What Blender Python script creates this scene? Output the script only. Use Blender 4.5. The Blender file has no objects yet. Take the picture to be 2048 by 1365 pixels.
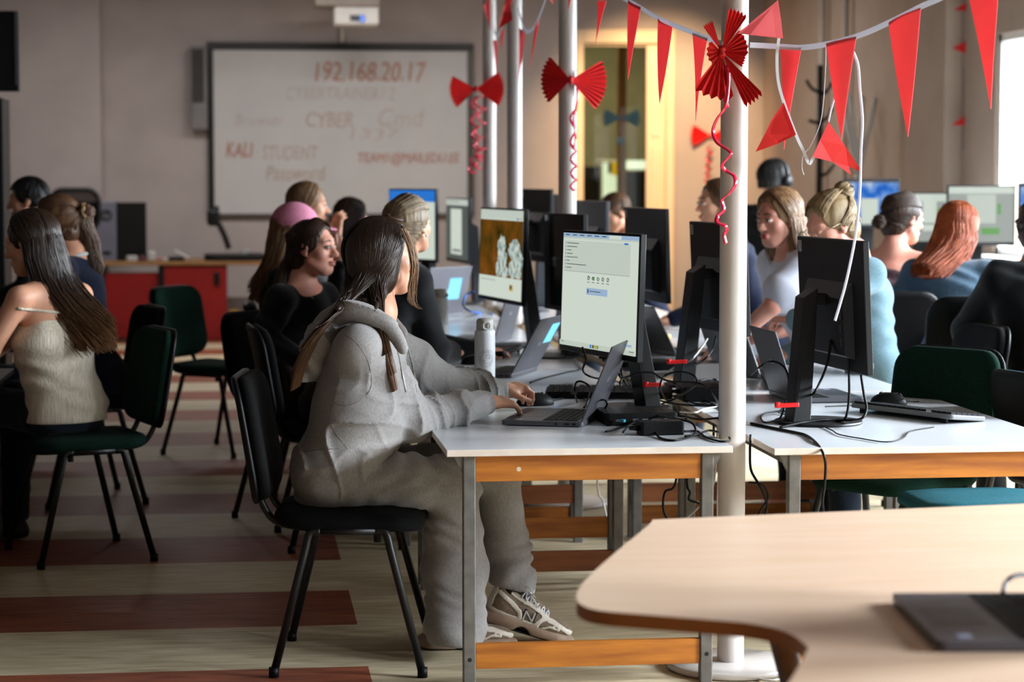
import bpy, math, random
import numpy as np
from mathutils import Vector, Matrix, Euler
S = bpy.context.scene
COL = S.collection
PI = math.pi
rnd = random.Random(7)

# ------------------------------------------------------------------ camera, world, lights, exposure
FPX, CAMH, YH, VX = 4500.0, 1.485, 350.0, 485.0
PIT = math.atan((682.5 - YH) / FPX)
YAW = math.atan((1024 - VX) / FPX * math.cos(PIT))
cam_d = bpy.data.cameras.new('camera')
cam = bpy.data.objects.new('camera', cam_d); COL.objects.link(cam)
cam_d.sensor_width = 36.0; cam_d.lens = FPX / 2048 * 36.0
cam.location = (0, 0, CAMH); cam.rotation_euler = (PI / 2 - PIT, 0, -YAW)
cam_d.dof.use_dof = True; cam_d.dof.focus_distance = 6.95; cam_d.dof.aperture_fstop = 3.2
cam_d.clip_start = 0.05; cam_d.clip_end = 200
S.camera = cam
w = bpy.data.worlds.new('overcast_sky'); S.world = w; w.use_nodes = True
w.node_tree.nodes['Background'].inputs[0].default_value = (0.72, 0.86, 1.0, 1)
w.node_tree.nodes['Background'].inputs[1].default_value = .8
S.view_settings.view_transform = 'Standard'; S.view_settings.look = 'None'
S.view_settings.exposure = 1.0; S.view_settings.gamma = 1.0; S.view_settings.use_curve_mapping = False
S.cycles.use_denoising = True
S.cycles.max_bounces = 6; S.cycles.diffuse_bounces = 4; S.cycles.glossy_bounces = 3
S.cycles.transmission_bounces = 6; S.cycles.transparent_max_bounces = 8
S.cycles.sample_clamp_indirect = 6.0
WALL_R = 5.0        # inner face of the window wall
WIN = [(1.2, 2.9), (3.6, 5.3), (6.0, 7.7), (8.4, 10.1), (10.8, 12.5), (13.0, 14.62)]
R_ = math.radians
def area(name, loc, rot, sx, sy, power, color=(1, 1, 1), spread=PI):
    l = bpy.data.lights.new(name, 'AREA'); l.shape = 'RECTANGLE'; l.size = sx; l.size_y = sy
    l.energy = power; l.color = color; l.spread = spread
    o = bpy.data.objects.new(name, l); COL.objects.link(o); o.location = loc; o.rotation_euler = rot
    return o
WPOW = [380, 380, 270, 240, 220, 210]
for (y0, y1), pw in zip(WIN, WPOW):     # daylight entering each window of the right wall
    area('window_daylight', (WALL_R + 0.85, (y0 + y1) / 2, 2.25), (0, R_(54), 0), 1.7, y1 - y0, pw, (0.88, 0.94, 1.0), R_(110))

# ------------------------------------------------------------------ projection helpers (photo pixel -> point in the room)
_fw = Vector((math.sin(YAW) * math.cos(PIT), math.cos(YAW) * math.cos(PIT), -math.sin(PIT)))
_rt = Vector((math.cos(YAW), -math.sin(YAW), 0)); _up = _rt.cross(_fw)
def _ray(px, py): return _fw + _rt * ((px - 1024) / FPX) + _up * ((682.5 - py) / FPX)
def onz(px, py, z=0.7):
    r = _ray(px, py); t = (z - CAMH) / r.z
    return Vector((0, 0, CAMH)) + r * t
def ony(px, py, y):
    r = _ray(px, py); return Vector((0, 0, CAMH)) + r * (y / r.y)
def onx(px, py, x):
    r = _ray(px, py); return Vector((0, 0, CAMH)) + r * (x / r.x)

# ------------------------------------------------------------------ materials
def lin(c):
    if isinstance(c, str):
        c = [int(c[i:i + 2], 16) / 255 for i in (0, 2, 4)]
    return tuple(((x / 12.92) if x <= .04045 else ((x + .055) / 1.055) ** 2.4) for x in c) + (1.0,)
MATS = {}
def mat(name, c, rough=.6, metal=0., c2=None, nscale=8., stretch=(1, 1, 1), bump=0., bscale=None, spec=.5, coat=0., trans=0., emit=None, estr=1., sheen=0., alpha=1., detail=4.):
    if name in MATS: return MATS[name]
    m = bpy.data.materials.new(name); m.use_nodes = True; nt = m.node_tree
    p = nt.nodes['Principled BSDF']; p.inputs['Base Color'].default_value = lin(c)
    p.inputs['Roughness'].default_value = rough; p.inputs['Metallic'].default_value = metal
    p.inputs['Specular IOR Level'].default_value = spec; p.inputs['Coat Weight'].default_value = coat
    p.inputs['Transmission Weight'].default_value = trans; p.inputs['Sheen Weight'].default_value = sheen
    p.inputs['Alpha'].default_value = alpha
    tc = nt.nodes.new('ShaderNodeTexCoord'); mp = nt.nodes.new('ShaderNodeMapping')
    mp.inputs['Scale'].default_value = stretch; nt.links.new(tc.outputs['Object'], mp.inputs['Vector'])
    nz = nt.nodes.new('ShaderNodeTexNoise'); nz.inputs['Scale'].default_value = nscale; nz.inputs['Detail'].default_value = detail
    nt.links.new(mp.outputs[0], nz.inputs['Vector'])
    if c2 is None:
        a = lin(c); c2l = tuple(x * .88 for x in a[:3]) + (1,)
    else: c2l = lin(c2)
    mx = nt.nodes.new('ShaderNodeMix'); mx.data_type = 'RGBA'
    mx.inputs[6].default_value = lin(c); mx.inputs[7].default_value = c2l
    rp = nt.nodes.new('ShaderNodeMapRange'); rp.inputs[1].default_value = .35; rp.inputs[2].default_value = .65
    nt.links.new(nz.outputs[0], rp.inputs[0]); nt.links.new(rp.outputs[0], mx.inputs[0])
    nt.links.new(mx.outputs[2], p.inputs['Base Color'])
    if bump:
        n2 = nt.nodes.new('ShaderNodeTexNoise'); n2.inputs['Scale'].default_value = bscale or nscale * 4; n2.inputs['Detail'].default_value = 3
        nt.links.new(mp.outputs[0], n2.inputs['Vector'])
        b = nt.nodes.new('ShaderNodeBump'); b.inputs['Strength'].default_value = bump; b.inputs['Distance'].default_value = .004
        nt.links.new(n2.outputs[0], b.inputs['Height']); nt.links.new(b.outputs[0], p.inputs['Normal'])
    if emit:
        p.inputs['Emission Color'].default_value = lin(emit); p.inputs['Emission Strength'].default_value = estr
    MATS[name] = m; return m
def emis(name, c, s=1.):
    if name in MATS: return MATS[name]
    m = bpy.data.materials.new(name); m.use_nodes = True; nt = m.node_tree; nt.nodes.remove(nt.nodes['Principled BSDF'])
    e = nt.nodes.new('ShaderNodeEmission'); e.inputs[0].default_value = lin(c); e.inputs[1].default_value = s
    g = nt.nodes.new('ShaderNodeBsdfGlossy'); g.inputs['Roughness'].default_value = .25; g.inputs['Color'].default_value = (.03, .03, .03, 1)
    ad = nt.nodes.new('ShaderNodeAddShader'); nt.links.new(e.outputs[0], ad.inputs[0]); nt.links.new(g.outputs[0], ad.inputs[1])
    nt.links.new(ad.outputs[0], nt.nodes['Material Output'].inputs[0]); MATS[name] = m; return m

# ------------------------------------------------------------------ object helpers
def tag(o, label=None, cat=None, group=None, kind=None):
    if label: o['label'] = label
    if cat: o['category'] = cat
    if group: o['group'] = group
    if kind: o['kind'] = kind
    return o
def thing(name, label, cat, loc=(0, 0, 0), rz=0., group=None):
    o = bpy.data.objects.new(name, None); COL.objects.link(o); o.empty_display_size = .05
    o.location = loc; o.rotation_euler = (0, 0, rz); return tag(o, label, cat, group)
def raw(name, vs, fs, m, parent=None, smooth=False, mi=None):
    me = bpy.data.meshes.new(name); me.from_pydata([tuple(v) for v in vs], [], fs)
    for x in (m if isinstance(m, (list, tuple)) else [m]): me.materials.append(x)
    if mi is not None: me.polygons.foreach_set('material_index', mi)
    if smooth: me.polygons.foreach_set('use_smooth', [True] * len(me.polygons))
    me.update(); o = bpy.data.objects.new(name, me); COL.objects.link(o)
    if parent: o.parent = parent
    return o
def copy_thing(o, parent=None):
    c = o.copy(); COL.objects.link(c)
    if parent: c.parent = parent
    for ch in [x for x in bpy.data.objects if x.parent == o]: copy_thing(ch, c)
    return c
class B:
    def __init__(s): s.v = []; s.f = []; s.mi = []; s.m = 0; s.M = None
    def _add(s, vs, fs):
        n = len(s.v)
        if s.M is not None: vs = [s.M @ Vector(v) for v in vs]
        s.v += [tuple(v) for v in vs]; s.f += [tuple(i + n for i in f) for f in fs]; s.mi += [s.m] * len(fs); return s
    def box(s, x0, x1, y0, y1, z0, z1):
        return s._add([(x0, y0, z0), (x1, y0, z0), (x1, y1, z0), (x0, y1, z0), (x0, y0, z1), (x1, y0, z1), (x1, y1, z1), (x0, y1, z1)],
                      [(3, 2, 1, 0), (4, 5, 6, 7), (0, 1, 5, 4), (1, 2, 6, 5), (2, 3, 7, 6), (3, 0, 4, 7)])
    def cbox(s, c, d): return s.box(c[0] - d[0] / 2, c[0] + d[0] / 2, c[1] - d[1] / 2, c[1] + d[1] / 2, c[2] - d[2] / 2, c[2] + d[2] / 2)
    def quad(s, a, b, c, d): return s._add([a, b, c, d], [(0, 1, 2, 3)])
    def prism(s, poly, z0, z1):
        n = len(poly)
        return s._add([(x, y, z0) for x, y in poly] + [(x, y, z1) for x, y in poly],
                      [tuple(reversed(range(n))), tuple(range(n, 2 * n))] + [(i, (i + 1) % n, n + (i + 1) % n, n + i) for i in range(n)])
    def prism_ax(s, poly, a0, a1, ax='y'):
        f = {'y': lambda p, a: (p[0], a, p[1]), 'x': lambda p, a: (a, p[0], p[1])}[ax]; n = len(poly)
        return s._add([f(p, a0) for p in poly] + [f(p, a1) for p in poly],
                      [tuple(range(n)), tuple(reversed(range(n, 2 * n)))] + [(i, n + i, n + (i + 1) % n, (i + 1) % n) for i in range(n)])
    def tube(s, pts, r, seg=8, caps=True, flat=None):
        P = [Vector(p) for p in pts]; n = len(P); R = r if isinstance(r, (list, tuple)) else [r] * n
        vs = []; prev = None
        for i in range(n):
            t = (P[min(i + 1, n - 1)] - P[max(i - 1, 0)])
            if t.length < 1e-9: t = Vector((0, 0, 1))
            t.normalize()
            if prev is None:
                a = Vector((0, 0, 1)) if abs(t.z) < .9 else Vector((1, 0, 0)); u = t.cross(a).normalized()
            else:
                u = (prev - t * prev.dot(t))
                u = u.normalized() if u.length > 1e-6 else t.orthogonal().normalized()
            prev = u; q = t.cross(u)
            for k in range(seg):
                an = 2 * PI * k / seg
                vs.append(P[i] + u * (math.cos(an) * R[i]) + q * (math.sin(an) * R[i] * (flat or 1)))
        fs = [(i * seg + k, i * seg + (k + 1) % seg, (i + 1) * seg + (k + 1) % seg, (i + 1) * seg + k) for i in range(n - 1) for k in range(seg)]
        if caps: fs += [tuple(reversed(range(seg))), tuple(range((n - 1) * seg, n * seg))]
        return s._add(vs, fs)
    def lathe(s, prof, c=(0, 0, 0), seg=24):
        vs = []; n = len(prof)
        for r, z in prof:
            for k in range(seg):
                a = 2 * PI * k / seg; vs.append((c[0] + r * math.cos(a), c[1] + r * math.sin(a), c[2] + z))
        fs = [(i * seg + k, i * seg + (k + 1) % seg, (i + 1) * seg + (k + 1) % seg, (i + 1) * seg + k) for i in range(n - 1) for k in range(seg)]
        fs += [tuple(reversed(range(seg))), tuple(range((n - 1) * seg, n * seg))]
        return s._add(vs, fs)
    def build(s, name, m, parent=None, smooth=False, bevel=0., seg=2, kind=None):
        o = raw(name, s.v, s.f, m, parent, smooth, s.mi if isinstance(m, (list, tuple)) else None)
        if bevel:
            b = o.modifiers.new('bevel', 'BEVEL'); b.width = bevel; b.segments = seg; b.limit_method = 'ANGLE'
        if kind: o['kind'] = kind
        return o
def spline(pts, n=8):          # Catmull-Rom through the points
    P = [Vector(p) for p in pts]; out = []
    for i in range(len(P) - 1):
        a, b, c, d = P[max(i - 1, 0)], P[i], P[i + 1], P[min(i + 2, len(P) - 1)]
        for k in range(n):
            t = k / n
            out.append(.5 * ((2 * b) + (c - a) * t + (2 * a - 5 * b + 4 * c - d) * t * t + (3 * b - a - 3 * c + d) * t ** 3))
    out.append(P[-1]); return out
def rrect(w, h, r, n=5):
    out = []
    for cx, cy, a0 in ((w / 2 - r, h / 2 - r, 0), (-w / 2 + r, h / 2 - r, PI / 2), (-w / 2 + r, -h / 2 + r, PI), (w / 2 - r, -h / 2 + r, 1.5 * PI)):
        out += [(cx + r * math.cos(a0 + PI / 2 * k / n), cy + r * math.sin(a0 + PI / 2 * k / n)) for k in range(n + 1)]
    return out
_txt = {}
def text_geo(t, size=1., extrude=0., shear=0.):
    k = (t, size, extrude, shear)
    if k in _txt: return _txt[k]
    cu = bpy.data.curves.new('text', 'FONT'); cu.body = t; cu.size = size; cu.align_x = 'CENTER'; cu.align_y = 'CENTER'
    cu.extrude = extrude; cu.shear = shear; cu.resolution_u = 3
    o = bpy.data.objects.new('text', cu); COL.objects.link(o)
    me = bpy.data.meshes.new_from_object(o.evaluated_get(bpy.context.evaluated_depsgraph_get()))
    r = ([tuple(v.co) for v in me.vertices], [tuple(p.vertices) for p in me.polygons])
    bpy.data.objects.remove(o); bpy.data.curves.remove(cu); bpy.data.meshes.remove(me)
    _txt[k] = r; return r
def struct(o): o['kind'] = 'structure'; return o
# ------------------------------------------------------------------ smooth solid modelling (implicit surfaces meshed once)
class SDF:
    def __init__(s, lo, hi, h):
        s.lo = np.array(lo, np.float32); s.h = h
        n = np.ceil((np.array(hi) - np.array(lo)) / h).astype(int) + 1
        s.ax = [s.lo[i] + h * np.arange(n[i], dtype=np.float32) for i in range(3)]
        s.d = np.full(tuple(n), .2, np.float32)
    def _sl(s, lo, hi):
        r = []
        for i in range(3):
            a = int(max(0, math.floor((lo[i] - s.lo[i]) / s.h))); b = int(min(len(s.ax[i]), math.ceil((hi[i] - s.lo[i]) / s.h) + 1))
            if b - a < 1: return None
            r.append(slice(a, b))
        return tuple(r)
    def op(s, fn, lo, hi, k, sub=False):
        m = k + 2 * s.h + .012
        sl = s._sl([x - m for x in lo], [x + m for x in hi])
        if sl is None: return s
        X, Y, Z = s.ax[0][sl[0]][:, None, None], s.ax[1][sl[1]][None, :, None], s.ax[2][sl[2]][None, None, :]
        d = fn(X, Y, Z); a = s.d[sl]
        if sub:
            d = -d; h = np.clip(.5 - .5 * (a - d) / k, 0, 1); s.d[sl] = a * (1 - h) + d * h + k * h * (1 - h)
        else:
            h = np.clip(.5 + .5 * (a - d) / k, 0, 1); s.d[sl] = a * (1 - h) + d * h - k * h * (1 - h)
        return s
    def cap(s, a, b, ra, rb=None, k=.015, sub=False):
        rb = ra if rb is None else rb; a = np.array(a, float); b = np.array(b, float); v = b - a; L = max(float(v @ v), 1e-10)
        def fn(X, Y, Z):
            px, py, pz = X - a[0], Y - a[1], Z - a[2]
            t = np.clip((px * v[0] + py * v[1] + pz * v[2]) / L, 0, 1)
            return np.sqrt((px - v[0] * t) ** 2 + (py - v[1] * t) ** 2 + (pz - v[2] * t) ** 2) - (ra + (rb - ra) * t)
        r = max(ra, rb)
        return s.op(fn, np.minimum(a, b) - r, np.maximum(a, b) + r, k, sub)
    def chain(s, pts, rs, k=.012):
        for i in range(len(pts) - 1): s.cap(pts[i], pts[i + 1], rs[i], rs[i + 1], k)
        return s
    def ell(s, c, r, R=None, k=.015, sub=False):
        c = np.array(c, float); R = np.eye(3) if R is None else np.array(R)
        def fn(X, Y, Z):
            p = (X - c[0], Y - c[1], Z - c[2])
            q = [p[0] * R[0][i] + p[1] * R[1][i] + p[2] * R[2][i] for i in range(3)]
            k0 = np.sqrt(sum((q[i] / r[i]) ** 2 for i in range(3))); k1 = np.sqrt(sum((q[i] / r[i] ** 2) ** 2 for i in range(3)))
            return k0 * (k0 - 1) / np.maximum(k1, 1e-6)
        e = np.sqrt((np.array(R) ** 2) @ (np.array(r) ** 2))
        return s.op(fn, c - e, c + e, k, sub)
    def rbox(s, c, hs, rr, R=None, k=.015, sub=False):
        c = np.array(c, float); R = np.eye(3) if R is None else np.array(R)
        def fn(X, Y, Z):
            p = (X - c[0], Y - c[1], Z - c[2])
            q = [np.abs(p[0] * R[0][i] + p[1] * R[1][i] + p[2] * R[2][i]) - (hs[i] - rr) for i in range(3)]
            o = np.sqrt(sum(np.maximum(x, 0) ** 2 for x in q)); return o + np.minimum(np.maximum(np.maximum(q[0], q[1]), q[2]), 0) - rr
        e = np.abs(R) @ np.array(hs)
        return s.op(fn, c - e, c + e, k, sub)
    def plane_cut(s, p, n, k=.004):           # removes what lies on the side n points to
        n = np.array(n, float); n /= np.linalg.norm(n)
        X, Y, Z = s.ax[0][:, None, None], s.ax[1][None, :, None], s.ax[2][None, None, :]
        s.d = np.maximum(s.d, (X - p[0]) * n[0] + (Y - p[1]) * n[1] + (Z - p[2]) * n[2]).astype(np.float32); return s
    def ripple(s, amp, fn):                   # folds and creases: fn(X,Y,Z) in -1..1
        X, Y, Z = s.ax[0][:, None, None], s.ax[1][None, :, None], s.ax[2][None, None, :]
        m = np.abs(s.d) < .05; f = np.broadcast_to(fn(X, Y, Z), s.d.shape)
        s.d[m] += (amp * f[m]).astype(np.float32); return s
    def val(s, q):                            # signed distance at a point (nearest cell)
        u = [(float(q[k]) - float(s.lo[k])) / s.h for k in range(3)]; i = [int(math.floor(x)) for x in u]
        if any(i[k] < 0 or i[k] + 1 >= s.d.shape[k] for k in range(3)): return .2
        c = s.d[i[0]:i[0] + 2, i[1]:i[1] + 2, i[2]:i[2] + 2]; t = [u[k] - i[k] for k in range(3)]
        c = c[0] * (1 - t[0]) + c[1] * t[0]; c = c[0] * (1 - t[1]) + c[1] * t[1]; return float(c[0] * (1 - t[2]) + c[1] * t[2])
    def snap(s, paths, lift=.003, seed=1):    # pushes line points that lie inside the solid out to its surface
        n = [len(p) for p in paths]; P = np.array([[float(c) for c in v] for p in paths for v in p], np.float32); sh = np.array(s.d.shape) - 2
        J = np.repeat(np.random.RandomState(seed).rand(len(n)).astype(np.float32) * lift, n)
        for _ in range(5):
            i = np.clip(np.round((P - s.lo) / s.h).astype(int), 1, sh); inside = np.all((P > s.lo + s.h) & (P < s.lo + s.h * sh), 1)
            d = s.d[i[:, 0], i[:, 1], i[:, 2]]; G = np.stack([s.d[tuple((i + e).T)] - s.d[tuple((i - e).T)] for e in np.eye(3, dtype=int)], 1); L_ = np.linalg.norm(G, axis=1, keepdims=True); G = G / np.maximum(L_, 1e-6)
            d = d + np.sum((P - (s.lo + s.h * i)) * G, 1); m = inside & (d < J) & (L_[:, 0] > 1e-5); P[m] += G[m] * (J[m] - d[m])[:, None]
        out = []; k = 0
        for c in n: out.append([tuple(v) for v in P[k:k + c]]); k += c
        return out
    def first(s, a, d, n=600, step=.002):     # first point inside the solid walking from a along d
        a = np.array(a, float); d = np.array(d, float) / np.linalg.norm(d)
        for k in range(n):
            if s.val(a + d * step * k) < 0: return a + d * step * k
        return None
    @staticmethod
    def smooth(paths, it=2):
        out = []
        for p in paths:
            q = np.array([[float(c) for c in v] for v in p])
            for _ in range(it): q[1:-1] = .5 * q[1:-1] + .25 * (q[:-2] + q[2:])
            out.append([tuple(v) for v in q])
        return out
    def mesh(s):
        d = s.d.copy(); d[0] = d[-1] = .1; d[:, 0] = d[:, -1] = .1; d[:, :, 0] = d[:, :, -1] = .1
        ins = d < 0; n = np.array(d.shape) - 1
        c = [ins[i:i + n[0], j:j + n[1], k:k + n[2]] for i in (0, 1) for j in (0, 1) for k in (0, 1)]
        al = c[0].copy(); an = c[0].copy()
        for x in c[1:]: al &= x; an |= x
        act = np.argwhere(an & ~al); idx = np.full(tuple(n), -1, np.int32); idx[tuple(act.T)] = np.arange(len(act))
        acc = np.zeros((len(act), 3), np.float32); cnt = np.zeros(len(act), np.float32)
        cs = [(i, j, k) for i in (0, 1) for j in (0, 1) for k in (0, 1)]
        for p in cs:
            for a in range(3):
                if p[a]: continue
                q = list(p); q[a] = 1
                dp = d[tuple((act + p).T)]; dq = d[tuple((act + q).T)]; m = (dp < 0) != (dq < 0)
                t = np.where(m, dp / np.where(m, dp - dq, 1), 0); pos = np.repeat(np.array(p, np.float32)[None], len(act), 0); pos[:, a] = t
                acc[m] += pos[m]; cnt[m] += 1
        V = s.lo + s.h * (act + acc / cnt[:, None]); F = []
        for a in range(3):
            b, e = (a + 1) % 3, (a + 2) % 3
            sl0 = [slice(None)] * 3; sl1 = [slice(None)] * 3; sl0[a] = slice(0, -1); sl1[a] = slice(1, None)
            i0 = ins[tuple(sl0)]; i1 = ins[tuple(sl1)]
            for fl, g in ((False, i0 & ~i1), (True, ~i0 & i1)):
                w_ = np.argwhere(g); w_ = w_[(w_[:, b] > 0) & (w_[:, e] > 0)]
                if not len(w_): continue
                db = np.zeros(3, int); db[b] = 1; de = np.zeros(3, int); de[e] = 1
                q = np.stack([idx[tuple(x.T)] for x in (w_ - db - de, w_ - de, w_, w_ - db)], 1)
                if fl: q = q[:, ::-1]
                F.append(q)
        return V, np.concatenate(F) if F else np.zeros((0, 4), int)
    def build(s, name, m, parent=None):
        V, F = s.mesh(); me = bpy.data.meshes.new(name)
        me.vertices.add(len(V)); me.vertices.foreach_set('co', V.astype(np.float32).ravel())
        me.loops.add(F.size); me.loops.foreach_set('vertex_index', F.ravel().astype(np.int32))
        me.polygons.add(len(F)); me.polygons.foreach_set('loop_start', np.arange(0, F.size, 4, dtype=np.int32))
        me.polygons.foreach_set('use_smooth', np.ones(len(F), bool))
        me.update(calc_edges=True); me.validate(); me.materials.append(m)
        o = bpy.data.objects.new(name, me); COL.objects.link(o)
        if parent: o.parent = parent
        return o
# ------------------------------------------------------------------ the room
CEIL, WALL_L, FAR, BACK = 3.45, -3.0, 21.4, -0.6
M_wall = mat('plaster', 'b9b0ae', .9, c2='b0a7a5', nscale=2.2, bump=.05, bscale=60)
M_wallr = mat('plaster_beige', 'b8a596', .9, c2='ae9b8c', nscale=2.0, bump=.05, bscale=60)
M_ceil = mat('ceiling_paint', '857d77', .95, nscale=1.5)
M_white = mat('white_paint', 'e4e2dd', .45, nscale=5)
M_cream = mat('cream_paint', 'efdcc0', .5, c2='e8d3b4', nscale=3)
def floor_mat():
    m = bpy.data.materials.new('striped_linoleum'); m.use_nodes = True; nt = m.node_tree; L = nt.links.new
    p = nt.nodes['Principled BSDF']; p.inputs['Roughness'].default_value = .55; p.inputs['Specular IOR Level'].default_value = .25
    tc = nt.nodes.new('ShaderNodeTexCoord'); sx = nt.nodes.new('ShaderNodeSeparateXYZ'); L(tc.outputs['Object'], sx.inputs[0])
    def mth(op, a, b=None):
        n = nt.nodes.new('ShaderNodeMath'); n.operation = op
        for i, x in enumerate((a, b)):
            if x is None: continue
            if isinstance(x, (int, float)): n.inputs[i].default_value = x
            else: L(x, n.inputs[i])
        return n.outputs[0]
    fr = mth('FRACT', mth('DIVIDE', mth('SUBTRACT', sx.outputs[1], 7.364 - 1.262 * 10), 1.262))
    dark = mth('MULTIPLY', mth('LESS_THAN', fr, .495), mth('LESS_THAN', sx.outputs[0], .365))
    mp = nt.nodes.new('ShaderNodeMapping'); mp.inputs['Scale'].default_value = (1.6, 9, 1); L(tc.outputs['Object'], mp.inputs[0])
    nz = nt.nodes.new('ShaderNodeTexNoise'); nz.inputs['Scale'].default_value = 3.2; nz.inputs['Detail'].default_value = 6; nz.inputs['Distortion'].default_value = .6; L(mp.outputs[0], nz.inputs[0])
    rp = nt.nodes.new('ShaderNodeMapRange'); rp.inputs[1].default_value = .35; rp.inputs[2].default_value = .68; L(nz.outputs[0], rp.inputs[0])
    def mix(f, a, b):
        n = nt.nodes.new('ShaderNodeMix'); n.data_type = 'RGBA'; L(f, n.inputs[0])
        for i, x in ((6, a), (7, b)):
            if isinstance(x, tuple): n.inputs[i].default_value = x
            else: L(x, n.inputs[i])
        return n.outputs[2]
    be = mix(rp.outputs[0], lin('c6b79b'), lin('a99a7c')); rd = mix(rp.outputs[0], lin('914f36'), lin('6f3a28'))
    c = mix(dark, be, rd)
    seam = mth('LESS_THAN', mth('FRACT', mth('DIVIDE', sx.outputs[1], .631)), .004)
    L(mix(mth('MULTIPLY', seam, .5), c, lin('6a5a44')), p.inputs['Base Color']); return m
b = B(); b.box(WALL_L - .2, WALL_R + .2, BACK - .2, FAR + 4, -.12, 0); struct(b.build('floor', floor_mat()))
b = B(); b.box(WALL_L - .2, WALL_R + .2, BACK - .2, FAR + 4, CEIL, CEIL + .15); struct(b.build('ceiling', M_ceil))
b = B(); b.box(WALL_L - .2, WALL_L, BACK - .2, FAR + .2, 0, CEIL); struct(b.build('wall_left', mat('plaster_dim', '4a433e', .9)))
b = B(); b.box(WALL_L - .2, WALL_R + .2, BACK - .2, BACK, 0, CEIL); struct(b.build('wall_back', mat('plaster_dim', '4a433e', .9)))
DX0, DX1, DZ = 3.22, 4.06, 2.74
b = B(); b.box(WALL_L - .2, DX0, FAR, FAR + .2, 0, CEIL); b.box(DX1, WALL_R + .2, FAR, FAR + .2, 0, CEIL); b.box(DX0, DX1, FAR, FAR + .2, DZ, CEIL)
struct(b.build('wall_far', M_wall))
b = B(); b.box(WALL_L, -1.285, FAR - .4, FAR, 0, CEIL); struct(b.build('trim_1', M_wall))
# window wall
WZ0, WZ1 = .95, 2.42
b = B(); ys = [BACK - .2] + [y for p in WIN for y in p] + [FAR + .2]
for i in range(0, len(ys), 2): b.box(WALL_R, WALL_R + .2, ys[i], ys[i + 1], 0, CEIL)
for y0, y1 in WIN: b.box(WALL_R, WALL_R + .2, y0, y1, 0, WZ0); b.box(WALL_R, WALL_R + .2, y0, y1, WZ1, CEIL)
struct(b.build('wall_right', M_wallr))
def glass_mat(name, tint, refl=.08):
    m = bpy.data.materials.new(name); m.use_nodes = True; nt = m.node_tree; nt.nodes.remove(nt.nodes['Principled BSDF'])
    t = nt.nodes.new('ShaderNodeBsdfTransparent'); t.inputs[0].default_value = tint + (1,)
    g = nt.nodes.new('ShaderNodeBsdfGlossy'); g.inputs['Roughness'].default_value = .03
    x = nt.nodes.new('ShaderNodeMixShader'); x.inputs[0].default_value = refl
    nt.links.new(t.outputs[0], x.inputs[1]); nt.links.new(g.outputs[0], x.inputs[2]); nt.links.new(x.outputs[0], nt.nodes['Material Output'].inputs[0]); return m
M_glass = glass_mat('window_glass', (.97, .99, 1)); M_doorglass = glass_mat('door_glass', (.60, .60, .50), .012)
for i, (y0, y1) in enumerate(WIN):
    b = B(); x0, x1 = WALL_R + .02, WALL_R + .09; f = .05; ym = (y0 + y1) / 2
    b.box(x0, x1, y0, y0 + f, WZ0, WZ1); b.box(x0, x1, y1 - f, y1, WZ0, WZ1); b.box(x0, x1, ym - f / 2, ym + f / 2, WZ0, WZ1)
    b.box(x0, x1, y0, y1, WZ0, WZ0 + f); b.box(x0, x1, y0, y1, WZ1 - f, WZ1)
    o = struct(b.build('window_%d' % (i + 1), M_white))
    b = B(); b.box(x0 + .03, x0 + .034, y0 + f, y1 - f, WZ0 + f, WZ1 - f); b.build('pane', M_glass, o)
    b = B(); b.box(WALL_R - .16, WALL_R + .02, y0 - .05, y1 + .05, WZ0 - .04, WZ0); b.build('window_sill', M_white, o)
# trims on the window wall beyond the windows: a pilaster and two heating pipes
b = B(); b.box(WALL_R - .12, WALL_R, 15.35, 16.3, 0, CEIL); struct(b.build('trim_2', M_wallr))
M_pipe = mat('pipe_paint', 'c8c0b8', .4)
for k, yy in enumerate((18.2, 18.95, 16.42)):
    b = B(); b.tube([(WALL_R - .06, yy, 0), (WALL_R - .06, yy, CEIL)], .028 if k < 2 else .018, 10)
    o = b.build('heating_pipe', M_pipe, smooth=True)
    tag(o, ['pale vertical heating pipe on the right wall, nearer of the pair behind the coat stands', 'pale vertical heating pipe by the black coat stand, farther of the pair', 'thin pale pipe running up the right wall beside the red triangle garland'][k], 'pipe')
b = B(); b.box(-1.285, DX0 - .14, FAR - .025, FAR, 0, .12); b.box(DX1 + .14, WALL_R, FAR - .025, FAR, 0, .12); struct(b.build('baseboard_far', M_cream))
# door with frame, glazed leaf and a corridor whose objects stand in for reflections
b = B(); b.box(DX0 - .06, DX0 + .02, FAR - .05, FAR + .2, 0, DZ + .13); b.box(DX1 - .02, DX1 + .06, FAR - .05, FAR + .2, 0, DZ + .13)
b.box(DX0 + .02, DX1 - .02, FAR - .05, FAR + .2, DZ, DZ + .13)
d1 = struct(b.build('door_1', M_cream, bevel=.008))
b = B(); z = DZ - .005; gx0, gx1 = DX0 + .03, DX1 - .2
b.box(DX0 + .02, gx0, FAR + .02, FAR + .06, 0, z); b.box(gx1, DX1 - .02, FAR + .02, FAR + .06, 0, z); b.box(gx0, gx1, FAR + .02, FAR + .06, 0, .35); b.box(gx0, gx1, FAR + .02, FAR + .06, z - .02, z)
b.box(gx1 + .04, DX1 - .06, FAR + .005, FAR + .02, 1.0, 1.75); b.box(gx1 + .04, DX1 - .06, FAR + .005, FAR + .02, 1.85, 2.6)
b.build('door_leaf', M_cream, d1, bevel=.006)
b = B(); b.box(gx0, gx1, FAR + .035, FAR + .041, .35, z - .02); b.build('pane', M_doorglass, d1)
b = B(); b.tube([(gx1 + .08, FAR + .0, 1.05), (gx1 + .08, FAR - .06, 1.05), (gx1 + .16, FAR - .06, 1.05)], .012); b.build('door_handle', mat('handle_metal', '9a948a', .3, 1.), d1, True)
M_cor = mat('corridor_plaster', 'a8a48c', .9)
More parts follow.
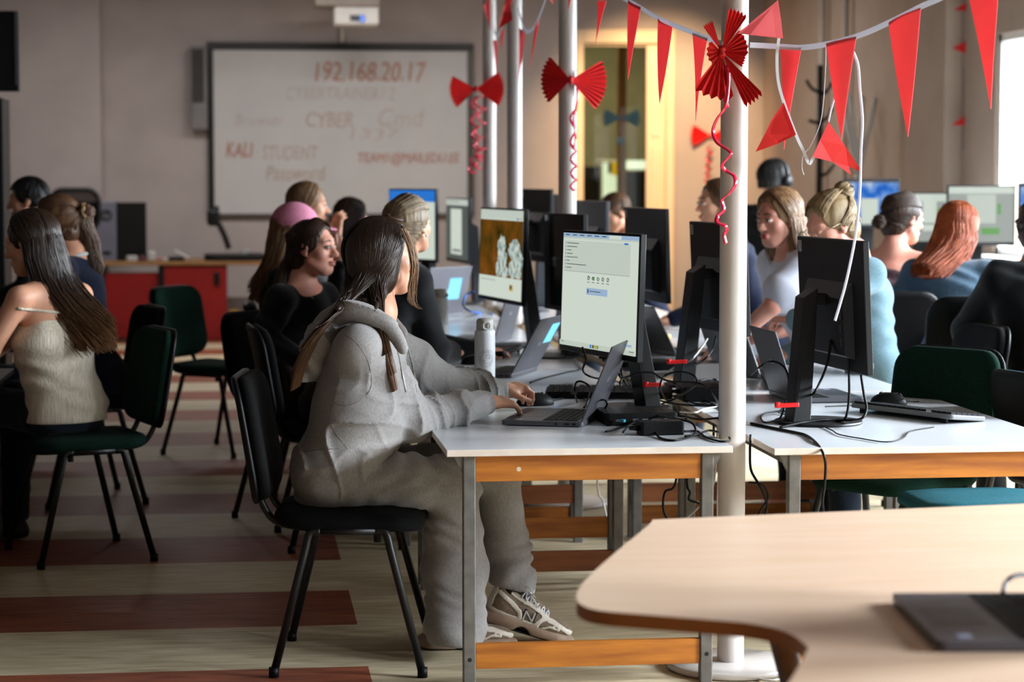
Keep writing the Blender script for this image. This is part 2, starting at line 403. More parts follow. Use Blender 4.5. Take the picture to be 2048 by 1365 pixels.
b = B(); b.box(DX0 - 1.2, DX0 - 1.1, FAR + .2, FAR + 4, 0, CEIL); b.box(WALL_R + .1, WALL_R + .2, FAR + .2, FAR + 4, 0, CEIL); b.box(DX0 - 1.2, WALL_R + .2, FAR + 3.9, FAR + 4, 0, CEIL)
struct(b.build('wall_corridor', M_cor))
area('corridor_light', (3.6, FAR + 2.0, 3.3), (0, 0, 0), .6, .6, 55, (1, .9, .72))  # area light inside the corridor, without a fixture
yc = FAR + 2.4
def cp(px, py, Y=yc): return ony(px, py, Y)  # boxes, panel and post below stand in for reflections in the glass
b = B(); a, c = cp(1153, 333), cp(1200, 520); b.box(a.x, c.x, yc, yc + .4, 0, a.z)
o = b.build('cabinet', mat('reflection_black', '0b0a09', .4)); tag(o, 'black box standing in for a dark reflection at left of the door glass', 'cabinet')
b = B(); a, c = cp(1246, 343), cp(1310, 520); b.box(a.x, c.x, yc, yc + .4, 0, a.z)
o = b.build('cabinet', mat('reflection_black', '0b0a09', .4)); tag(o, 'black box standing in for a dark reflection at right of the door glass', 'cabinet')
yc2 = yc - .15; a, c = cp(1205, 320, yc2), cp(1240, 420, yc2)
t = thing('reflection_box', 'glowing pale box with a yellow item, standing in for a door glass reflection', 'reflection stand-in', ((a.x + c.x) / 2, yc2 + .2, 0))
w_ = (c.x - a.x) / 2
b = B(); b.box(-w_, w_, -.15, .2, 0, a.z); b.build('body', M_white, t, bevel=.01)
b = B(); b.box(-w_ * .92, w_ * .92, -.156, -.151, .75, a.z - .03); b.build('display', emis('reflection_box_glow', 'dfeee2', 1.3), t)  # glowing face in place of a bright reflection
b = B(); b.box(w_ * .1, w_ * .75, -.162, -.157, 1.48, 1.62); b.build('yellow_item', mat('reflection_yellow', 'e8c020', .5, emit='e8c020', estr=.5), t)
b = B(); b.box(-w_ * .3, w_ * .1, -.161, -.157, 1.5, 1.62); b.build('dark_item', mat('reflection_black', '0b0a09', .4), t)
a, c = cp(1246, 321), cp(1299, 339); b = B(); b.box(a.x, c.x, yc - .02, yc + .03, c.z, a.z)  # glowing strip in place of a bright reflection
o = b.build('reflection_panel', emis('reflection_panel_glow', 'e8f6f2', 1.6)); tag(o, 'glowing white panel standing in for a bright reflection in the door glass', 'lamp')
a, c = cp(1236, 90, FAR + 1.2), cp(1252, 400, FAR + 1.2); b = B(); b.box(a.x, c.x, FAR + 1.2, FAR + 1.25, 0, CEIL)  # post in place of the brown strip reflected in the glass
o = b.build('reflection_post', mat('reflection_brown', 'a87a44', .6)); tag(o, 'brown post standing in for a reflected strip in the door glass', 'post')
# an added spotlight, out of view, washing the door side of the far wall with warm light
t = thing('added_spotlight', 'added warm spotlight above the door end of the room, out of view', 'lamp', (4.0, 19.4, CEIL))
b = B(); b.lathe([(.05, 0), (.05, -.03), (.012, -.03), (.012, -.1), (.06, -.1), (.07, -.22)], seg=16); b.build('housing', M_white, t)
sp = bpy.data.lights.new('spotlight', 'SPOT'); sp.energy = 300; sp.color = (1, .62, .3); sp.spot_size = 1.15; sp.spot_blend = .8; sp.shadow_soft_size = .08
so = bpy.data.objects.new('spotlight', sp); COL.objects.link(so); so.location = (4.0, 19.4, CEIL - .25)
so.rotation_euler = (Vector((3.95, 21.4, 1.85)) - Vector(so.location)).to_track_quat('-Z', 'Y').to_euler()

for k, xx in enumerate((-1.1, .9, 2.9)):  # tube lamps added out of view to brighten the far wall
    t = thing('added_ceiling_lamp', ['added ceiling tube lamp above the teacher desk end, out of view', 'added ceiling tube lamp above the whiteboard, out of view', 'added ceiling tube lamp between whiteboard and door, out of view'][k], 'lamp', (xx, 18.6, CEIL))
    b = B(); b.box(-.65, .65, -.07, .07, -.06, -.0005); b.build('housing', M_white, t, bevel=.006); b = B(); b.box(-.62, .62, -.055, .055, -.068, -.0605); b.build('diffuser', emis('added_lamp_diffuser', 'fff0e0', 3.), t)
    area('added_ceiling_light', (xx, 18.6, CEIL - .08), (0, 0, 0), 1.25, .12, 21, (1, .95, .92))

# ------------------------------------------------------------------ columns
CX = 1.449
COLS = [(CX, 6.575, 'nearest white steel column, standing between the two front desks'), (1.44, 9.97, 'white steel column with the large red paper bow, second nearest'),
        (1.447, 12.0, 'white steel column with no bow, third nearest'), (1.476, 13.5, 'farthest white steel column, with a small red bow before the whiteboard')]
M_col = mat('column_paint', 'c8c0bb', .32, c2='c2bab5', nscale=6, coat=.15)
for x, y, lab in COLS:
    t = thing('steel_column', lab, 'column', (x, y, 0))
    b = B(); b.lathe([(.0405, 0), (.0405, CEIL - .001)], seg=40); b.build('shaft', M_col, t, True)
    b = B(); b.lathe([(.041, .001), (.185, .001), (.192, .006), (.192, .016), (.185, .022), (.041, .024)], seg=48); b.build('base_plate', M_col, t, True)
for o in bpy.data.objects:
    if o.name.startswith('shaft'):
        m_ = o.modifiers.new('edges', 'EDGE_SPLIT')

# ------------------------------------------------------------------ desks
M_top = mat('white_laminate', 'cdcfd3', .22, c2='c8cace', nscale=3, spec=.5)
M_edge = mat('desk_edge', 'ddd0c4', .5, c2='d2c3b5', nscale=14)
M_leg = mat('grey_steel', '6f6c68', .45, .35, c2='5f5c58', nscale=25)
M_wood = mat('orange_wood', 'b8701f', .45, c2='8a4a12', nscale=3, stretch=(1, 8, 10), detail=6)
M_wood2 = mat('brown_wood', '8a4f26', .5, c2='6d3a1a', nscale=3, stretch=(1, 8, 10))
M_dark = mat('black_hole', '050505', .8)
DESKH = .70
def desk(x0, x1, y0, y1, label, name='desk', holes=False, lowz=(.056, .13), group=None):
    t = thing(name, label, 'desk', ((x0 + x1) / 2, (y0 + y1) / 2, 0), 0, group)
    hx, hy = (x1 - x0) / 2, (y1 - y0) / 2; H = DESKH
    b = B(); b.m = 0; b.box(-hx, hx, -hy, hy, H - .0195, H)
    o = b.build('tabletop', [M_edge, M_top], t, bevel=.0015, seg=1)
    for p in o.data.polygons: p.material_index = 1 if p.normal.z > .9 else 0
    lx, ly, lw = hx - .068, hy - .045, .018
    for sx in (-1, 1):
        for sy in (-1, 1):
            b = B(); b.box(sx * lx - lw, sx * lx + lw, sy * ly - lw, sy * ly + lw, 0, H - .0197)
            l = b.build('leg', M_leg, t, bevel=.003)
            b = B(); b.tube([(sx * lx, sy * (ly + .0175), .085), (sx * lx, sy * (ly + .0185), .085)], .0065, 10); b.build('bolt_hole', M_dark, l)
            b = B(); b.prism_ax([(sx * lx - sx * -.018, H - .02), (sx * lx + sx * .045, H - .02), (sx * lx + sx * .018, H - .075)], sy * ly - .012, sy * ly + .012); b.build('bracket', M_leg, l)
    for sy in (-1, 1):
        yy = sy * (ly + .0)
        b = B(); b.box(-lx + lw, lx - lw, yy - .011, yy + .011, H - .097, H - .0197); r = b.build('upper_rail', M_wood, t, bevel=.002)
        if holes and sy < 0:
            b = B(); b.tube([(-.205, yy - .0112, H - .062), (-.205, yy - .0118, H - .062)], .007, 12); b.build('drilled_hole', mat('hole_inside', 'c9b49a', .8), r)
        b = B(); b.box(-lx + lw, lx - lw, yy - .011, yy + .011, lowz[0], lowz[1]); b.build('lower_rail', M_wood2 if (sy > 0) else M_wood, t, bevel=.002)
    for sx in (-1, 1):
        b = B(); b.box(sx * lx - .01, sx * lx + .01, -ly + lw, ly - lw, H - .06, H - .0197); b.build('side_rail', M_leg, t)
    return t
LY = [(6.362, 8.015), (8.035, 8.985), (9.0, 10.6), (10.615, 12.2), (12.215, 13.8)]
LL = ['front desk of the left row, where the girl in the grey hoodie sits', 'second desk of the left row, behind the front white desk', 'third desk of the left row, under the monitor showing pale crystals',
      'fourth desk of the left row, before the farthest columns', 'last desk of the left row, nearest the whiteboard']
for i, ((a, c), l) in enumerate(zip(LY, LL)):
    desk(.572, 1.405, a, c, 'white-topped ' + l, holes=i == 0, lowz=(.16, .235) if i in (1,) else (.056, .13))
RY = [(6.289, 7.90), (7.925, 8.985), (9.0, 10.6), (10.615, 12.2), (12.215, 13.8)]
RL = ['front desk of the right row with the black monitor seen from behind', 'second desk of the right row, behind the front right desk', 'third desk of the right row, before the girl in the white T-shirt',
      'fourth desk of the right row, beside the bare column', 'last desk of the right row, nearest the door wall']
for i, ((a, c), l) in enumerate(zip(RY, RL)):
    desk(1.51, 2.415, a, c, 'white-topped ' + l, lowz=(.16, .235) if i in (1,) else (.056, .13))
desk(2.95, 4.85, 12.5, 13.3, 'long white desk by the window wall carrying the lit screens, nearer of two')
desk(3.3, 4.85, 14.3, 15.1, 'long white desk by the window wall carrying the blue screen, farther of two')
t = desk(-2.3, -.93, 8.1, 9.3, 'dark desk at the left edge before the girl in the white camisole')
for o in t.children:
    if o.name.startswith('tabletop'): o.data.materials[0] = o.data.materials[1] = mat('dark_desk', '2a1a14', .5)
t = desk(-2.5, -1.2, 9.8, 11.3, 'dark desk at the left edge before the girl in navy')
for o in t.children:
    if o.name.startswith('tabletop'): o.data.materials[0] = o.data.materials[1] = mat('dark_desk', '2a1a14', .5)
# the beech desk in the foreground: a wave-shaped top on grey legs
bz = .72
out = [(1305, 1040), (1296, 1052), (1240, 1098), (1190, 1142), (1162, 1172), (1153, 1194), (1162, 1210), (1200, 1222), (1300, 1231), (1400, 1239), (1490, 1247), (1550, 1258), (1590, 1274), (1617, 1297), (1600, 1330), (1570, 1380)]
poly = [tuple(onz(x, y, bz)[:2]) for x, y in out]
q = [tuple(v[:2]) for v in spline([(p[0], p[1], 0) for p in poly[:-2]], 4)] + poly[-2:]
q += [(1.02, 2.3), (2.5, 2.2), (2.62, 4.95), (1.9, 5.04)]
q = [p for i, p in enumerate(q)]
M_beech = mat('beech_laminate', 'dfc0a6', .38, c2='d8b698', nscale=2.5, stretch=(1.2, 12, 1), detail=7)
M_beeche = mat('beech_edge', 'b0682e', .5, c2='a35f29', nscale=6)
t = thing('beech_desk', 'wave-shaped beech desk in the right foreground holding an open laptop', 'desk', (1.6, 3.8, 0))
b = B(); b.M = Matrix.Translation((-1.6, -3.8, 0)); b.prism(q, bz - .026, bz)
o = b.build('tabletop', [M_beeche, M_beech], t)
for p in o.data.polygons: p.material_index = 1 if p.normal.z > .9 else 0
def leg_tube(pa, pb, nm='leg'):
    b = B(); b.tube([Vector(pa) - Vector((1.6, 3.8, 0)), Vector(pb) - Vector((1.6, 3.8, 0))], .028, 12); return b.build(nm, M_leg, t, True)
p0 = ony(1556, 1250, 4.62); p1 = ony(1600, 1420, 4.55)
k = (p0.z - 0) / max(.01, (p0.z - p1.z))
leg_tube(p0, p0 + (p1 - p0) * k); leg_tube((2.3, 4.7, bz - .03), (2.38, 4.76, 0)); leg_tube((1.35, 2.5, bz - .03), (1.3, 2.45, 0)); leg_tube((2.35, 2.5, bz - .03), (2.4, 2.45, 0))
# ------------------------------------------------------------------ chairs
M_blk = mat('black_tube', '0b0b0c', .45, .2)
M_shell = mat('black_plastic', '060607', .5, spec=.2)
def fabric(n, c, c2=None): return mat('fabric_' + n, c, .95, c2=c2, nscale=120, bump=.25, bscale=400, spec=.15)
F_blk = fabric('black', '060607', '0a0a0b'); F_grn = fabric('green', '0a281e', '071d16'); F_teal = fabric('teal', '17525f', '134650')
def pad(w, h, th, r, n=9, bulge=.35, crown=0., curve=0.):    # cushion in the local yz plane, thickness along x; returns verts, faces
    vs, fs = [], []; ring = rrect(w, h, r, 6); k = len(ring)
    prof = [(0.0, 1.0, .0)]
    lay = [(-.5, .90), (-.42, .97), (-.2, 1.0), (.1, 1.0), (.34, .97), (.5, .88), (.5 + bulge * .25, .6), (.5 + bulge * .32, .3)]
    for t_, sc in lay:
        for (y, z) in ring:
            yy, zz = y * (1 - (1 - sc) * min(1, .5 * w / w) * 1.0) if False else y * sc, z * sc
            x = t_ * th + curve * (2 * yy / w) ** 2 - crown * (2 * zz / h) ** 2
            vs.append((x, yy, zz))
    m = len(lay)
    for i in range(m - 1):
        for j in range(k): fs.append((i * k + j, i * k + (j + 1) % k, (i + 1) * k + (j + 1) % k, (i + 1) * k + j))
    fs.append(tuple(reversed(range(k)))); fs.append(tuple(range((m - 1) * k, m * k)))
    return vs, fs
def chair(label, loc, rz, fab=None, arm=False, group=None, h=.48, tall=0., back=True):
    t = thing('stacking_chair', label, 'chair', (loc[0], loc[1], 0), rz, group); fab = fab or F_blk
    for sy in (-1, 1):
        y0, y1 = sy * .215, sy * .262
        for nm, xf, xt in (('leg', .235, .125), ('leg', -.205, -.10)):
            top = [(xt - (.03 if xt > 0 else -.03), y0, h - .05), (xt, y0 + sy * .002, h - .055), (xt + (xf - xt) * .12, y0 + sy * .006, h - .10)]
            b = B(); b.tube(spline(top, 4) + [(xf, y1, .012)], .0125, 10); l = b.build(nm, M_blk, t, True)
            b = B(); b.tube([(xf, y1, 0.0005), (xf, y1, .03)], .0155, 10); b.build('foot_cap', M_shell, l, True)
        b = B(); b.tube([(-.07, y0, h - .05), (.095, y0, h - .05)], .0125, 8); b.build('seat_frame', M_blk, t, True)
        if back: b = B(); b.tube(spline([(.05, sy * .11, h - .052), (-.12, sy * .11, h - .054), (-.215, sy * .11, h - .035), (-.262, sy * .11, h + .04), (-.285, sy * .11, h + .13), (-.30, sy * .11, h + .2)], 6), .011, 8); b.build('back_support', M_blk, t, True)
        b = B(); b.tube([(.10, sy * .2, h - .085), (.10, sy * .2, h - .06)], .012, 8); b.build('glide', M_shell, t)
    for xx in (-.08, .10):
        b = B(); b.tube([(xx, -.215, h - .05), (xx, .215, h - .05)], .010, 8); b.build('cross_tube', M_blk, t, True)
    # seat: rounded cushion with a waterfall front
    vs, fs = pad(.455, .45, .05, .1, bulge=.6)
    vs2 = []
    for x, y, z in vs:
        xx = z; zz = x + h - .028
        if xx > .1: zz -= .22 * (xx - .1) ** 1.5
        if xx < -.12: zz += .12 * (-.12 - xx)
        vs2.append((xx + .01, y, zz))
    raw('seat', vs2, [tuple(reversed(f)) for f in fs], fab, t, True)
    if not back: return t
    vs, fs = pad(.445, .375 + tall, .045, .085, bulge=.4, curve=.028)
    R = Matrix.Translation((-.285, 0, h + .215 + tall / 2)) @ Matrix.Rotation(-.17, 4, 'Y')
    raw('backrest', [R @ Vector(v) for v in vs], fs, fab, t, True)
    vs, fs = pad(.462, .392 + tall, .022, .095, bulge=.0, curve=.03)
    R2 = R @ Matrix.Translation((-.026, 0, 0))
    raw('back_shell', [R2 @ Vector((-v[0], v[1], v[2])) if False else R2 @ Vector(v) for v in vs], fs, M_shell, t, True)
    return t
chair('black padded chair the girl in the grey hoodie sits on', (.315, 6.845), math.radians(-7))
chair('empty green chair with a tall back before the red cabinet', (-.12, 12.15), math.radians(-32), F_grn)
chair('black chair under the girl in the white camisole', (-.63, 8.87), math.radians(199), F_grn)
chair('black chair with pale back edge behind the girl in navy', (-.72, 10.40), math.radians(197), F_blk)
chair('black chair the dark-haired girl in black looks out from', (.28, 9.82), math.radians(-40), F_blk)
chair('dark green chair at the red cabinet end, behind the girl in the pink cap', (.34, 10.62), math.radians(0), F_grn)
chair('black chair under the girl with the claw clip', (.36, 9.08), math.radians(5), F_blk)
chair('dark green padded chair pushed in at the front right desk', (2.21, 7.43), math.radians(216), F_grn)
chair('black chair behind the blonde girl with the bun', (2.66, 8.72), math.radians(186), F_blk)
chair('tall-backed black chair of the girl in the patterned top', (2.86, 9.95), math.radians(84), F_blk, tall=.09)
chair('wide black chair behind the girl in the denim jacket', (3.10, 9.5), math.radians(88), F_blk, tall=.09)
chair('black chair behind the person in black at the right frame edge', (3.24, 8.60), math.radians(92), F_blk, tall=.07)
chair('dark chair with green back top cut by the right frame edge', (3.02, 8.0), math.radians(92), F_grn, tall=.07)
chair('teal padded stool under the front right desk', (2.30, 6.80), math.radians(90), F_teal, back=False)
chair('teal chair at the right edge beside the keyboard', (2.87, 7.22), math.radians(12), F_teal, h=.43)
# ------------------------------------------------------------------ monitors
M_bez = mat('monitor_plastic', '0a0b0d', .5, c2='070809', nscale=30, spec=.35)
M_bezl = mat('monitor_plastic_grey', '3c4046', .4)
M_off = mat('screen_off', '17100f', .12, c2='120c0c', spec=.6)
SW, SK = 'e3ede0', '10131a'
E_white = emis('screen_white', 'dbe6d9', 0.42); E_blue = emis('screen_blue', '2f7fe0', 0.41); E_tab = emis('screen_tab', 'a9c4e2', 0.39)
E_ink = emis('screen_ink', '5a6a68', 0.16); E_grey = emis('screen_grey', 'b4bcb6', 0.35); E_dgrey = emis('screen_dark_grey', '6f7672', 0.28)
E_panel = emis('screen_panel', 'cfd9cd', 0.41); E_green = emis('screen_green', '6fb45a', 0.37); E_navy = emis('screen_navy', '1b2f6b', 0.28); E_pink = emis('screen_pink', 'd9a8bc', 0.39); E_yel = emis('screen_yellow', 'd8b428', 0.37)
def photo_mat(name, cols, scale, seed=0.):
    m = bpy.data.materials.new(name); m.use_nodes = True; nt = m.node_tree; nt.nodes.remove(nt.nodes['Principled BSDF'])
    tc = nt.nodes.new('ShaderNodeTexCoord'); n = nt.nodes.new('ShaderNodeTexNoise'); n.inputs['Scale'].default_value = scale; n.inputs['Detail'].default_value = 5; n.noise_dimensions = '4D'; n.inputs['W'].default_value = seed
    r = nt.nodes.new('ShaderNodeValToRGB'); nt.links.new(tc.outputs['Object'], n.inputs['Vector']); nt.links.new(n.outputs[0], r.inputs[0])
    el = r.color_ramp.elements; el[0].position = .32; el[1].position = .7; el[0].color = lin(cols[0]); el[1].color = lin(cols[-1])
    for i, c in enumerate(cols[1:-1]): e = el.new(.32 + .38 * (i + 1) / (len(cols) - 1)); e.color = lin(c)
    e = nt.nodes.new('ShaderNodeEmission'); e.inputs[1].default_value = .40; nt.links.new(r.outputs[0], e.inputs[0]); nt.links.new(e.outputs[0], nt.nodes['Material Output'].inputs[0]); return m
E_moor = photo_mat('screen_moor_photo', ['2a2408', '5a4012', '7a4a14', '8a5a2a'], 7.)
E_cryst = photo_mat('screen_crystal_photo', ['4f6a68', '9fb4b0', 'dbe4da', 'f0f0e4'], 34., 3.)
E_sky = photo_mat('screen_sky_photo', ['1a3fa8', '2f78dc', '8ab4f0', 'e8f0fa'], 9., 5.)
SCR = [E_white, E_blue, E_tab, E_ink, E_grey, E_dgrey, E_panel, E_green, E_navy, E_moor, E_cryst, E_sky, E_pink, E_yel, M_off]
IX = dict(white=0, blue=1, tab=2, ink=3, grey=4, dgrey=5, panel=6, green=7, navy=8, moor=9, cryst=10, sky=11, pink=12, yel=13, off=14)
def ui(W, H, items):      # screen picture: rectangles (u0,v0,u1,v1,colour) with v from the top, laid as thin steps in front of the panel (local yz, facing +x)
    b = B(); n = 0
    for it in items:
        if len(it) == 5:
            u0, v0, u1, v1, c = it; b.m = IX[c]; x = .0004 * n
            b.quad((x, (u0 - .5) * W, (.5 - v1) * H), (x, (u1 - .5) * W, (.5 - v1) * H), (x, (u1 - .5) * W, (.5 - v0) * H), (x, (u0 - .5) * W, (.5 - v0) * H)); n += .2
        else:
            pts, c = it; b.m = IX[c]; x = .0004 * n; k = len(pts)
            b._add([(x, (u - .5) * W, (.5 - v) * H) for u, v in reversed(pts)], [tuple(range(k))]); n += .2
    return b
def blob(u, v, ru, rv, seed, n=22):
    r = random.Random(seed); return [(u + ru * math.cos(2 * PI * i / n) * (.8 + .35 * r.random()), v + rv * math.sin(2 * PI * i / n) * (.8 + .35 * r.random())) for i in range(n)]
def monitor(label, c, rz, W, z0, z1, screen=None, base=None, on=True, bez=M_bez, stand=True, back='vesa', group=None, tilt=0., depth=.022):
    """panel centre c (x,y) facing local +x after rz; z0..z1 above the floor; base: world xy of the stand's foot"""
    t = thing('monitor', label, 'monitor', (c[0], c[1], DESKH), rz, group)
    H = z1 - z0; zc = (z0 + z1) / 2 - DESKH; fr = .009; chin = .02
    P = Matrix.Translation((0, 0, zc)) @ Matrix.Rotation(-tilt, 4, 'Y')
    b = B(); b.M = P; b.box(-depth, 0, -W / 2, W / 2, -H / 2, H / 2); pn = b.build('panel', bez, t, bevel=.003)
    if back == 'vesa':
        b = B(); b.M = P
        h1 = H * .06
        b._add([(-depth, -W * .34, -H * .40), (-depth, W * .34, -H * .40), (-depth, W * .34, h1 + .05), (-depth, -W * .34, h1 + .05), (-depth - .028, -W * .31, -H * .37), (-depth - .028, W * .31, -H * .37), (-depth - .028, W * .31, h1), (-depth - .028, -W * .31, h1)],
               [(0, 1, 2, 3), (7, 6, 5, 4), (4, 5, 1, 0), (5, 6, 2, 1), (6, 7, 3, 2), (7, 4, 0, 3)])
        bk = b.build('back_housing', bez, t, bevel=.002)
        b = B(); b.M = P
        for k in range(4): b.box(-depth - .0295, -depth - .0275, -W * .27, -W * .268 + .006, -H * .30 + k * .042, -H * .30 + k * .042 + .024)
        b.build('ports', M_bezl, bk)
        b = B(); b.M = P; b.box(-depth - .0012, -depth, W * .5 - .046, W * .5 - .012, H * .5 - .05, H * .5 - .012); b.build('asset_sticker', mat('sticker_white', 'c9c9c6', .5, c2='55585a', nscale=240), pn)
    w_, h_ = W - 2 * fr, H - fr - chin
    b = ui(w_, h_, screen if screen and on else [(0, 0, 1, 1, 'off')]); b.v = [P @ Vector((v[0] + .0006, v[1], v[2] + (chin - fr) / 2)) for v in b.v]
    sc = b.build('screen', SCR, t)
    if stand:
        bw = Vector((base[0], base[1], 0)) - Vector((c[0], c[1], 0)); bl = Matrix.Rotation(-rz, 3, 'Z') @ bw
        b = B(); b.lathe([(.0, 0.001), (.138, .001), (.14, .004), (.138, .009), (.02, .012)], (bl.x + .035, bl.y, 0), 40); b.build('foot', bez, t, True).modifiers.new('e', 'EDGE_SPLIT')
        # flat leaning neck
        zt = zc + .02; d = .03
        b = B(); xb, xt = bl.x - .035, -depth - .075; hw = .043
        b._add([(xb - d, bl.y - hw, .008), (xb + d, bl.y - hw, .008), (xb + d, bl.y + hw, .008), (xb - d, bl.y + hw, .008), (xt - d, -hw, zt), (xt + d * .6, -hw, zt + .03), (xt + d * .6, hw, zt + .03), (xt - d, hw, zt)],
               [(3, 2, 1, 0), (4, 5, 6, 7), (0, 1, 5, 4), (1, 2, 6, 5), (2, 3, 7, 6), (3, 0, 4, 7)])
        b.build('neck', bez, t, bevel=.003)
        b = B(); b.box(xt, -depth - .02, -.03, .03, zt - .025, zt + .012); b.build('hinge', bez, t, bevel=.003)
    return t
def ends(a, b_, face):     # panel centre, rotation and width from its two top corners (x,y); face = +1 when facing right/away (we see its back)
    a = Vector(a); b_ = Vector(b_); d = b_ - a; n = Vector((-d.y, d.x)) if face > 0 else Vector((d.y, -d.x))
    return (a + b_) / 2, math.atan2(n.y, n.x), d.length
# screen pictures; u runs from the viewer's left
browser = [(0, 0, 1, 1, 'white'), (0, 0, 1, .035, 'tab'), (.0, .035, 1, .05, 'panel'), (.62, .003, .78, .034, 'white'), (.78, .006, .80, .03, 'tab'), (0.02, .065, .9, .335, 'panel'), (.02, .335, .9, .34, 'grey')]
for k in range(6): browser.append((.03 + k * .1, .012, .09 + k * .1, .02, 'ink'))
for k, l in enumerate((.16, .14, .06, .08, .15, .04, .27, .07)): browser += [(.035, .085 + k * .031, .045, .093 + k * .031, 'ink'), (.06, .086 + k * .031, .06 + l, .092 + k * .031, 'ink')]
for k in range(5): browser += [(blob(.37 + k * .065, .385, .017, .018, k, 12), 'ink'), (blob(.37 + k * .065, .385, .010, .011, k + 9, 10), 'panel' if k != 1 else 'green'), (.352 + k * .065, .418, .388 + k * .065, .423, 'ink')]
browser += [(.35, .47, .63, .53, 'tab'), (.365, .482, .378, .515, 'navy'), (.39, .495, .54, .501, 'ink'), (.83, .06, .88, .075, 'blue'), (0, .955, 1, 1, 'panel'), (.02, .965, .06, .97, 'ink'), (.93, .966, .99, .971, 'ink'), (.42, .962, .44, .99, 'blue'), (.45, .962, .475, .99, 'dgrey'), (.48, .962, .505, .99, 'yel'), (.51, .962, .535, .99, 'green'), (.88, .91, .96, .93, 'tab')]
crystal = [(0, 0, 1, 1, 'white'), (0, .0, 1, .10, 'panel'), (.86, .085, .9, .105, 'blue'), (.93, .085, .97, .105, 'yel'), (0, .115, 1, .76, 'moor')]
for k, (u, v, a, c2) in enumerate(((.52, .42, .10, .13), (.55, .55, .11, .12), (.48, .66, .08, .10), (.6, .7, .09, .07), (.82, .44, .13, .12), (.9, .56, .12, .14), (.8, .66, .12, .1), (.92, .7, .08, .06))): crystal.append((blob(u, v, a, c2, k + 2), 'cryst'))
crystal += [(.73, .83, .81, .9, 'yel'), (.74, .84, .78, .88, 'navy'), (.05, .8, .4, .81, 'grey')]
doc = [(0, 0, 1, 1, 'dgrey'), (0, 0, 1, .1, 'panel'), (.22, .16, .72, .92, 'white'), (.3, .84, .66, .87, 'ink'), (0.02, .03, .6, .05, 'grey')]
weather = [(0, 0, 1, 1, 'sky'), (0, 0, 1, .16, 'blue'), (.02, .17, .5, .7, 'pink'), (.06, .22, .3, .5, 'sky'), (.55, .17, 1, 1, 'white')]
c, rz, W_ = ends((1.085, 7.655), (1.251, 7.065), -1)
monitor('front monitor of the left row, showing a web browser with a dropdown list', c, rz, W_, .885, 1.297, browser, (1.318, 7.44), tilt=.03)
c, rz, W_ = ends((1.087, 10.62), (1.240, 9.74), -1)
monitor('monitor showing white crystals on an orange-brown background', c, rz, .70, .905, 1.335, crystal, (1.30, 10.25), tilt=.03, bez=M_bez)
c, rz, W_ = ends((1.262, 14.05), (1.338, 13.4), -1)
monitor('narrow edge-on monitor with a pale document, behind the crystals monitor', c, rz, W_, .95, 1.345, doc, (1.39, 13.7), bez=M_bezl)
c, rz, W_ = ends((.853, 13.25), (1.096, 12.85), -1)
monitor('far monitor with a blue and pink page under the whiteboard', c, rz, W_, .98, 1.405, weather, (1.06, 13.15))
c, rz, W_ = ends((1.311, 9.78), (1.412, 9.32), -1)
monitor('switched-off reflective monitor between the crystals monitor and the front monitor', c, rz, W_, .90, 1.32, None, (1.37, 9.62), on=False)
M_R = {}
c, rz, W_ = ends((1.862, 7.33), (1.915, 6.72), 1)
M_R[0] = monitor('front right black monitor seen from behind, with a pale sticker in its corner', c, rz, W_, .868, 1.283, browser, (1.772, 6.93), tilt=.05)
c, rz, W_ = ends((1.72, 8.45), (1.80, 7.90), 1)
monitor('black monitor seen from behind, half hidden by the nearest column', c, rz, W_, .905, 1.310, browser, (1.66, 8.22), tilt=.05)
c, rz, W_ = ends((1.772, 10.25), (1.842, 9.62), 1)
monitor('black monitor seen from behind, right of the boy with the short hair', c, rz, W_, .925, 1.338, browser, (1.70, 9.95), tilt=.03)
c, rz, W_ = ends((1.70, 11.6), (1.80, 11.0), 1)
monitor('dark grey monitor back in front of the boy with the short hair', c, rz, W_, .95, 1.355, browser, (1.64, 11.3), bez=M_bezl)
c, rz, W_ = ends((1.625, 13.0), (1.728, 12.5), 1)
monitor('tall dark monitor back right of the bare third column', c, rz, W_, .99, 1.405, browser, (1.57, 12.8))
c, rz, W_ = ends((1.855, 13.62), (1.885, 13.0), 1)
monitor('small grey monitor back just left of the column with the large bow', c, rz, .55, 1.0, 1.37, browser, (1.80, 13.35), bez=M_bezl)
# lit screens by the window wall, facing the room
sheet = [(0, 0, 1, 1, 'grey'), (0, 0, 1, .12, 'white'), (.28, .14, .72, .66, 'panel'), (.74, .3, .8, .5, 'green'), (.5, .74, .78, .86, 'green')]
sheet2 = [(0, 0, 1, 1, 'grey'), (0, 0, 1, .16, 'white'), (.42, .16, .72, .78, 'white'), (.42, .62, .72, .64, 'ink'), (.74, .3, .8, .5, 'green'), (0, .3, .3, .6, 'white')]
blues = [(0, 0, 1, 1, 'sky'), (0, 0, 1, .06, 'off'), (.3, .42, .62, 1, 'white')]
def facing(label, x0, x1, Y0, ytop, ybot, scr, deskz=DESKH):
    a, c = ony(x0, ytop, Y0), ony(x1, ytop, Y0); z1 = a.z; z0 = ony(x0, ybot, Y0).z
    return monitor(label, ((a.x + c.x) / 2, Y0), -PI / 2, c.x - a.x, z0, z1, scr, ((a.x + c.x) / 2, Y0 + .12), back=None)
facing('lit monitor with a pale green spreadsheet, above the orange-haired girl', 1895, 2032, 12.85, 371, 492, sheet)
facing('lit monitor with a white document, behind the girl with the low dark bun', 1806, 1902, 13.0, 385, 490, sheet2)
facing('lit monitor with a blue picture, above the blonde bun', 1688, 1800, 14.7, 357, 455, blues)
facing('lit blue monitor cut by the right frame edge', 2038, 2140, 12.8, 366, 480, [(0, 0, 1, 1, 'sky'), (.0, .0, 1, .05, 'navy')])

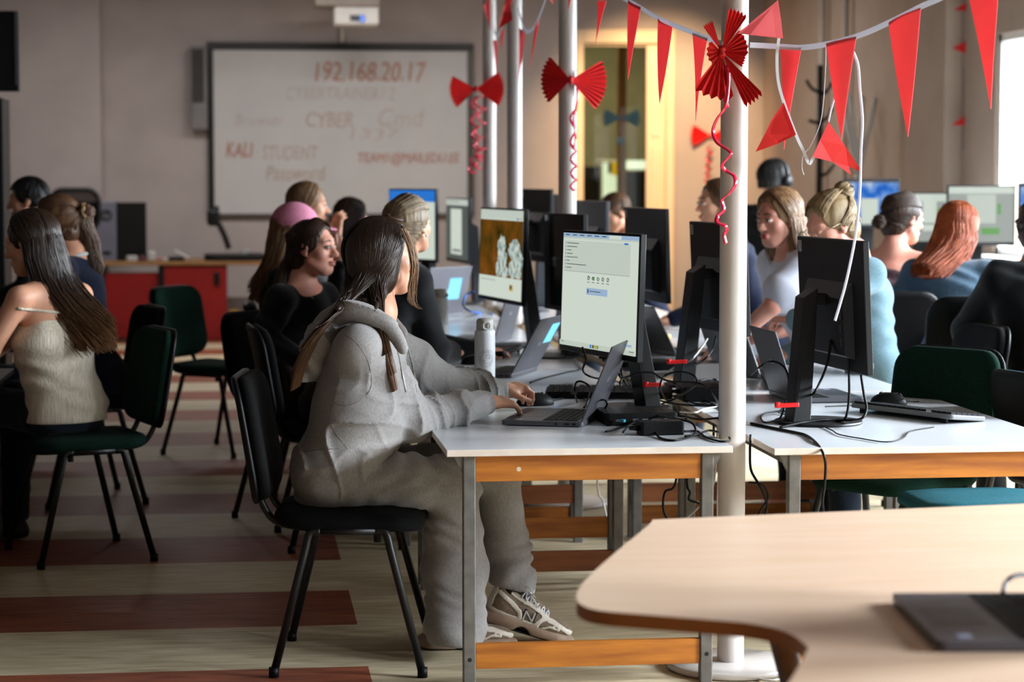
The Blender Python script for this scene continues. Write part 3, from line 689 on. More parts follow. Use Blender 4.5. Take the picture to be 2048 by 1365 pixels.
# ------------------------------------------------------------------ laptops
M_lap = mat('laptop_grey', '57565c', .42, .4, c2='515056', nscale=90)
M_lapd = mat('laptop_dark', '3c3a3d', .4, .4); M_key = mat('key_black', '101113', .6, spec=.2); M_cyan = mat('cyan_label', '6fc0e6', .6, c2='66b8e0')
M_port = mat('port_black', '050506', .5); M_silver = mat('silver', '9a9da2', .35, .8)
def laptop(label, c, rz, W=.345, D=.245, ang=105., sticker=None, stick_mat=None, m=None, screen=None, keym=None):
    """c: centre of the base on the desk (x,y); the user sits on local -x, hinge on local +x"""
    z = c[2] if len(c) > 2 else DESKH
    t = thing('laptop', label, 'laptop', (c[0], c[1], z), rz); m = m or M_lap
    b = B(); b.prism([(x, y) for x, y in rrect(D, W, .012)], .003, .018); bs = b.build('base', m, t, bevel=.002)
    b = B(); b.prism(rrect(D * .93, W * .94, .02), .0, .004); b.build('underside', M_port, bs)
    # keyboard well and keys
    b = B(); b.box(-D * .02, D * .42, -W * .46, W * .46, .0181, .0186); b.build('keyboard_deck', M_lapd, t)
    b = B(); n = 15
    for r in range(6):
        for k in range(n):
            if r == 0 and 4 <= k <= 9:
                if k != 4: continue
                y0, y1 = -W * .45 + 4 * W * .9 / n, -W * .45 + 10 * W * .9 / n
            else: y0 = -W * .45 + k * W * .9 / n; y1 = y0 + W * .9 / n
            x0 = -D * .01 + r * D * .42 / 6; x1 = x0 + D * .42 / 6
            b.box(x0 + .0015, x1 - .0015, y0 + .0015, y1 - .0015, .0186, .0202)
    b.build('keys', keym or M_key, t, kind='stuff')
    b = B(); b.box(-D * .44, -D * .10, -W * .17, W * .17, .0181, .0185); b.build('touchpad', M_lapd, t)
    b = B(); b.box(-D * .36, -D * .28, -W * .43, -W * .35, .0181, .0184); b.build('palm_sticker', mat('palm_label', '5b7fc8', .4, c2='d8dce8', nscale=60), t)
    b = B()
    for k, (x, w_) in enumerate(((.06, .008), (.09, .016), (.115, .012))): b.box(x - .02, x - .02 + w_, -W / 2 - .0006, -W / 2 + .001, .007, .013)
    b.build('side_ports', M_port, t)
    # lid
    a = math.radians(ang); H = D * .97
    L = Matrix.Translation((D / 2 - .008, 0, .019)) @ Matrix.Rotation(a - PI / 2, 4, 'Y')   # local z up the lid, -x faces the user
    b = B(); b.M = L; b.box(0, .006, -W / 2, W / 2, 0, H); ld = b.build('lid', m, t, bevel=.002)
    b = ui(W * .95, H * .88, screen or [(0, 0, 1, 1, 'off')]); b.v = [L @ Vector((-v[0] - .0006, -v[1], v[2] + H * .52)) for v in b.v]; b.f = [tuple(reversed(f)) for f in b.f]
    b.build('screen', SCR, t)
    b = B(); b.tube([(D / 2 - .008, -W * .4, .017), (D / 2 - .008, W * .4, .017)], .006, 8); b.build('hinge', M_lapd, t, True)
    if sticker:
        u0, v0, u1, v1 = sticker; b = B(); b.M = L; b.box(.006, .0068, u0 * W, u1 * W, v0 * H, v1 * H); b.build('label_sticker', stick_mat or M_cyan, ld)
    b = B(); b.M = L; b.box(.006, .0066, -W * .06, W * .06, H * .47, H * .53); b.build('lid_badge', M_silver, ld)
    return t
lapA = laptop('open grey laptop under the hands of the girl in the grey hoodie', (.985, 7.11), math.radians(-19), .385, .262, 112)
laptop('grey laptop with a cyan label on its lid, behind the nearest white bottle', (.985, 8.81), math.radians(-23.4), .36, .25, 119, (.13, .5, .44, .86))
laptop('slim grey laptop seen edge-on before the crystals monitor', (1.10, 10.55), math.radians(-20), .36, .25, 106)
laptop('blue-grey laptop with a cyan label, right of the girl with the claw clip', (.99, 12.41), math.radians(-45), .36, .28, 104, (.02, .32, .3, .76))
laptop('open grey laptop under the front right black monitor', (1.995, 7.70), math.radians(182), .34, .25, 108)
laptop('open pale laptop used by the blonde girl with the bun, seen edge-on', (2.02, 8.65), math.radians(200), .33, .23, 112, m=M_silver)
laptop('pale laptop behind the half-hidden black monitor, before the girl in the white T-shirt', (1.92, 9.75), math.radians(195), .33, .23, 118, m=M_silver)
p = onz(1950, 1235, bz + .002); laptop('dark grey laptop on the beech desk, cut by the right frame edge', (1.262, 3.652, bz), math.radians(-6), .425, .275, 108, m=mat('laptop_charcoal', '57545a', .4, .45))

# ------------------------------------------------------------------ keyboards, mice
def keyboard(label, c, rz, W=.44, D=.145, m=None, tilt=0.06):
    t = thing('keyboard', label, 'keyboard', (c[0], c[1], DESKH), rz); m = m or M_shell
    T = Matrix.Rotation(-tilt, 4, 'Y')   # +x is the far edge, raised
    b = B(); b.M = Matrix.Translation((0, 0, .008)) @ T; b.prism(rrect(D, W, .012), 0, .016); b.build('body', m, t, bevel=.004)
    b = B(); b.M = Matrix.Translation((0, 0, .008)) @ T
    for r in range(6):
        n = 20
        for k in range(n):
            if r == 0 and 4 < k < 9: continue
            y0 = -W * .48 + k * W * .96 / n; y1 = y0 + W * .96 / n
            if r == 0 and k == 4: y1 += 4 * W * .96 / n
            if k in (15,): continue
            x0 = -D * .45 + r * D * .15
            b.box(x0 + .0012, x0 + D * .15 - .0012, y0 + .0012, y1 - .0012, .016, .023)
    b.build('keys', M_key, t, kind='stuff')
    for s in (-1, 1):
        b = B(); b.box(D * .36, D * .42, s * W * .4 - .012, s * W * .4 + .012, 0, .02); b.build('foot', M_shell, t)
    return t
def mouse(label, c, rz, s=1., m=None, z=None):
    t = thing('mouse', label, 'computer mouse', (c[0], c[1], DESKH if z is None else z), rz)
    sd = SDF((-.07, -.045, -.01), (.07, .045, .05), .003); sd.ell((0, 0, .006), (.058 * s, .033 * s, .033 * s)); sd.plane_cut((0, 0, .001), (0, 0, -1)); sd.build('shell', m or M_shell, t)
    b = B(); b.tube([(.026, -.005, .0335 * s), (.026, .005, .0335 * s)], .007, 12); b.build('scroll_wheel', mat('wheel_rubber', '2a2c30', .6), t, True)
    b = B(); b.box(-.005, .05, -.0007, .0007, .030 * s, .0345 * s) if False else b.tube([(.008, 0, .0385 * s), (.03, 0, .0352 * s), (.05, 0, .022 * s)], .0008, 6); b.build('button_seam', M_port, t)
    return t
M_kgrey = mat('keyboard_grey', '6f6f70', .55, spec=.3)
keyboard('black keyboard with grey front edge on the front right desk', (2.17, 7.07), math.radians(-152), .46, .16, M_kgrey, .10)
keyboard('black keyboard behind the front laptop, below the browser monitor', (1.28, 7.83), math.radians(78), .45, .15, None, .10)
keyboard('black keyboard behind the nearest white bottle near the crystals monitor', (1.10, 9.72), math.radians(-18), .44, .145)
keyboard('black keyboard beside the nearest column, before the half-hidden monitor', (2.0, 8.2), math.radians(170), .44, .145)
keyboard('black keyboard standing behind the front browser monitor, below the boy', (1.62, 9.5), math.radians(160), .44, .145)
mouse('black mouse by the keyboard on the front right desk', (2.19, 7.46), math.radians(150), 1.1)
mouse('black mouse under the far hand of the girl in the grey hoodie', (.985, 7.58), math.radians(10), 1.15)
mouse('black mouse by the elbow of the girl with the claw clip', (.955, 9.25), math.radians(0), 1.1)
mouse('black mouse half hidden by the stand of the front right monitor', (2.05, 8.45), math.radians(170), 1.0)

# ------------------------------------------------------------------ power bricks, docks, clips, adapters
def brick(label, c, rz, d, name='power_adapter', cat='adapter', m=None, z=None):
    t = thing(name, label, cat, (c[0], c[1], DESKH if z is None else z), rz)
    b = B(); b.prism(rrect(d[0], d[1], .008), 0.0005, d[2]); b.build('case', m or M_shell, t, bevel=.003)
    b = B(); b.tube([(-d[0] / 2 + .002, 0, d[2] * .5), (-d[0] / 2 - .03, 0, d[2] * .5)], [.009, .006], 10); b.build('strain_relief', M_blk, t, True)
    return t
p = onz(1305, 868); brick('black power adapter lying at the front edge of the left desk', (p.x + .02, p.y - .02), math.radians(6), (.135, .065, .042))
pc = thing('mini_computer', 'flat black mini computer lying behind the laptop, ports facing front', 'computer', (1.235, 7.02, DESKH), math.radians(2))
b = B(); b.prism(rrect(.23, .20, .012), .001, .04); cs = b.build('case', M_shell, pc, bevel=.003)
b = B()
for k in range(16): b.box(-.10 + k * .0125, -.095 + k * .0125, -.06, .06, .0401, .0408)
b.build('vents', M_port, cs)
b = B(); b.box(-.03, -.012, -.1006, -.0995, .012, .022); b.box(.0, .018, -.1006, -.0995, .012, .022); b.box(.03, .06, -.1006, -.0995, .014, .02); b.build('rear_ports', M_silver, pc)
p = onz(1325, 855); brick('small black adapter half hidden by the nearest column on the right desk', (1.535, 7.05), math.radians(80), (.09, .05, .04))
brick('black docking box standing behind the nearest column', (1.62, 8.95), math.radians(10), (.2, .18, .035), 'docking_station', 'dock')
brick('dark docking box beneath the stand of the half-hidden monitor', (1.60, 7.75), math.radians(-5), (.16, .26, .05), 'docking_station', 'dock')
brick('grey box on the right row, before the girl in the white T-shirt', (1.76, 8.55), math.radians(10), (.16, .16, .06), 'docking_station', 'dock', mat('warm_grey_plastic', '5a5552', .5))
M_red = mat('red_plastic', 'ef1410', .4, c2='e51210')
def clip(label, px, py, ln_px, Y0, rz=0.):
    a = ony(px, py, Y0); c = ony(px + ln_px, py, Y0)
    t = thing('cable_clip', label, 'cable clip', ((a.x + c.x) / 2, Y0, a.z), rz); h = (c.x - a.x) / 2
    b = B(); b.M = Matrix.Rotation(-.03, 4, 'Y'); b.prism(rrect(2 * h, .016, .006), -.007, .006); b.build('strap', M_red, t, bevel=.002)
    b = B(); b.tube([(-h * .8, -.0, -.008), (-h * .8, .0, .009)], .009, 10); b.build('loop', M_red, t, True)
    return t
clip('red cable strap wrapped round the stand of the front right monitor', 1550, 811, 48, 6.83)
clip('red cable strap on the leads below the front browser monitor', 1288, 770, 36, 7.35)
clip('red cable strap on the leads below the half-hidden monitor', 1334, 724, 40, 8.1)
t = thing('usb_plug', 'silver and blue USB plug lying loose in front of the mini computer', 'plug', tuple(ony(1243, 842, 6.895)), math.radians(-35))
b = B(); b.box(-.017, 0, -.006, .006, -.003, .003); b.build('metal_shell', M_silver, t, bevel=.0006)
b = B(); b.box(-.003, .012, -.0075, .0075, -.0045, .0045); b.build('grip', mat('usb_blue', '2c93a8', .5), t, bevel=.0015)
b = B(); p = onz(1560, 773); b.M = Matrix.Translation(p) @ Matrix.Rotation(.3, 4, 'Z'); b.box(-.035, .035, -.03, .03, .0003, .0012)
tag(b.build('sticky_note', mat('pink_paper', 'ef5a78', .8)), 'pink sticky note on the right desk beside the nearest column', 'sticky note')
M_paper = mat('paper', 'dcdcd8', .8)
for k, (px, py, w_, h_, a, lab) in enumerate(((1320, 655, .30, .21, .2, 'white paper sheet on the right row left of the half-hidden monitor'), (1640, 652, .24, .17, -.3, 'white folded paper by the hands of the blonde girl with the bun'), (1335, 640, .2, .28, -.4, 'white paper sheet at the far edge of the right row before the boy'))):
    b = B(); p = onz(px, py); b.M = Matrix.Translation(p) @ Matrix.Rotation(a, 4, 'Z'); b.box(-w_ / 2, w_ / 2, -h_ / 2, h_ / 2, .0003, .0016 + k * .004)
    tag(b.build('paper_sheet', M_paper), lab, 'paper')
b = B(); p = onz(1322, 680); b.M = Matrix.Translation(p); b.prism(rrect(.09, .09, .03), .0005, .03); tag(b.build('yellow_packet', mat('amber_packet', 'd29a1c', .4, c2='b87c12', nscale=20), bevel=.01), 'small amber packet on the right row beside a keyboard', 'packet')

# ------------------------------------------------------------------ cables: each one a thing of its own
def cable(label, pts, r=.0032, m=None, name='cable', n=8):
    b = B(); b.tube(spline(pts, n), r, 7); return tag(b.build(name, m or M_shell, smooth=True), label, 'cable')
def dz(px, py, h=0.): p = onz(px, py); p.z += .004 + h; return p
def at(px, py, Y0): return ony(px, py, Y0)
cable('thick black cable hanging from the back of the front right monitor at left', [at(1662, 680, 6.95), at(1655, 725, 6.93), at(1640, 765, 6.92), at(1624, 790, 6.9), dz(1600, 800), dz(1570, 785)], .0042)
cable('black cable hanging straight below the front right monitor', [at(1697, 690, 6.86), at(1698, 740, 6.86), at(1698, 800, 6.85), at(1690, 838, 6.84), dz(1670, 849, .01), dz(1620, 853, .012), dz(1560, 858)], .0042)
cable('black cable looping from the right of the front right monitor to its foot', [at(1722, 750, 6.78), at(1728, 790, 6.77), at(1733, 818, 6.76), at(1722, 838, 6.74), dz(1685, 851, .012), dz(1640, 852, .014), dz(1580, 856, .003)], .0042)
cable('black lead crossing the right desk and hanging over its front edge', [dz(1502, 850), dz(1560, 862), dz(1590, 868), dz(1612, 874), dz(1630, 887), at(1645, 905, 6.27), at(1651, 930, 6.265), at(1649, 970, 6.27), at(1645, 1010, 6.28), at(1654, 1060, 6.29)], .0042)
cable('thin keyboard lead wandering over the front right desk', [dz(1868, 857), dz(1822, 865), dz(1805, 880), dz(1770, 887), dz(1720, 880), dz(1678, 872), dz(1660, 862), dz(1610, 842), dz(1560, 830)], .002)
cable('black cable arching between the nearest column and the right monitor stand', [dz(1500, 755), at(1515, 738, 7.1), at(1538, 724, 7.1), at(1560, 728, 7.1), at(1574, 745, 7.08), at(1578, 775, 7.05), at(1572, 805, 7.0), dz(1558, 828)], .0036)
cable('black cable looped flat left of the right monitor foot', [dz(1600, 838), dz(1575, 826), dz(1535, 828), dz(1522, 838), dz(1530, 848), dz(1556, 842), at(1565, 826, 6.9), at(1572, 800, 6.9)], .0032)
cable('mouse lead with a bend beside the open right laptop', [dz(1838, 806), dz(1812, 805), at(1798, 787, 7.2), dz(1770, 795), dz(1730, 812), dz(1700, 814), dz(1650, 816)], .0018)
cable('black cable hanging down behind the nearest column', [(1.5, 6.55, .71), at(1500, 905, 6.52), at(1502, 940, 6.52), at(1515, 965, 6.5), at(1528, 990, 6.5), at(1534, 1015, 6.5), at(1526, 1040, 6.5)], .004)
cable('second black cable tangled under the desks behind the nearest column', [at(1497, 966, 6.6), at(1510, 967, 6.6), at(1524, 970, 6.6), at(1534, 985, 6.6), at(1535, 1000, 6.6), at(1522, 1020, 6.6), at(1510, 1045, 6.6)], .0035)
loops = [
    ('black cable arching from the browser monitor over the laptop', [at(1165, 695, 7.35), at(1172, 720, 7.3), at(1166, 742, 7.28), at(1185, 755, 7.25), dz(1230, 765), dz(1262, 775), dz(1300, 790)]),
    ('black cable dropping from the browser monitor, nearest its left side', [at(1226, 705, 7.3), at(1232, 735, 7.3), at(1245, 760, 7.3), dz(1270, 780, .01), dz(1310, 800), dz(1360, 812), dz(1440, 815)]),
    ('black cable dropping from the browser monitor at its middle', [at(1243, 712, 7.25), at(1243, 745, 7.25), at(1252, 768, 7.22), dz(1280, 788, .01), dz(1350, 795), dz(1400, 801), dz(1447, 822)]),
    ('large black cable loop standing left of the nearest column', [dz(1262, 790), at(1240, 770, 7.1), at(1252, 755, 7.1), at(1300, 745, 7.1), at(1335, 762, 7.1), at(1400, 768, 7.1), at(1425, 790, 7.0), dz(1446, 825)]),
    ('second black cable loop rising over the leads', [dz(1330, 800), at(1320, 775, 7.2), at(1330, 752, 7.2), at(1360, 744, 7.2), at(1388, 752, 7.2), at(1390, 772, 7.15), dz(1350, 800), dz(1320, 812)]),
    ('black cable curling round the small laptop charger lead', [dz(1154, 808), at(1150, 785, 7.3), at(1152, 766, 7.3), at(1165, 764, 7.3), at(1180, 776, 7.3), dz(1176, 800), dz(1172, 814)]),
    ('thin mouse lead from the far hand to the keyboard', [dz(1098, 805), dz(1120, 800), dz(1140, 793), dz(1160, 793), dz(1172, 806), dz(1168, 818)]),
    ('black charger lead curling at the front edge of the left desk', [dz(1246, 873, .008), dz(1262, 858, .01), dz(1300, 848, .02), at(1350, 838, 6.75), at(1385, 848, 6.7), dz(1388, 872), dz(1350, 884), dz(1316, 876), dz(1312, 862, .02), dz(1345, 850, .02)]),
    ('black lead looping towards the nearest column along the front edge', [dz(1368, 866), dz(1395, 866), dz(1412, 878), dz(1440, 886), dz(1460, 884), dz(1452, 874), dz(1420, 864), dz(1395, 872), dz(1370, 876)]),
    ('black lead behind the charger, running right to the column', [dz(1212, 866), dz(1230, 862), dz(1290, 845), dz(1350, 835), dz(1400, 842), dz(1442, 838)]),
    ('black cable coiled on the left desk beside the column', [dz(1375, 800), dz(1395, 785, .03), dz(1430, 778, .03), dz(1445, 790), dz(1435, 808), dz(1390, 810), dz(1372, 797), dz(1400, 780)]),
    ('black lead in front of the laptop hinge', [dz(1200, 830), at(1214, 810, 7.0), at(1206, 800, 7.05), dz(1190, 812), dz(1180, 830)]),
    ('black cable behind the cyan-labelled laptop', [dz(1060, 768), dz(1090, 758), dz(1130, 748), dz(1165, 738), dz(1160, 715, .02), dz(1120, 718)]),
]
for l, p_ in loops: cable(l, p_, .0034)
cable('grey network cable lying left of the nearest column', [dz(1447, 816), dz(1425, 818), dz(1405, 822), dz(1390, 828), dz(1360, 826)], .0038, mat('cable_grey', 'a8a6a0', .6))
cable('bright grey cable in front of the half-hidden monitor stand', [at(1415, 678, 8.2), at(1400, 700, 8.15), at(1380, 722, 8.1), dz(1352, 745, .02), dz(1330, 752)], .0034, mat('cable_grey', 'a8a6a0', .6))
cable('black cable hanging from the half-hidden monitor', [at(1432, 672, 8.1), at(1425, 700, 8.1), at(1405, 722, 8.1), dz(1380, 742, .01), dz(1340, 748)], .0036)
cable('blue network cable curled by the crystals monitor', [at(948, 582, 10.6), at(932, 592, 10.6), at(926, 610, 10.5), at(938, 622, 10.4), dz(960, 628), dz(985, 630)], .005, mat('cable_blue', '2a6fd0', .5))
cable('white cable trailing to the floor beside the column base', [(1.502, 6.98, .675), (1.502, 6.98, .3), onz(1505, 1262, .0) + Vector((0, 0, .14)), onz(1540, 1262, .1), onz(1550, 1300, .02), onz(1530, 1330, .006)], .004, M_white)
cable('white cable curved on the floor by the nearest column', [onz(1495, 1345, .008), onz(1515, 1358, .006), onz(1540, 1362, .006), onz(1568, 1357, .006), onz(1600, 1340, .006)], .004, M_white)
cable('white cable hanging under the left row down to the floor', [at(1190, 771, 8.6), at(1195, 968, 8.6), at(1205, 1000, 8.6), at(1212, 1030, 8.6), at(1220, 1060, 8.55), at(1236, 1105, 8.5), onz(1240, 1122, .006)], .004, M_white)
for k, p_ in enumerate(([at(1356, 826, 7.6), at(1352, 962, 7.6), at(1330, 985, 7.6), at(1327, 1020, 7.6), at(1340, 1045, 7.6), at(1352, 1050, 7.6)], [at(1372, 833, 7.5), at(1374, 962, 7.5), at(1380, 985, 7.5), at(1378, 1000, 7.5), at(1400, 1010, 7.5), at(1404, 1035, 7.5)], [at(1428, 839, 7.4), at(1424, 962, 7.4), at(1415, 990, 7.4), at(1408, 1005, 7.4), at(1412, 1040, 7.4)])):
    cable(['black cable loop hanging under the left desk, leftmost of three by the column', 'black cable hanging under the left desk, middle of three by the column', 'black cable hanging under the left desk, nearest the column of three'][k], p_, .0042)
cable('grey cable slanting under the left desk beside the column', [at(1436, 846, 7.3), at(1428, 962, 7.3), at(1405, 1005, 7.35), at(1375, 1035, 7.4), at(1360, 1048, 7.4)], .004, mat('cable_grey', 'a8a6a0', .6))
cable('dark charger cable rising from the laptop on the beech desk', [onz(2006, 1186, bz + .022), ony(2010, 1170, 3.90), ony(2024, 1155, 3.91), ony(2050, 1150, 3.92), ony(2085, 1160, 3.93), onz(2110, 1195, bz + .005)], .0045, mat('cable_dark_grey', '3a3d42', .5))

# ------------------------------------------------------------------ bottles
M_bot = mat('white_bottle', 'd3d5d6', .35, c2='cdd0d2', coat=.2); M_capb = mat('bottle_cap', 'b9b8b0', .5); M_print = mat('bottle_print', '2c3a55', .5)
def bottle(label, loc, rz, logo=True, s=1.):
    t = thing('water_bottle', label, 'bottle', (loc[0], loc[1], DESKH), rz); R = .0345 * s
    b = B(); b.lathe([(R * .95, 0.0005), (R, .003), (R, .196 * s), (R * .985, .203 * s), (R * .93, .2085 * s), (R * .86, .212 * s)], seg=48); b.build('body', M_bot, t, True)
    b = B(); b.lathe([(R * .80, .212 * s), (R * .83, .215 * s), (R * .83, .236 * s), (R * .78, .245 * s), (R * .62, .249 * s)], seg=40); b.build('cap', M_capb, t, True)
    b = B(); ring = [(R * .86 * math.cos(a) , R * .86 * math.sin(a), .235 * s - .018 * s) for a in (0,)]
    # carrying loop: a rounded rectangle on the front of the cap and a hinge at the side
    lp = [(x * .5, y * .5) for x, y in rrect(.046 * s, .046 * s, .016 * s, 5)]
    pts = [Vector((lx, -R * .86 - .004, .226 * s + ly)) for lx, ly in lp]; b.tube(pts + [pts[0], pts[1]], .0032 * s, 8); b.build('carry_loop', mat('loop_grey', 'd0d0ca', .5), t, True)
    b = B(); b.tube([(R * .8, 0, .222 * s), (R * 1.05, 0, .222 * s)], .007 * s, 10); b.build('cap_hinge', M_capb, t, True)
    if logo:
        def wrap(vs, ux, uz, rot=0.):
            o = []
            for x, y, z in vs:
                c_, s_ = math.cos(rot), math.sin(rot); u = ux + x * c_ - y * s_; v = uz + x * s_ + y * c_; a = -PI / 2 + u / R
                o.append(((R + .0004) * math.cos(a), (R + .0004) * math.sin(a), v))
            return o
        b = B(); cz = .118 * s; rr = .0225 * s
        for txt, a0, step, dirn in (('CYBER WIZARDS', math.radians(212), -math.radians(12.5), 1), ('ESTONIA', math.radians(296), math.radians(13), -1)):
            for i, ch in enumerate(txt):
                if ch == ' ': continue
                a = a0 + i * step; v, f = text_geo(ch, .0062 * s); b._add(wrap(v, rr * math.cos(a), cz + rr * math.sin(a), a - PI / 2 if dirn > 0 else a + PI / 2), f)
        def seg_(x0, z0, x1, z1, w_=.0007):
            n = Vector((-(z1 - z0), x1 - x0)).normalized() * w_
            b._add(wrap([(x0 + n.x, z0 + n.y, 0), (x0 - n.x, z0 - n.y, 0), (x1 - n.x, z1 - n.y, 0), (x1 + n.x, z1 + n.y, 0)], 0, cz), [(0, 1, 2, 3)])
        for q in range(36):
            for rad in (.0285 * s, .0185 * s): a = 2 * PI * q / 36; a2 = 2 * PI * (q + 1) / 36; seg_(rad * math.cos(a), rad * math.sin(a), rad * math.cos(a2), rad * math.sin(a2), .0004)
        for off in (-.0018, .0018): seg_(-.011 + off, -.010 - off, .002 + off, .002 - off)
        seg_(-.0128, -.0082, -.0092, -.0118)
        for a in (20, 62, 100, 140, -20, -50): c_, s_ = math.cos(math.radians(a)), math.sin(math.radians(a)); seg_(.004 + c_ * .004, .004 + s_ * .004, .004 + c_ * .010, .004 + s_ * .010); seg_(.004 + c_ * .0105 - .001, .004 + s_ * .0105, .004 + c_ * .0105 + .001, .004 + s_ * .0105, .001)
        for k in range(3): seg_(-.018 + k * .012, -.062, -.009 + k * .012, -.062, .0045 if k == 2 else .0003)
        seg_(-.018, -.057, -.009, -.057, .0003); seg_(-.018, -.067, -.009, -.067, .0003)
        b.build('printed_emblem', M_print, t)
    return t
bottle('white water bottle with round printed emblem beside the hoodie girl\'s hands', (.863, 8.05), math.radians(4), True, 1.08)
bottle('plain white water bottle farther back by the girl with the claw clip', (.883, 10.15), math.radians(-25), False, 1.08)
# ------------------------------------------------------------------ far wall: whiteboard, speaker, projector, screens
M_board = mat('board_white', 'cfcfd0', .35, c2='c9cacc', nscale=3); M_frame = mat('board_frame', '1b1a1a', .4); M_frame2 = mat('board_frame_side', '5a5550', .4, .5)
Yb = FAR - .05
a, c = ony(414, 84, Yb), ony(948, 434, Yb); bx0, bx1, bz0, bz1 = a.x, c.x, c.z, a.z
t = thing('whiteboard', 'large whiteboard with faint reddish handwriting on the far wall', 'whiteboard', ((bx0 + bx1) / 2, FAR, (bz0 + bz1) / 2))
hw, hh = (bx1 - bx0) / 2, (bz1 - bz0) / 2
b = B(); b.box(-hw + .03, hw - .03, -.035, -.0005, -hh + .03, hh - .03); b.build('writing_surface', M_board, t)
b = B(); b.box(-hw, hw, -.055, -.0005, hh - .07, hh); b.build('top_frame', M_frame, t, bevel=.006)
b = B(); b.box(-hw, hw, -.05, -.0005, -hh, -hh + .035); b.build('bottom_frame', M_frame2, t, bevel=.006)
b = B(); b.box(-hw, -hw + .055, -.05, -.0005, -hh, hh); b.build('side_frame', M_frame, t, bevel=.006)
b = B(); b.box(hw - .06, hw, -.05, -.0005, -hh, hh); b.build('side_frame', M_frame2, t, bevel=.006)
b = B(); b.box(-.5, .5, -.1, -.03, -hh - .02, -hh + .005); b.build('pen_tray', M_frame2, t)
M_pen = [mat('marker_red', 'bd8a76', .8), mat('marker_pale', 'c0aea6', .8), mat('marker_faint', 'c8bfbb', .8), mat('marker_red_dark', 'b57862', .8)]
def scribble(txt, px0, px1, py, hpx, m, shear=.15, bold=.0):
    v, f = text_geo(txt, 1., 0., shear); xs = [q[0] for q in v]; zs = [q[1] for q in v]
    A, C_ = ony(px0, py - hpx / 2, Yb), ony(px1, py + hpx / 2, Yb); sx = (C_.x - A.x) / (max(xs) - min(xs)); sz = (A.z - C_.z) / (max(zs) - min(zs))
    b = B(); r = random.Random(len(txt))
    for dx in ((0, bold) if bold else (0,)):
        b._add([(A.x - t.location.x + dx + (q[0] - min(xs)) * sx, -.0358 - dx * .02, C_.z - t.location.z + (q[1] - min(zs)) * sz + .006 * math.sin(q[0] * 5 + py)) for q in v], [tuple(x) for x in f])
    b.build('handwriting', m, t)
scribble('192.168.20.17', 630, 852, 143, 40, M_pen[0], bold=.004)
scribble('CYBERTRAINER1:2', 572, 790, 187, 26, M_pen[2])
scribble('Browser', 470, 568, 240, 24, M_pen[2])
scribble('CYBER', 612, 706, 240, 30, M_pen[1], bold=.003); scribble('Cmd', 757, 848, 236, 36, M_pen[2])
scribble('KALI', 452, 505, 300, 30, M_pen[3], bold=.004); scribble(': STUDENT', 512, 636, 306, 28, M_pen[1]); scribble('Password', 532, 650, 346, 30, M_pen[1], bold=.004)
scribble('1337', 700, 800, 268, 22, M_pen[2]); scribble('TEAM1@MAILEDU.EE', 716, 920, 318, 26, M_pen[3], bold=.003)
def at_box(b, x0, y0, x1, y1, Y0, Y1, o):
    A, C_ = ony(x0, y0, Y0), ony(x1, y1, Y0); b.box(A.x - o.x, C_.x - o.x, Y0 - o.y, Y1 - o.y, C_.z - o.z, A.z - o.z)
o = ony(398, 178, FAR - .16); t = thing('wall_speaker', 'grey wall speaker left of the whiteboard', 'speaker', o)
b = B(); at_box(b, 381, 93, 415, 260, FAR - .16, FAR, o); b.build('cabinet', mat('speaker_grey', '7d7c7e', .5), t, bevel=.012)
b = B(); at_box(b, 384, 98, 408, 205, FAR - .168, FAR - .158, o); b.build('grille', mat('speaker_grille', '3f3f42', .8), t, bevel=.004)
o = ony(715, 20, 20.3); t = thing('projector', 'white projector on a bracket above the whiteboard', 'projector', o)
b = B(); at_box(b, 668, 8, 758, 50, 20.15, 20.5, o); b.build('body', M_white, t, bevel=.02)
b = B(); at_box(b, 700, 30, 730, 42, 20.14, 20.16, o); b.build('front_vent', mat('vent_grey', '4a4c55', .6), t)
b = B(); at_box(b, 630, -8, 760, 12, 20.1, 20.55, o); b.build('mounting_plate', mat('mount_beige', '9f948c', .6), t, bevel=.01)
b = B(); at_box(b, 690, -60, 735, -6, 20.28, 20.36, o); b.build('ceiling_arm', M_white, t)
A = ony(684, 40, 20.5); b = B(); b.box(-.035, .035, .2, FAR - o.y, -.02, .05); b.build('wall_arm', M_white, t)
b = B(); p0, p1 = ony(684, 48, FAR - .03), ony(684, 84, FAR - .03); b.tube([p0, p1], .02, 8); tag(b.build('cable_duct', M_white, smooth=True), 'short white cable duct running down to the whiteboard top', 'cable duct')
b = B(); b.tube(spline([ony(722, 32, 20.12), ony(726, 38, 20.12), ony(722, 42, 20.12)], 4), .02, 12); lens = b.build('lens', emis('projector_blue_led', '5f7fd0', .8), t, True); lens.matrix_parent_inverse = Matrix.Translation(-o)
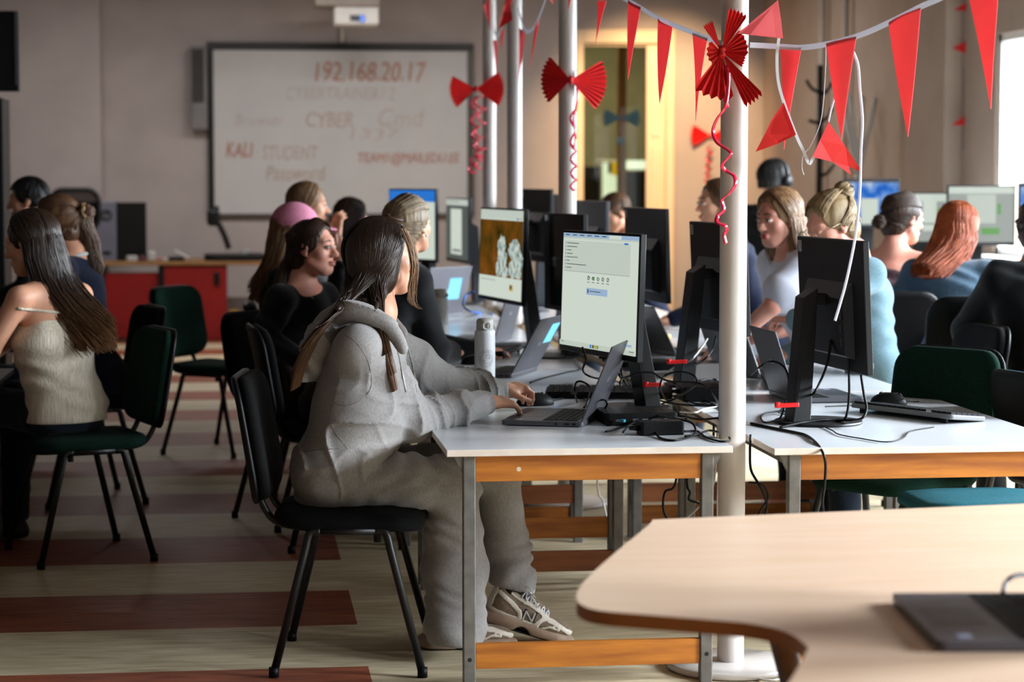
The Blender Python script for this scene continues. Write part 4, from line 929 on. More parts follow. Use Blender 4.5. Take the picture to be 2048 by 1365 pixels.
# television and second black panel at the left edge
o = ony(10, 105, 13.5); t = thing('television', 'black flat television cut by the left frame edge, screen turned away', 'television', o)
b = B(); at_box(b, -160, 20, 38, 183, 13.5, 13.56, o); b.build('casing', M_bez, t, bevel=.006)
b = B(); at_box(b, 29, 22, 34, 170, 13.493, 13.499, o); b.build('bright_rim', mat('rim_silver', '8d93a5', .3, .8), t)
b = B(); at_box(b, -100, 60, -40, 130, 13.56, 13.7, o); b.build('wall_bracket', M_blk, t)
b = B(); b.box(WALL_L - o.x, -.35 + 0 * o.x, .06, .12, -.05, .05); b.build('bracket_arm', M_blk, t)
o = ony(0, 300, 13.4); b = B(); A, C_ = ony(-160, 195, 13.4), ony(8, 400, 13.4)
t = thing('tall_cabinet', 'tall black cabinet sliver at the left frame edge below the television', 'cabinet', (A.x, 13.6, 0))
b = B(); b.box(WALL_L + .005 - A.x, C_.x - A.x, -.2, .2, .05, A.z); b.build('carcass', M_bez, t, bevel=.005); b = B(); b.box(WALL_L - A.x + .02, C_.x - A.x - .02, -.18, .18, 0, .05); b.build('plinth', M_blk, t)

# ------------------------------------------------------------------ the teacher's red desk and what stands on it
M_redp = mat('red_panel', '8a0a0a', .5, c2='7e0909', nscale=4); M_oak = mat('oak_top', '9a7448', .5, c2='8a6238', stretch=(1, 8, 1))
Yd = 20.3
o = Vector((ony(350, 668, Yd).x, Yd, 0)); t = thing('teacher_desk', 'red-fronted teacher desk with an oak top under the whiteboard', 'desk', o)
zt = ony(350, 523, Yd).z
def dbox(nm, x0, x1, z0, z1, y0, y1, m, par=t, bev=.004): 
    A, C_ = ony(x0, 500, Yd), ony(x1, 500, Yd); b = B(); b.box(A.x - o.x, C_.x - o.x, y0, y1, z0, z1); return b.build(nm, m, par, bevel=bev)
dbox('desktop', 142, 536, zt - .035, zt, -.02, .75, M_oak)
dbox('front_panel', 210, 316, .03, zt - .1, .03, .06, M_redp); rd = dbox('cabinet_front', 328, 453, 0.01, zt - .04, 0, .6, M_redp); dbox('dark_frame', 316, 328, 0, zt - .035, .0, .6, M_bez)
dbox('cabinet_handle', 427, 439, zt - .22, zt - .10, -.012, .002, M_blk, rd); dbox('side_panel', 522, 534, 0, zt - .035, 0, .7, M_oak)
A = ony(210, 500, Yd); dbox('side_panel', 200, 208, 0, zt - .035, 0, .7, M_bez)
def on_desk(name, label, cat, x0, y0, x1, dy, m, bev=.006, Y0=Yd + .2):
    A, C_ = ony(x0, y0, Y0), ony(x1, y0, Y0); b = B(); oo = Vector(((A.x + C_.x) / 2, Y0 + dy / 2, zt)); h = (C_.x - A.x) / 2
    tt = thing(name, label, cat, oo); b.box(-h, h, -dy / 2, dy / 2, .0005, A.z - zt); b.build('case', m, tt, bevel=bev); return tt, h, A.z - zt
tt, h, H = on_desk('computer_tower', 'grey desktop computer tower with a round logo on the teacher desk', 'computer', 192, 403, 232, .4, mat('tower_grey', '7d7f90', .4, .3))
b = B(); b.tube([(-.0 * h, -.2008, H * .76), (0, -.2025, H * .76)], .055, 24); lg = b.build('round_logo', mat('logo_dark', '26272d', .4), tt)
v, f = text_geo('hp', .07, 0, .25); b = B(); b._add([(x, -.2032, H * .76 + y) for x, y, z in v], f); b.build('logo_letters', mat('logo_grey', '8a8c99', .4), lg)
b = B(); b.box(-h * .4, h * .4, -.2015, -.199, H * .1, H * .16); b.build('front_ports', M_blk, tt)
tt, h, H = on_desk('monitor', 'large black monitor back on the teacher desk, right of the tower', 'monitor', 232, 405, 292, .06, M_bez, .004)
tt, h, H = on_desk('speaker_box', 'black box on the teacher desk left of the grey tower', 'box', 150, 405, 190, .3, M_bez)
def blob_thing(name, label, cat, px, py, w_, d_, h_, m, Y0=Yd + .15, rz=0., z=None):
    p = ony(px, py, Y0); tt = thing(name, label, cat, (p.x, Y0, zt if z is None else z), rz)
    b = B(); b.prism(rrect(w_, d_, min(w_, d_) * .3), .0005, h_); b.build('case', m, tt, bevel=min(h_, w_) * .2); return tt
M_lg = mat('light_grey_plastic', 'b8b6b4', .5)
tt = blob_thing('document_camera', 'black document camera with a bent arm on the teacher desk', 'document camera', 470, 520, .55, .35, .06, M_bez)
loc = tt.location
def loc_at(px, py, Y0=Yd + .2): return ony(px, py, Y0) - Vector(loc)
b = B(); b.tube(spline([loc_at(458, 498), loc_at(450, 475), loc_at(441, 455), loc_at(430, 438)], 5), [.028] * 16, 10); b.build('arm', M_blk, tt, True)
b = B(); A, C_ = loc_at(414, 418), loc_at(440, 452); b.box(A.x, C_.x, -.1, .1, C_.z, A.z); b.build('camera_head', M_bez, tt, bevel=.03)
b = B(); A, C_ = loc_at(430, 412), loc_at(438, 420); b.box(A.x, C_.x, -.03, .03, C_.z, A.z); b.build('knob', M_blk, tt)
blob_thing('white_device', 'white rounded gadget on the teacher desk below the document camera', 'gadget', 432, 520, .09, .09, .05, M_lg, Yd + .05)
tt = blob_thing('stapler', 'pale tilted remote control on a black stand on the teacher desk', 'remote control', 353, 520, .14, .1, .04, M_blk, Yd + .08)
b = B(); b.M = Matrix.Rotation(.5, 4, 'Y'); b.box(-.06, .09, -.03, .03, .055, .085); b.build('handset', M_lg, tt, bevel=.01)
for k, (px, w_, h_, m, l) in enumerate(((264, .10, .05, M_lg, 'small white item at the left of the clutter on the teacher desk'), (303, .07, .09, M_lg, 'white cup-sized item right of the black monitor on the teacher desk'), (316, .12, .035, mat('pinkish_box', 'a87c74', .6), 'pinkish flat box in the clutter of the teacher desk'), (285, .06, .05, mat('maroon_box', '5a2a3a', .6), 'small maroon box below the black monitor on the teacher desk'), (508, .12, .07, M_bez, 'black box at the right end of the teacher desk'), (492, .1, .1, mat('glassy_grey', '8d8d8e', .3), 'grey jar behind the document camera on the teacher desk'), (330, .05, .03, M_lg, 'white scrap beside the pinkish box on the teacher desk'))):
    blob_thing('desk_item', l, 'small item', px, 520, w_, .08, h_, m, Yd + .06 + .02 * (k % 3))
tt = blob_thing('storage_box', 'white storage box with black lid below the right end of the teacher desk', 'box', 480, 660, .17, .3, .16, mat('box_white', 'a9b0b8', .5), Yd + .2, z=0.)
b = B(); b.box(-.085, .085, -.15, .15, .16, .2); b.build('lid', M_bez, tt, bevel=.005)
tt = blob_thing('yellow_box', 'small yellow box on the storage box under the teacher desk', 'box', 468, 590, .1, .12, .06, mat('yellow_box', 'd8a01c', .5), Yd + .2, z=.2)
# mesh-backed office chair behind the tower
p = ony(150, 382, 19.7); t = thing('office_chair', 'black mesh office chair left of the grey computer tower', 'office chair', (p.x, 19.7, 0))
b = B(); fr_ = [(x, -.02 + .0 * y, p.z - .16 + y) for x, y in rrect(.40, .34, .1)]; b.tube(fr_ + [fr_[0], fr_[1]], .022, 8); b.build('back_frame', M_blk, t, True)
mm = glass_mat('chair_mesh', (.45, .44, .43), .02)
b = B(); b.prism_ax([(x, p.z - .16 + y) for x, y in rrect(.38, .32, .09)], -.015, -.01); b.build('mesh_back', mm, t)
b = B(); b.tube([(0, .04, p.z - .3), (0, .06, .55)], .03, 8); b.build('spine', M_blk, t); b = B(); b.prism(rrect(.48, .46, .12), .45, .53); b.build('seat', F_blk, t, bevel=.02)
b = B(); b.tube([(0, 0, .45), (0, 0, .08)], .03, 10); b.build('gas_post', M_blk, t)
for k in range(5):
    a = 2 * PI * k / 5; b = B(); b.tube([(0, 0, .1), (.28 * math.cos(a), .28 * math.sin(a), .06)], [.03, .02], 8); lg = b.build('leg', M_blk, t)
    b = B(); b.tube([(.28 * math.cos(a) - .02, .28 * math.sin(a), .03), (.28 * math.cos(a) + .02, .28 * math.sin(a), .03)], .029, 12); b.build('castor', M_blk, lg)

# ------------------------------------------------------------------ bunting, bows, ribbons
M_flag = mat('red_flag', 'f07578', .7, c2='e4686c', nscale=10); 
def sheer(m, f):      # thin cloth or paper that lets some light through
    nt = m.node_tree; out = nt.nodes['Material Output']; p = nt.nodes['Principled BSDF']; tr = nt.nodes.new('ShaderNodeBsdfTranslucent'); x = nt.nodes.new('ShaderNodeMixShader'); x.inputs[0].default_value = f
    tr.inputs[0].default_value = p.inputs['Base Color'].default_value; nt.links.new(p.outputs[0], x.inputs[1]); nt.links.new(tr.outputs[0], x.inputs[2]); nt.links.new(x.outputs[0], out.inputs[0])
sheer(M_flag, .5)
M_redpap = mat('red_paper', 'd60f10', .6, c2='c60c0e', nscale=12); M_str = mat('white_tape', 'e4e4ea', .6); M_rib = mat('red_ribbon', 'd4143c', .25, c2='c01034', nscale=20, spec=.7)
M_blue = mat('blue_paper', '0c3854', .7)
sheer(M_str, .35)
def ribbon_flat(pts, w_, up=(0, 0, 1)):     # a thin tape with real thickness along a path
    P = [Vector(p) for p in pts]; b = B(); vs = []; n = len(P); T = .0006; U = Vector(up)
    for i in range(n):
        t_ = (P[min(i + 1, n - 1)] - P[max(i - 1, 0)]).normalized(); s_ = t_.cross(U)
        s_ = s_.normalized() if s_.length > 1e-4 else Vector((1, 0, 0)); u_ = s_.cross(t_).normalized()
        vs += [P[i] + u_ * w_ / 2 + s_ * T, P[i] - u_ * w_ / 2 + s_ * T, P[i] - u_ * w_ / 2 - s_ * T, P[i] + u_ * w_ / 2 - s_ * T]
    fs = [(4 * i + k, 4 * i + (k + 1) % 4, 4 * i + 4 + (k + 1) % 4, 4 * i + 4 + k) for i in range(n - 1) for k in range(4)]
    b._add(vs, fs + [(3, 2, 1, 0), (4 * n - 4, 4 * n - 3, 4 * n - 2, 4 * n - 1)]); return b
def flag_mesh(p0, p1, tip, seed=0, curl=.012, notch=None):    # triangular pennant hanging between two points; slightly curled, two-sided
    r = random.Random(seed); p0, p1, tip = Vector(p0), Vector(p1), Vector(tip); n, m = 10, 6; vs = []; T = .0005
    nr = (p1 - p0).cross(tip - p0).normalized()
    ph = r.uniform(0, 6)
    for s_ in (1, -1):
        for i in range(n + 1):
            t_ = i / n; a, c = p0.lerp(tip, t_), p1.lerp(tip, t_)
            for k in range(m + 1):
                u = k / m; q = a.lerp(c, u) + nr * (curl * math.sin(t_ * 3 + ph) * math.sin(u * PI) * (1 - t_) + curl * .7 * math.sin(ph + u * 2.2) * t_ * (1 - t_) * 2 + s_ * T); vs.append(q)
    b = B(); N = (n + 1) * (m + 1); fs = []
    for i in range(n):
        for k in range(m):
            a = i * (m + 1) + k; fs.append((a, a + 1, a + m + 2, a + m + 1)); fs.append((N + a + m + 1, N + a + m + 2, N + a + 1, N + a))
    b._add(vs, fs); return b
def bunting(label, string, flags, w_=.010, m=None, name='bunting', tri=True):
    s_ = spline(string, 8); t = thing(name, label, 'bunting', s_[len(s_) // 2])
    T = Matrix.Translation(-Vector(t.location))
    b = ribbon_flat(s_, w_); b.v = [tuple(T @ Vector(v)) for v in b.v]; b.build('tape', M_str, t)
    for k, (p0, p1, tip) in enumerate(flags):
        b = flag_mesh(p0, p1, tip, k + len(flags)); b.v = [tuple(T @ Vector(v)) for v in b.v]; b.build('flag', m or M_flag, t, True)
    return t
A = lambda x, y, Y0: ony(x, y, Y0)
# front garland: from the large-bow column past the nearest column and up towards the window side
def Yf(x): return 6.55 + max(0, (1440 - x)) * .0085 - max(0, x - 1520) * .0016
def flagpx(x0, y0, x1, y1, xt, yt): return (A(x0, y0, Yf(x0)), A(x1, y1, Yf(x1)), A(xt, yt, Yf((x0 + x1) / 2) + .01))
g1 = [(1210, 10), (1258, 0), (1282, 14), (1316, 36), (1350, 55), (1385, 64), (1416, 75), (1442, 84)]
bunting('red pennant garland strung from the large-bow column to the nearest column', [Vector((1.45, 9.925, A(1128, -75, 9.92).z)), A(1150, -40, Yf(1150))] + [A(x, y, Yf(x)) for x, y in ((1200, -22), (1258, 2), (1316, 36), (1385, 65), (1445, 88))],
        [flagpx(1195, 1, 1213, 0, 1190, 94), flagpx(1256, 0, 1282, 14, 1256, 160), flagpx(1316, 36, 1345, 54, 1319, 208), flagpx(1385, 65, 1415, 77, 1391, 248)], .016)
g2 = [(1515, 92), (1560, 93), (1605, 95), (1655, 88), (1715, 72), (1776, 46), (1842, 13), (1882, -4), (1936, -30), (2000, -70)]
bunting('red pennant garland strung from the nearest column towards the window side', [A(1500, 90, 6.585)] + [A(x, y, Yf(x)) for x, y in g2[1:]] + [A(2120, -150, Yf(2120)), Vector((3.6, 5.1, 2.55)), Vector((4.99, 4.6, 3.0))],
        [flagpx(1560, 93, 1603, 95, 1568, 300), flagpx(1652, 87, 1713, 73, 1683, 282), flagpx(1777, 45, 1842, 15, 1816, 275), flagpx(1932, -28, 2002, -66, 1982, 220)], .016)
t2 = bpy.data.objects['bunting.001']
# the loose fallen garland with folded pennants
def paper(label, pts, Y0, dy, m=None):
    pass
ls = [(1558, 75), (1554, 110), (1556, 160), (1568, 206), (1592, 270), (1606, 300), (1618, 327), (1625, 318), (1628, 312)]
s_ = spline([A(x, y, 6.42) for x, y in ls], 6); t = thing('bunting', 'fallen loop of darker red pennants dangling under the garland', 'bunting', s_[10]); Tm = Matrix.Translation(-Vector(t.location))
b = ribbon_flat(s_, .009, (1, .1, .4)); b.v = [tuple(Tm @ Vector(v)) for v in b.v]; b.build('tape', M_str, t)
def sheet(poly, Y0, dyf=None, m=M_redpap):
    P = [A(x, y, Y0 + (dyf[i] if dyf else 0)) for i, (x, y) in enumerate(poly)]; n = len(P); b = B()
    b._add([p + Vector((0, .0008, 0)) for p in P] + [p - Vector((0, .0008, 0)) for p in P], [tuple(range(n)), tuple(reversed(range(n, 2 * n)))] + [(i, n + i, n + (i + 1) % n, (i + 1) % n) for i in range(n)])
    b.v = [tuple(Tm @ Vector(v)) for v in b.v]; return b
sheet([(1567, 205), (1544, 238), (1530, 268), (1511, 304), (1555, 288), (1592, 270)], 6.41, [0, .01, .02, .04, .02, 0]).build('flag', M_redpap, t)
sheet([(1657, 244), (1640, 280), (1625, 314), (1665, 324), (1702, 350), (1697, 333), (1726, 346), (1690, 292)], 6.40, [0, 0, 0, .02, .03, .03, .03, .01]).build('flag', M_redpap, t)
sheet([(1475, 67), (1556, 0), (1562, 40), (1566, 77), (1500, 70)], 6.38, [0, .05, .04, .03, 0], M_flag).build('flag', M_flag, t)
cable('white cord hanging from the garland down across the front right monitor', [A(1705, 100, 6.4), A(1716, 130, 6.4), A(1720, 180, 6.4), A(1725, 240, 6.41), A(1722, 300, 6.42), A(1720, 380, 6.43), A(1714, 450, 6.44), A(1706, 500, 6.45), A(1692, 565, 6.46), A(1679, 612, 6.46), A(1670, 642, 6.46)], .0042, M_str, 'cord')
cable('second pink-white cord looping behind the second flag to the darker pennant', [A(1679, 83, 6.43), A(1670, 130, 6.42), A(1672, 180, 6.41), A(1662, 220, 6.41), A(1657, 244, 6.41)], .003, M_str, 'cord')
cable('thin white thread trailing below the darker pennants', [A(1652, 95, 6.43), A(1650, 160, 6.43), A(1642, 240, 6.43), A(1622, 290, 6.43), A(1607, 310, 6.43), A(1604, 335, 6.43), A(1608, 350, 6.43)], .0011, M_str, 'thread')
# garlands between the farther columns
def flag3(p): (x0, y0, x1, y1, xt, yt, Y0) = p; return (A(x0, y0, Y0), A(x1, y1, Y0), A(xt, yt, Y0 + .02))
bunting('red garland sagging between the bare column and the large-bow column', [A(1036, 18, 11.9), A(1046, 50, 11.3), A(1054, 63, 10.9), A(1068, 55, 10.6), A(1082, 24, 10.3), A(1094, -10, 10.0)], [flag3((1038, 55, 1051, 68, 1037, 165, 11.0)), flag3((1070, 55, 1080, 32, 1060, 140, 10.5))], .02)
bunting('red garland sagging between the farthest column and the bare column', [A(982, 10, 13.4), A(988, 60, 13.1), A(998, 70, 12.8), A(1008, 30, 12.3), A(1012, -10, 12.1)], [flag3((986, 80, 996, 82, 992, 150, 13.0)), flag3((1000, 62, 1008, 60, 1003, 100, 12.7))], .02)
bunting('big red pennant crossing in front of the bare column at the frame top', [A(1010, -20, 11.7), A(1022, -8, 11.7), A(1030, -20, 11.6)], [flag3((1012, -5, 1026, 0, 997, 58, 11.7)), flag3((1018, 0, 1025, 40, 997, 58, 11.72))], .02, M_redpap)
bunting('blurred red pennant before the farthest column at the frame top', [A(955, -30, 13.2), A(970, -20, 13.2), A(985, -30, 13.2)], [flag3((966, 12, 980, -5, 981, 62, 13.2))], .02)
bunting('two small red pennant tips at the top of the large-bow column', [A(1096, -30, 9.8), A(1118, -24, 9.75), A(1146, -28, 9.7)], [flag3((1096, -8, 1112, -12, 1106, 9, 9.8)), flag3((1136, -12, 1144, -14, 1137, 20, 9.7))], .02)
# vertical string of small triangles on the window wall
sp_ = [(1925, -12), (1925, 60), (1925, 130), (1926, 190), (1926, 300)]
t = thing('triangle_garland', 'vertical string of small red triangles on the right wall', 'garland', ony(1925, 130, 15.28)); o = Vector(t.location)
b = B(); b.tube([ony(x, y, 15.28) - o for x, y in sp_], .004, 6); b.build('thread', mat('grey_thread', '8d8078', .8), t)
for tri in (((1938, 2), (1938, 22), (1907, 20)), ((1937, 80), (1937, 110), (1904, 96)), ((1933, 158), (1934, 190), (1954, 176)), ((1938, 225), (1938, 252), (1904, 250)), ((1925, -20), (1938, -5), (1905, -12))):
    b = B(); P = [ony(x, y, 15.27) - o for x, y in tri]; b._add([p for p in P] + [p - Vector((0, .003, 0)) for p in P], [(0, 1, 2), (5, 4, 3), (0, 3, 4, 1), (1, 4, 5, 2), (2, 5, 3, 0)]); b.build('triangle', M_redpap, t)
# folded paper bows: two accordion fans meeting at a knot
def bow(label, c, fans, m=None, npl=11, name='paper_bow', ribs=()):
    """fans: (angle in the xz plane, half opening, length, yaw out of that plane)"""
    t = thing(name, label, 'bow', c); m = m or M_redpap; T = .0007
    for ang, half, ln, yaw in fans:
        vs = []; n = 2 * npl
        for s_ in (1, -1):
            for i in range(n + 1):
                a = ang - half + 2 * half * i / n; fold = (.5 if i % 2 else -.5) * ln * half / npl * 1.1; L = ln * (1 + (.05 if i % 2 else -.03))
                for k in range(4):
                    r = .006 + (L - .006) * k / 3; x = r * math.cos(a); y = fold * (k / 3) + s_ * T + math.sin(yaw) * abs(r) ; z = r * math.sin(a)
                    vs.append((x * math.cos(yaw), y, z))
        N = (n + 1) * 4; fs = []
        for i in range(n):
            for k in range(3): a = i * 4 + k; fs.append((a, a + 4, a + 5, a + 1)); fs.append((N + a + 1, N + a + 5, N + a + 4, N + a))
        raw('fan', vs, fs, m, t)
    b = B(); b.tube([(0, -.012, -.012), (0, .0, 0), (0, -.012, .012)], .011, 8); b.build('knot', m, t, True)
    for pts, w_ in ribs:
        b = ribbon_flat([Vector(p) - Vector(c) for p in pts], w_, (1, .35, .3)); b.build('ribbon', M_rib, t, True)
    return t
def curl(px, Y0, amp, turns, n=60):    # curled ribbon hanging through pixel guide points, coiling round its own line
    g = spline([A(x, y, Y0) for x, y in px], n // (len(px) - 1)); out = []
    for i, p in enumerate(g):
        a = 2 * PI * turns * i / len(g); out.append(p + Vector((amp * math.cos(a), -amp * abs(math.sin(a)) - .005, amp * .5 * math.sin(a))))
    return out
R = math.radians
Y1 = 13.43; bow('small red paper bow on the farthest column before the whiteboard', A(952, 178, Y1), [(R(188), R(36), .160, -.15), (R(0), R(38), .165, -.15)], ribs=((curl([(956, 195), (965, 230), (958, 270), (962, 300), (950, 320), (944, 342)], Y1 - .02, .03, 7), .014), (curl([(950, 195), (950, 240), (952, 280), (958, 310), (955, 335)], Y1 - .02, .025, 6), .014)))
Y3 = 9.90; bow('large red paper bow on the second nearest column, one fan behind the shaft', A(1141, 160, Y3), [(R(178), R(46), .140, .55), (R(-8), R(38), .175, .3)], ribs=((curl([(1150, 175), (1154, 210), (1150, 245), (1147, 275), (1146, 300)], Y3, .008, 1.3), .012), (curl([(1146, 220), (1146, 290), (1147, 340), (1146, 380)], Y3, .012, 5), .012)))
YF = 6.48; bow('crumpled red paper rosette tied on the nearest column', A(1443, 104, YF), [(R(120), R(10), .092, -.2), (R(70), R(15), .120, -.4), (R(22), R(30), .078, -.5), (R(-22), R(16), .072, -.4), (R(190), R(52), .045, -.2), (R(256), R(27), .135, -.2), (R(-58), R(12), .168, -.5)], npl=5,
    ribs=(([A(x, y, YF - .02) for x, y in ((1452, 130), (1458, 160), (1448, 185), (1450, 200), (1456, 215))], .011), (spline([A(x, y, YF - .03 - d) for x, y, d in ((1457, 140, 0), (1456, 180, .01), (1450, 215, .02), (1434, 238, .0), (1426, 262, -.02), (1434, 285, .0), (1456, 300, .03), (1461, 310, .04), (1444, 330, .02), (1452, 342, .0), (1468, 352, .02), (1470, 370, .03), (1458, 388, .02), (1444, 400, .0), (1448, 420, .0), (1436, 432, .0), (1434, 445, .02), (1450, 452, .03), (1453, 462, .02), (1448, 470, .02), (1452, 488, .02))], 5), .0115)))
bow('red paper bow hanging on the wall right of the door, with a curled ribbon', A(1422, 271, FAR - .04), [(R(180), R(30), .20, -.1), (R(0), R(30), .20, -.1)], ribs=((curl([(1420, 290), (1417, 320), (1416, 345), (1414, 365)], FAR - .05, .02, 5), .03),))
bow('dark blue paper bow hung on the door glass', A(1243, 236, FAR - .02), [(R(180), R(29), .175, 0), (R(0), R(29), .175, 0)], M_blue)
b = B(); p = A(1242, 281, FAR + .02); b.box(p.x - .04, p.x + .04, FAR + .02, FAR + .032, p.z - .035, p.z + .03); tag(b.build('door_tag', M_blue, bevel=.01), 'small dark blue paper tag under the blue bow on the door glass', 'tag')
# coat stands near the window wall
def stand(label, px, ytop, Y0, m, ang):
    p = A(px, ytop, Y0); t = thing('coat_stand', label, 'coat stand', (p.x, Y0, 0))
    b = B(); b.tube([(0, 0, 0), (0, 0, p.z)], .024, 10); b.build('pole', m, t, True)
    for z0, a, ln, up in ang: b = B(); b.tube(spline([(0, 0, z0), (ln * .6 * math.cos(a), ln * .6 * math.sin(a), z0 + up * .35), (ln * math.cos(a), ln * math.sin(a), z0 + up)], 5), .014, 8); b.build('hook', m, t, True)
    for k in range(4): a = PI / 4 + k * PI / 2; b = B(); b.tube([(0, 0, .12), (.2 * math.cos(a), .2 * math.sin(a), .012)], .02, 8); b.build('leg', m, t, True)
    return t
z0 = A(1640, 140, 17.6).z
stand('black coat stand with curved hooks before the right wall', 1640, 130, 17.6, M_blk, [(z0 - .18, R(180), .11, .10), (z0 - .2, 0, .10, .1), (z0 - .42, R(20), .12, .12), (z0 - .42, R(200), .1, .02), (z0 - .85, R(10), .13, .1), (z0 - 1.2, R(-10), .12, .1)])
z0 = A(1720, 200, 16.9).z
t = stand('white branching coat stand right of the black one', 1716, 330, 16.9, M_white, [])
b0 = Vector((0, 0, A(1716, 330, 16.9).z))
for x, y in ((1700, 190), (1726, 192), (1752, 196), (1690, 225)):
    b = B(); q = A(x, y, 16.9) - Vector(t.location); b.tube([b0 - Vector((0, 0, .1)), q], .02, 8); b.build('branch', M_white, t, True)
# ------------------------------------------------------------------ people
M_skin = mat('skin', 'd9a184', .5, c2='d2977a', nscale=14, spec=.35); M_skin2 = mat('skin_pink', 'dba08c', .5, c2='d4907c', nscale=12, spec=.35)
for m in (M_skin, M_skin2):
    p = m.node_tree.nodes['Principled BSDF']; p.inputs['Subsurface Weight'].default_value = .12; p.inputs['Subsurface Radius'].default_value = (.02, .008, .004); p.inputs['Subsurface Scale'].default_value = .3
def hairm(n, c, c2): return mat('hair_' + n, c, .5, c2=c2, nscale=60, stretch=(1, 1, .15), spec=.4, bump=.3, bscale=220)
H_dark = hairm('dark_brown', '2c1c13', '3d281a'); H_brown = hairm('brown', '4a3020', '664529'); H_light = hairm('light_brown', '6e4e33', '8d6a47'); H_blond = hairm('blonde', '7d6849', '9c8460'); H_orange = hairm('orange', '863a18', 'a04d22'); H_black = hairm('black', '100d0c', '1a1513'); H_ash = hairm('ash_blonde', '5f4d39', '8f7a5c')
def ombre():
    m = bpy.data.materials.new('hair_ombre'); m.use_nodes = True; nt = m.node_tree; p = nt.nodes['Principled BSDF']; p.inputs['Roughness'].default_value = .38
    tc = nt.nodes.new('ShaderNodeTexCoord'); sx = nt.nodes.new('ShaderNodeSeparateXYZ'); nt.links.new(tc.outputs['Object'], sx.inputs[0])
    nz = nt.nodes.new('ShaderNodeTexNoise'); nz.inputs['Scale'].default_value = 90; nt.links.new(tc.outputs['Object'], nz.inputs['Vector'])
    ad = nt.nodes.new('ShaderNodeMath'); ad.operation = 'MULTIPLY_ADD'; ad.inputs[1].default_value = .16; nt.links.new(nz.outputs[0], ad.inputs[0]); nt.links.new(sx.outputs[2], ad.inputs[2])
    r_ = nt.nodes.new('ShaderNodeValToRGB'); mr = nt.nodes.new('ShaderNodeMapRange'); mr.inputs[1].default_value = .85; mr.inputs[2].default_value = 1.25; nt.links.new(ad.outputs[0], mr.inputs[0]); nt.links.new(mr.outputs[0], r_.inputs[0])
    e = r_.color_ramp.elements; e[0].color = lin('6e4a2c'); e[0].position = .1; e[1].color = lin('2a1b12'); e[1].position = .75; nt.links.new(r_.outputs[0], p.inputs['Base Color']); return m
M_omb = ombre()
def cloth(n, c, c2=None, sc=160, bump=.2): return mat('cloth_' + n, c, .95, c2=c2, nscale=sc, bump=bump, bscale=sc * 2.5, spec=.1, sheen=.15)
def basis(yaw, pitch=0., roll=0.): return np.array((Matrix.Rotation(yaw, 3, 'Z') @ Matrix.Rotation(-pitch, 3, 'Y') @ Matrix.Rotation(roll, 3, 'X')))
def npv(v): return np.array([float(x) for x in v])
M_eye = mat('eye_white', 'd8d4d0', .2); M_iris = mat('iris', '3a2c20', .2); M_lip = mat('lips', 'b5605a', .4); M_lipr = mat('lips_red', 'b8303c', .4); M_brow = mat('eyebrow', '3a281c', .8)
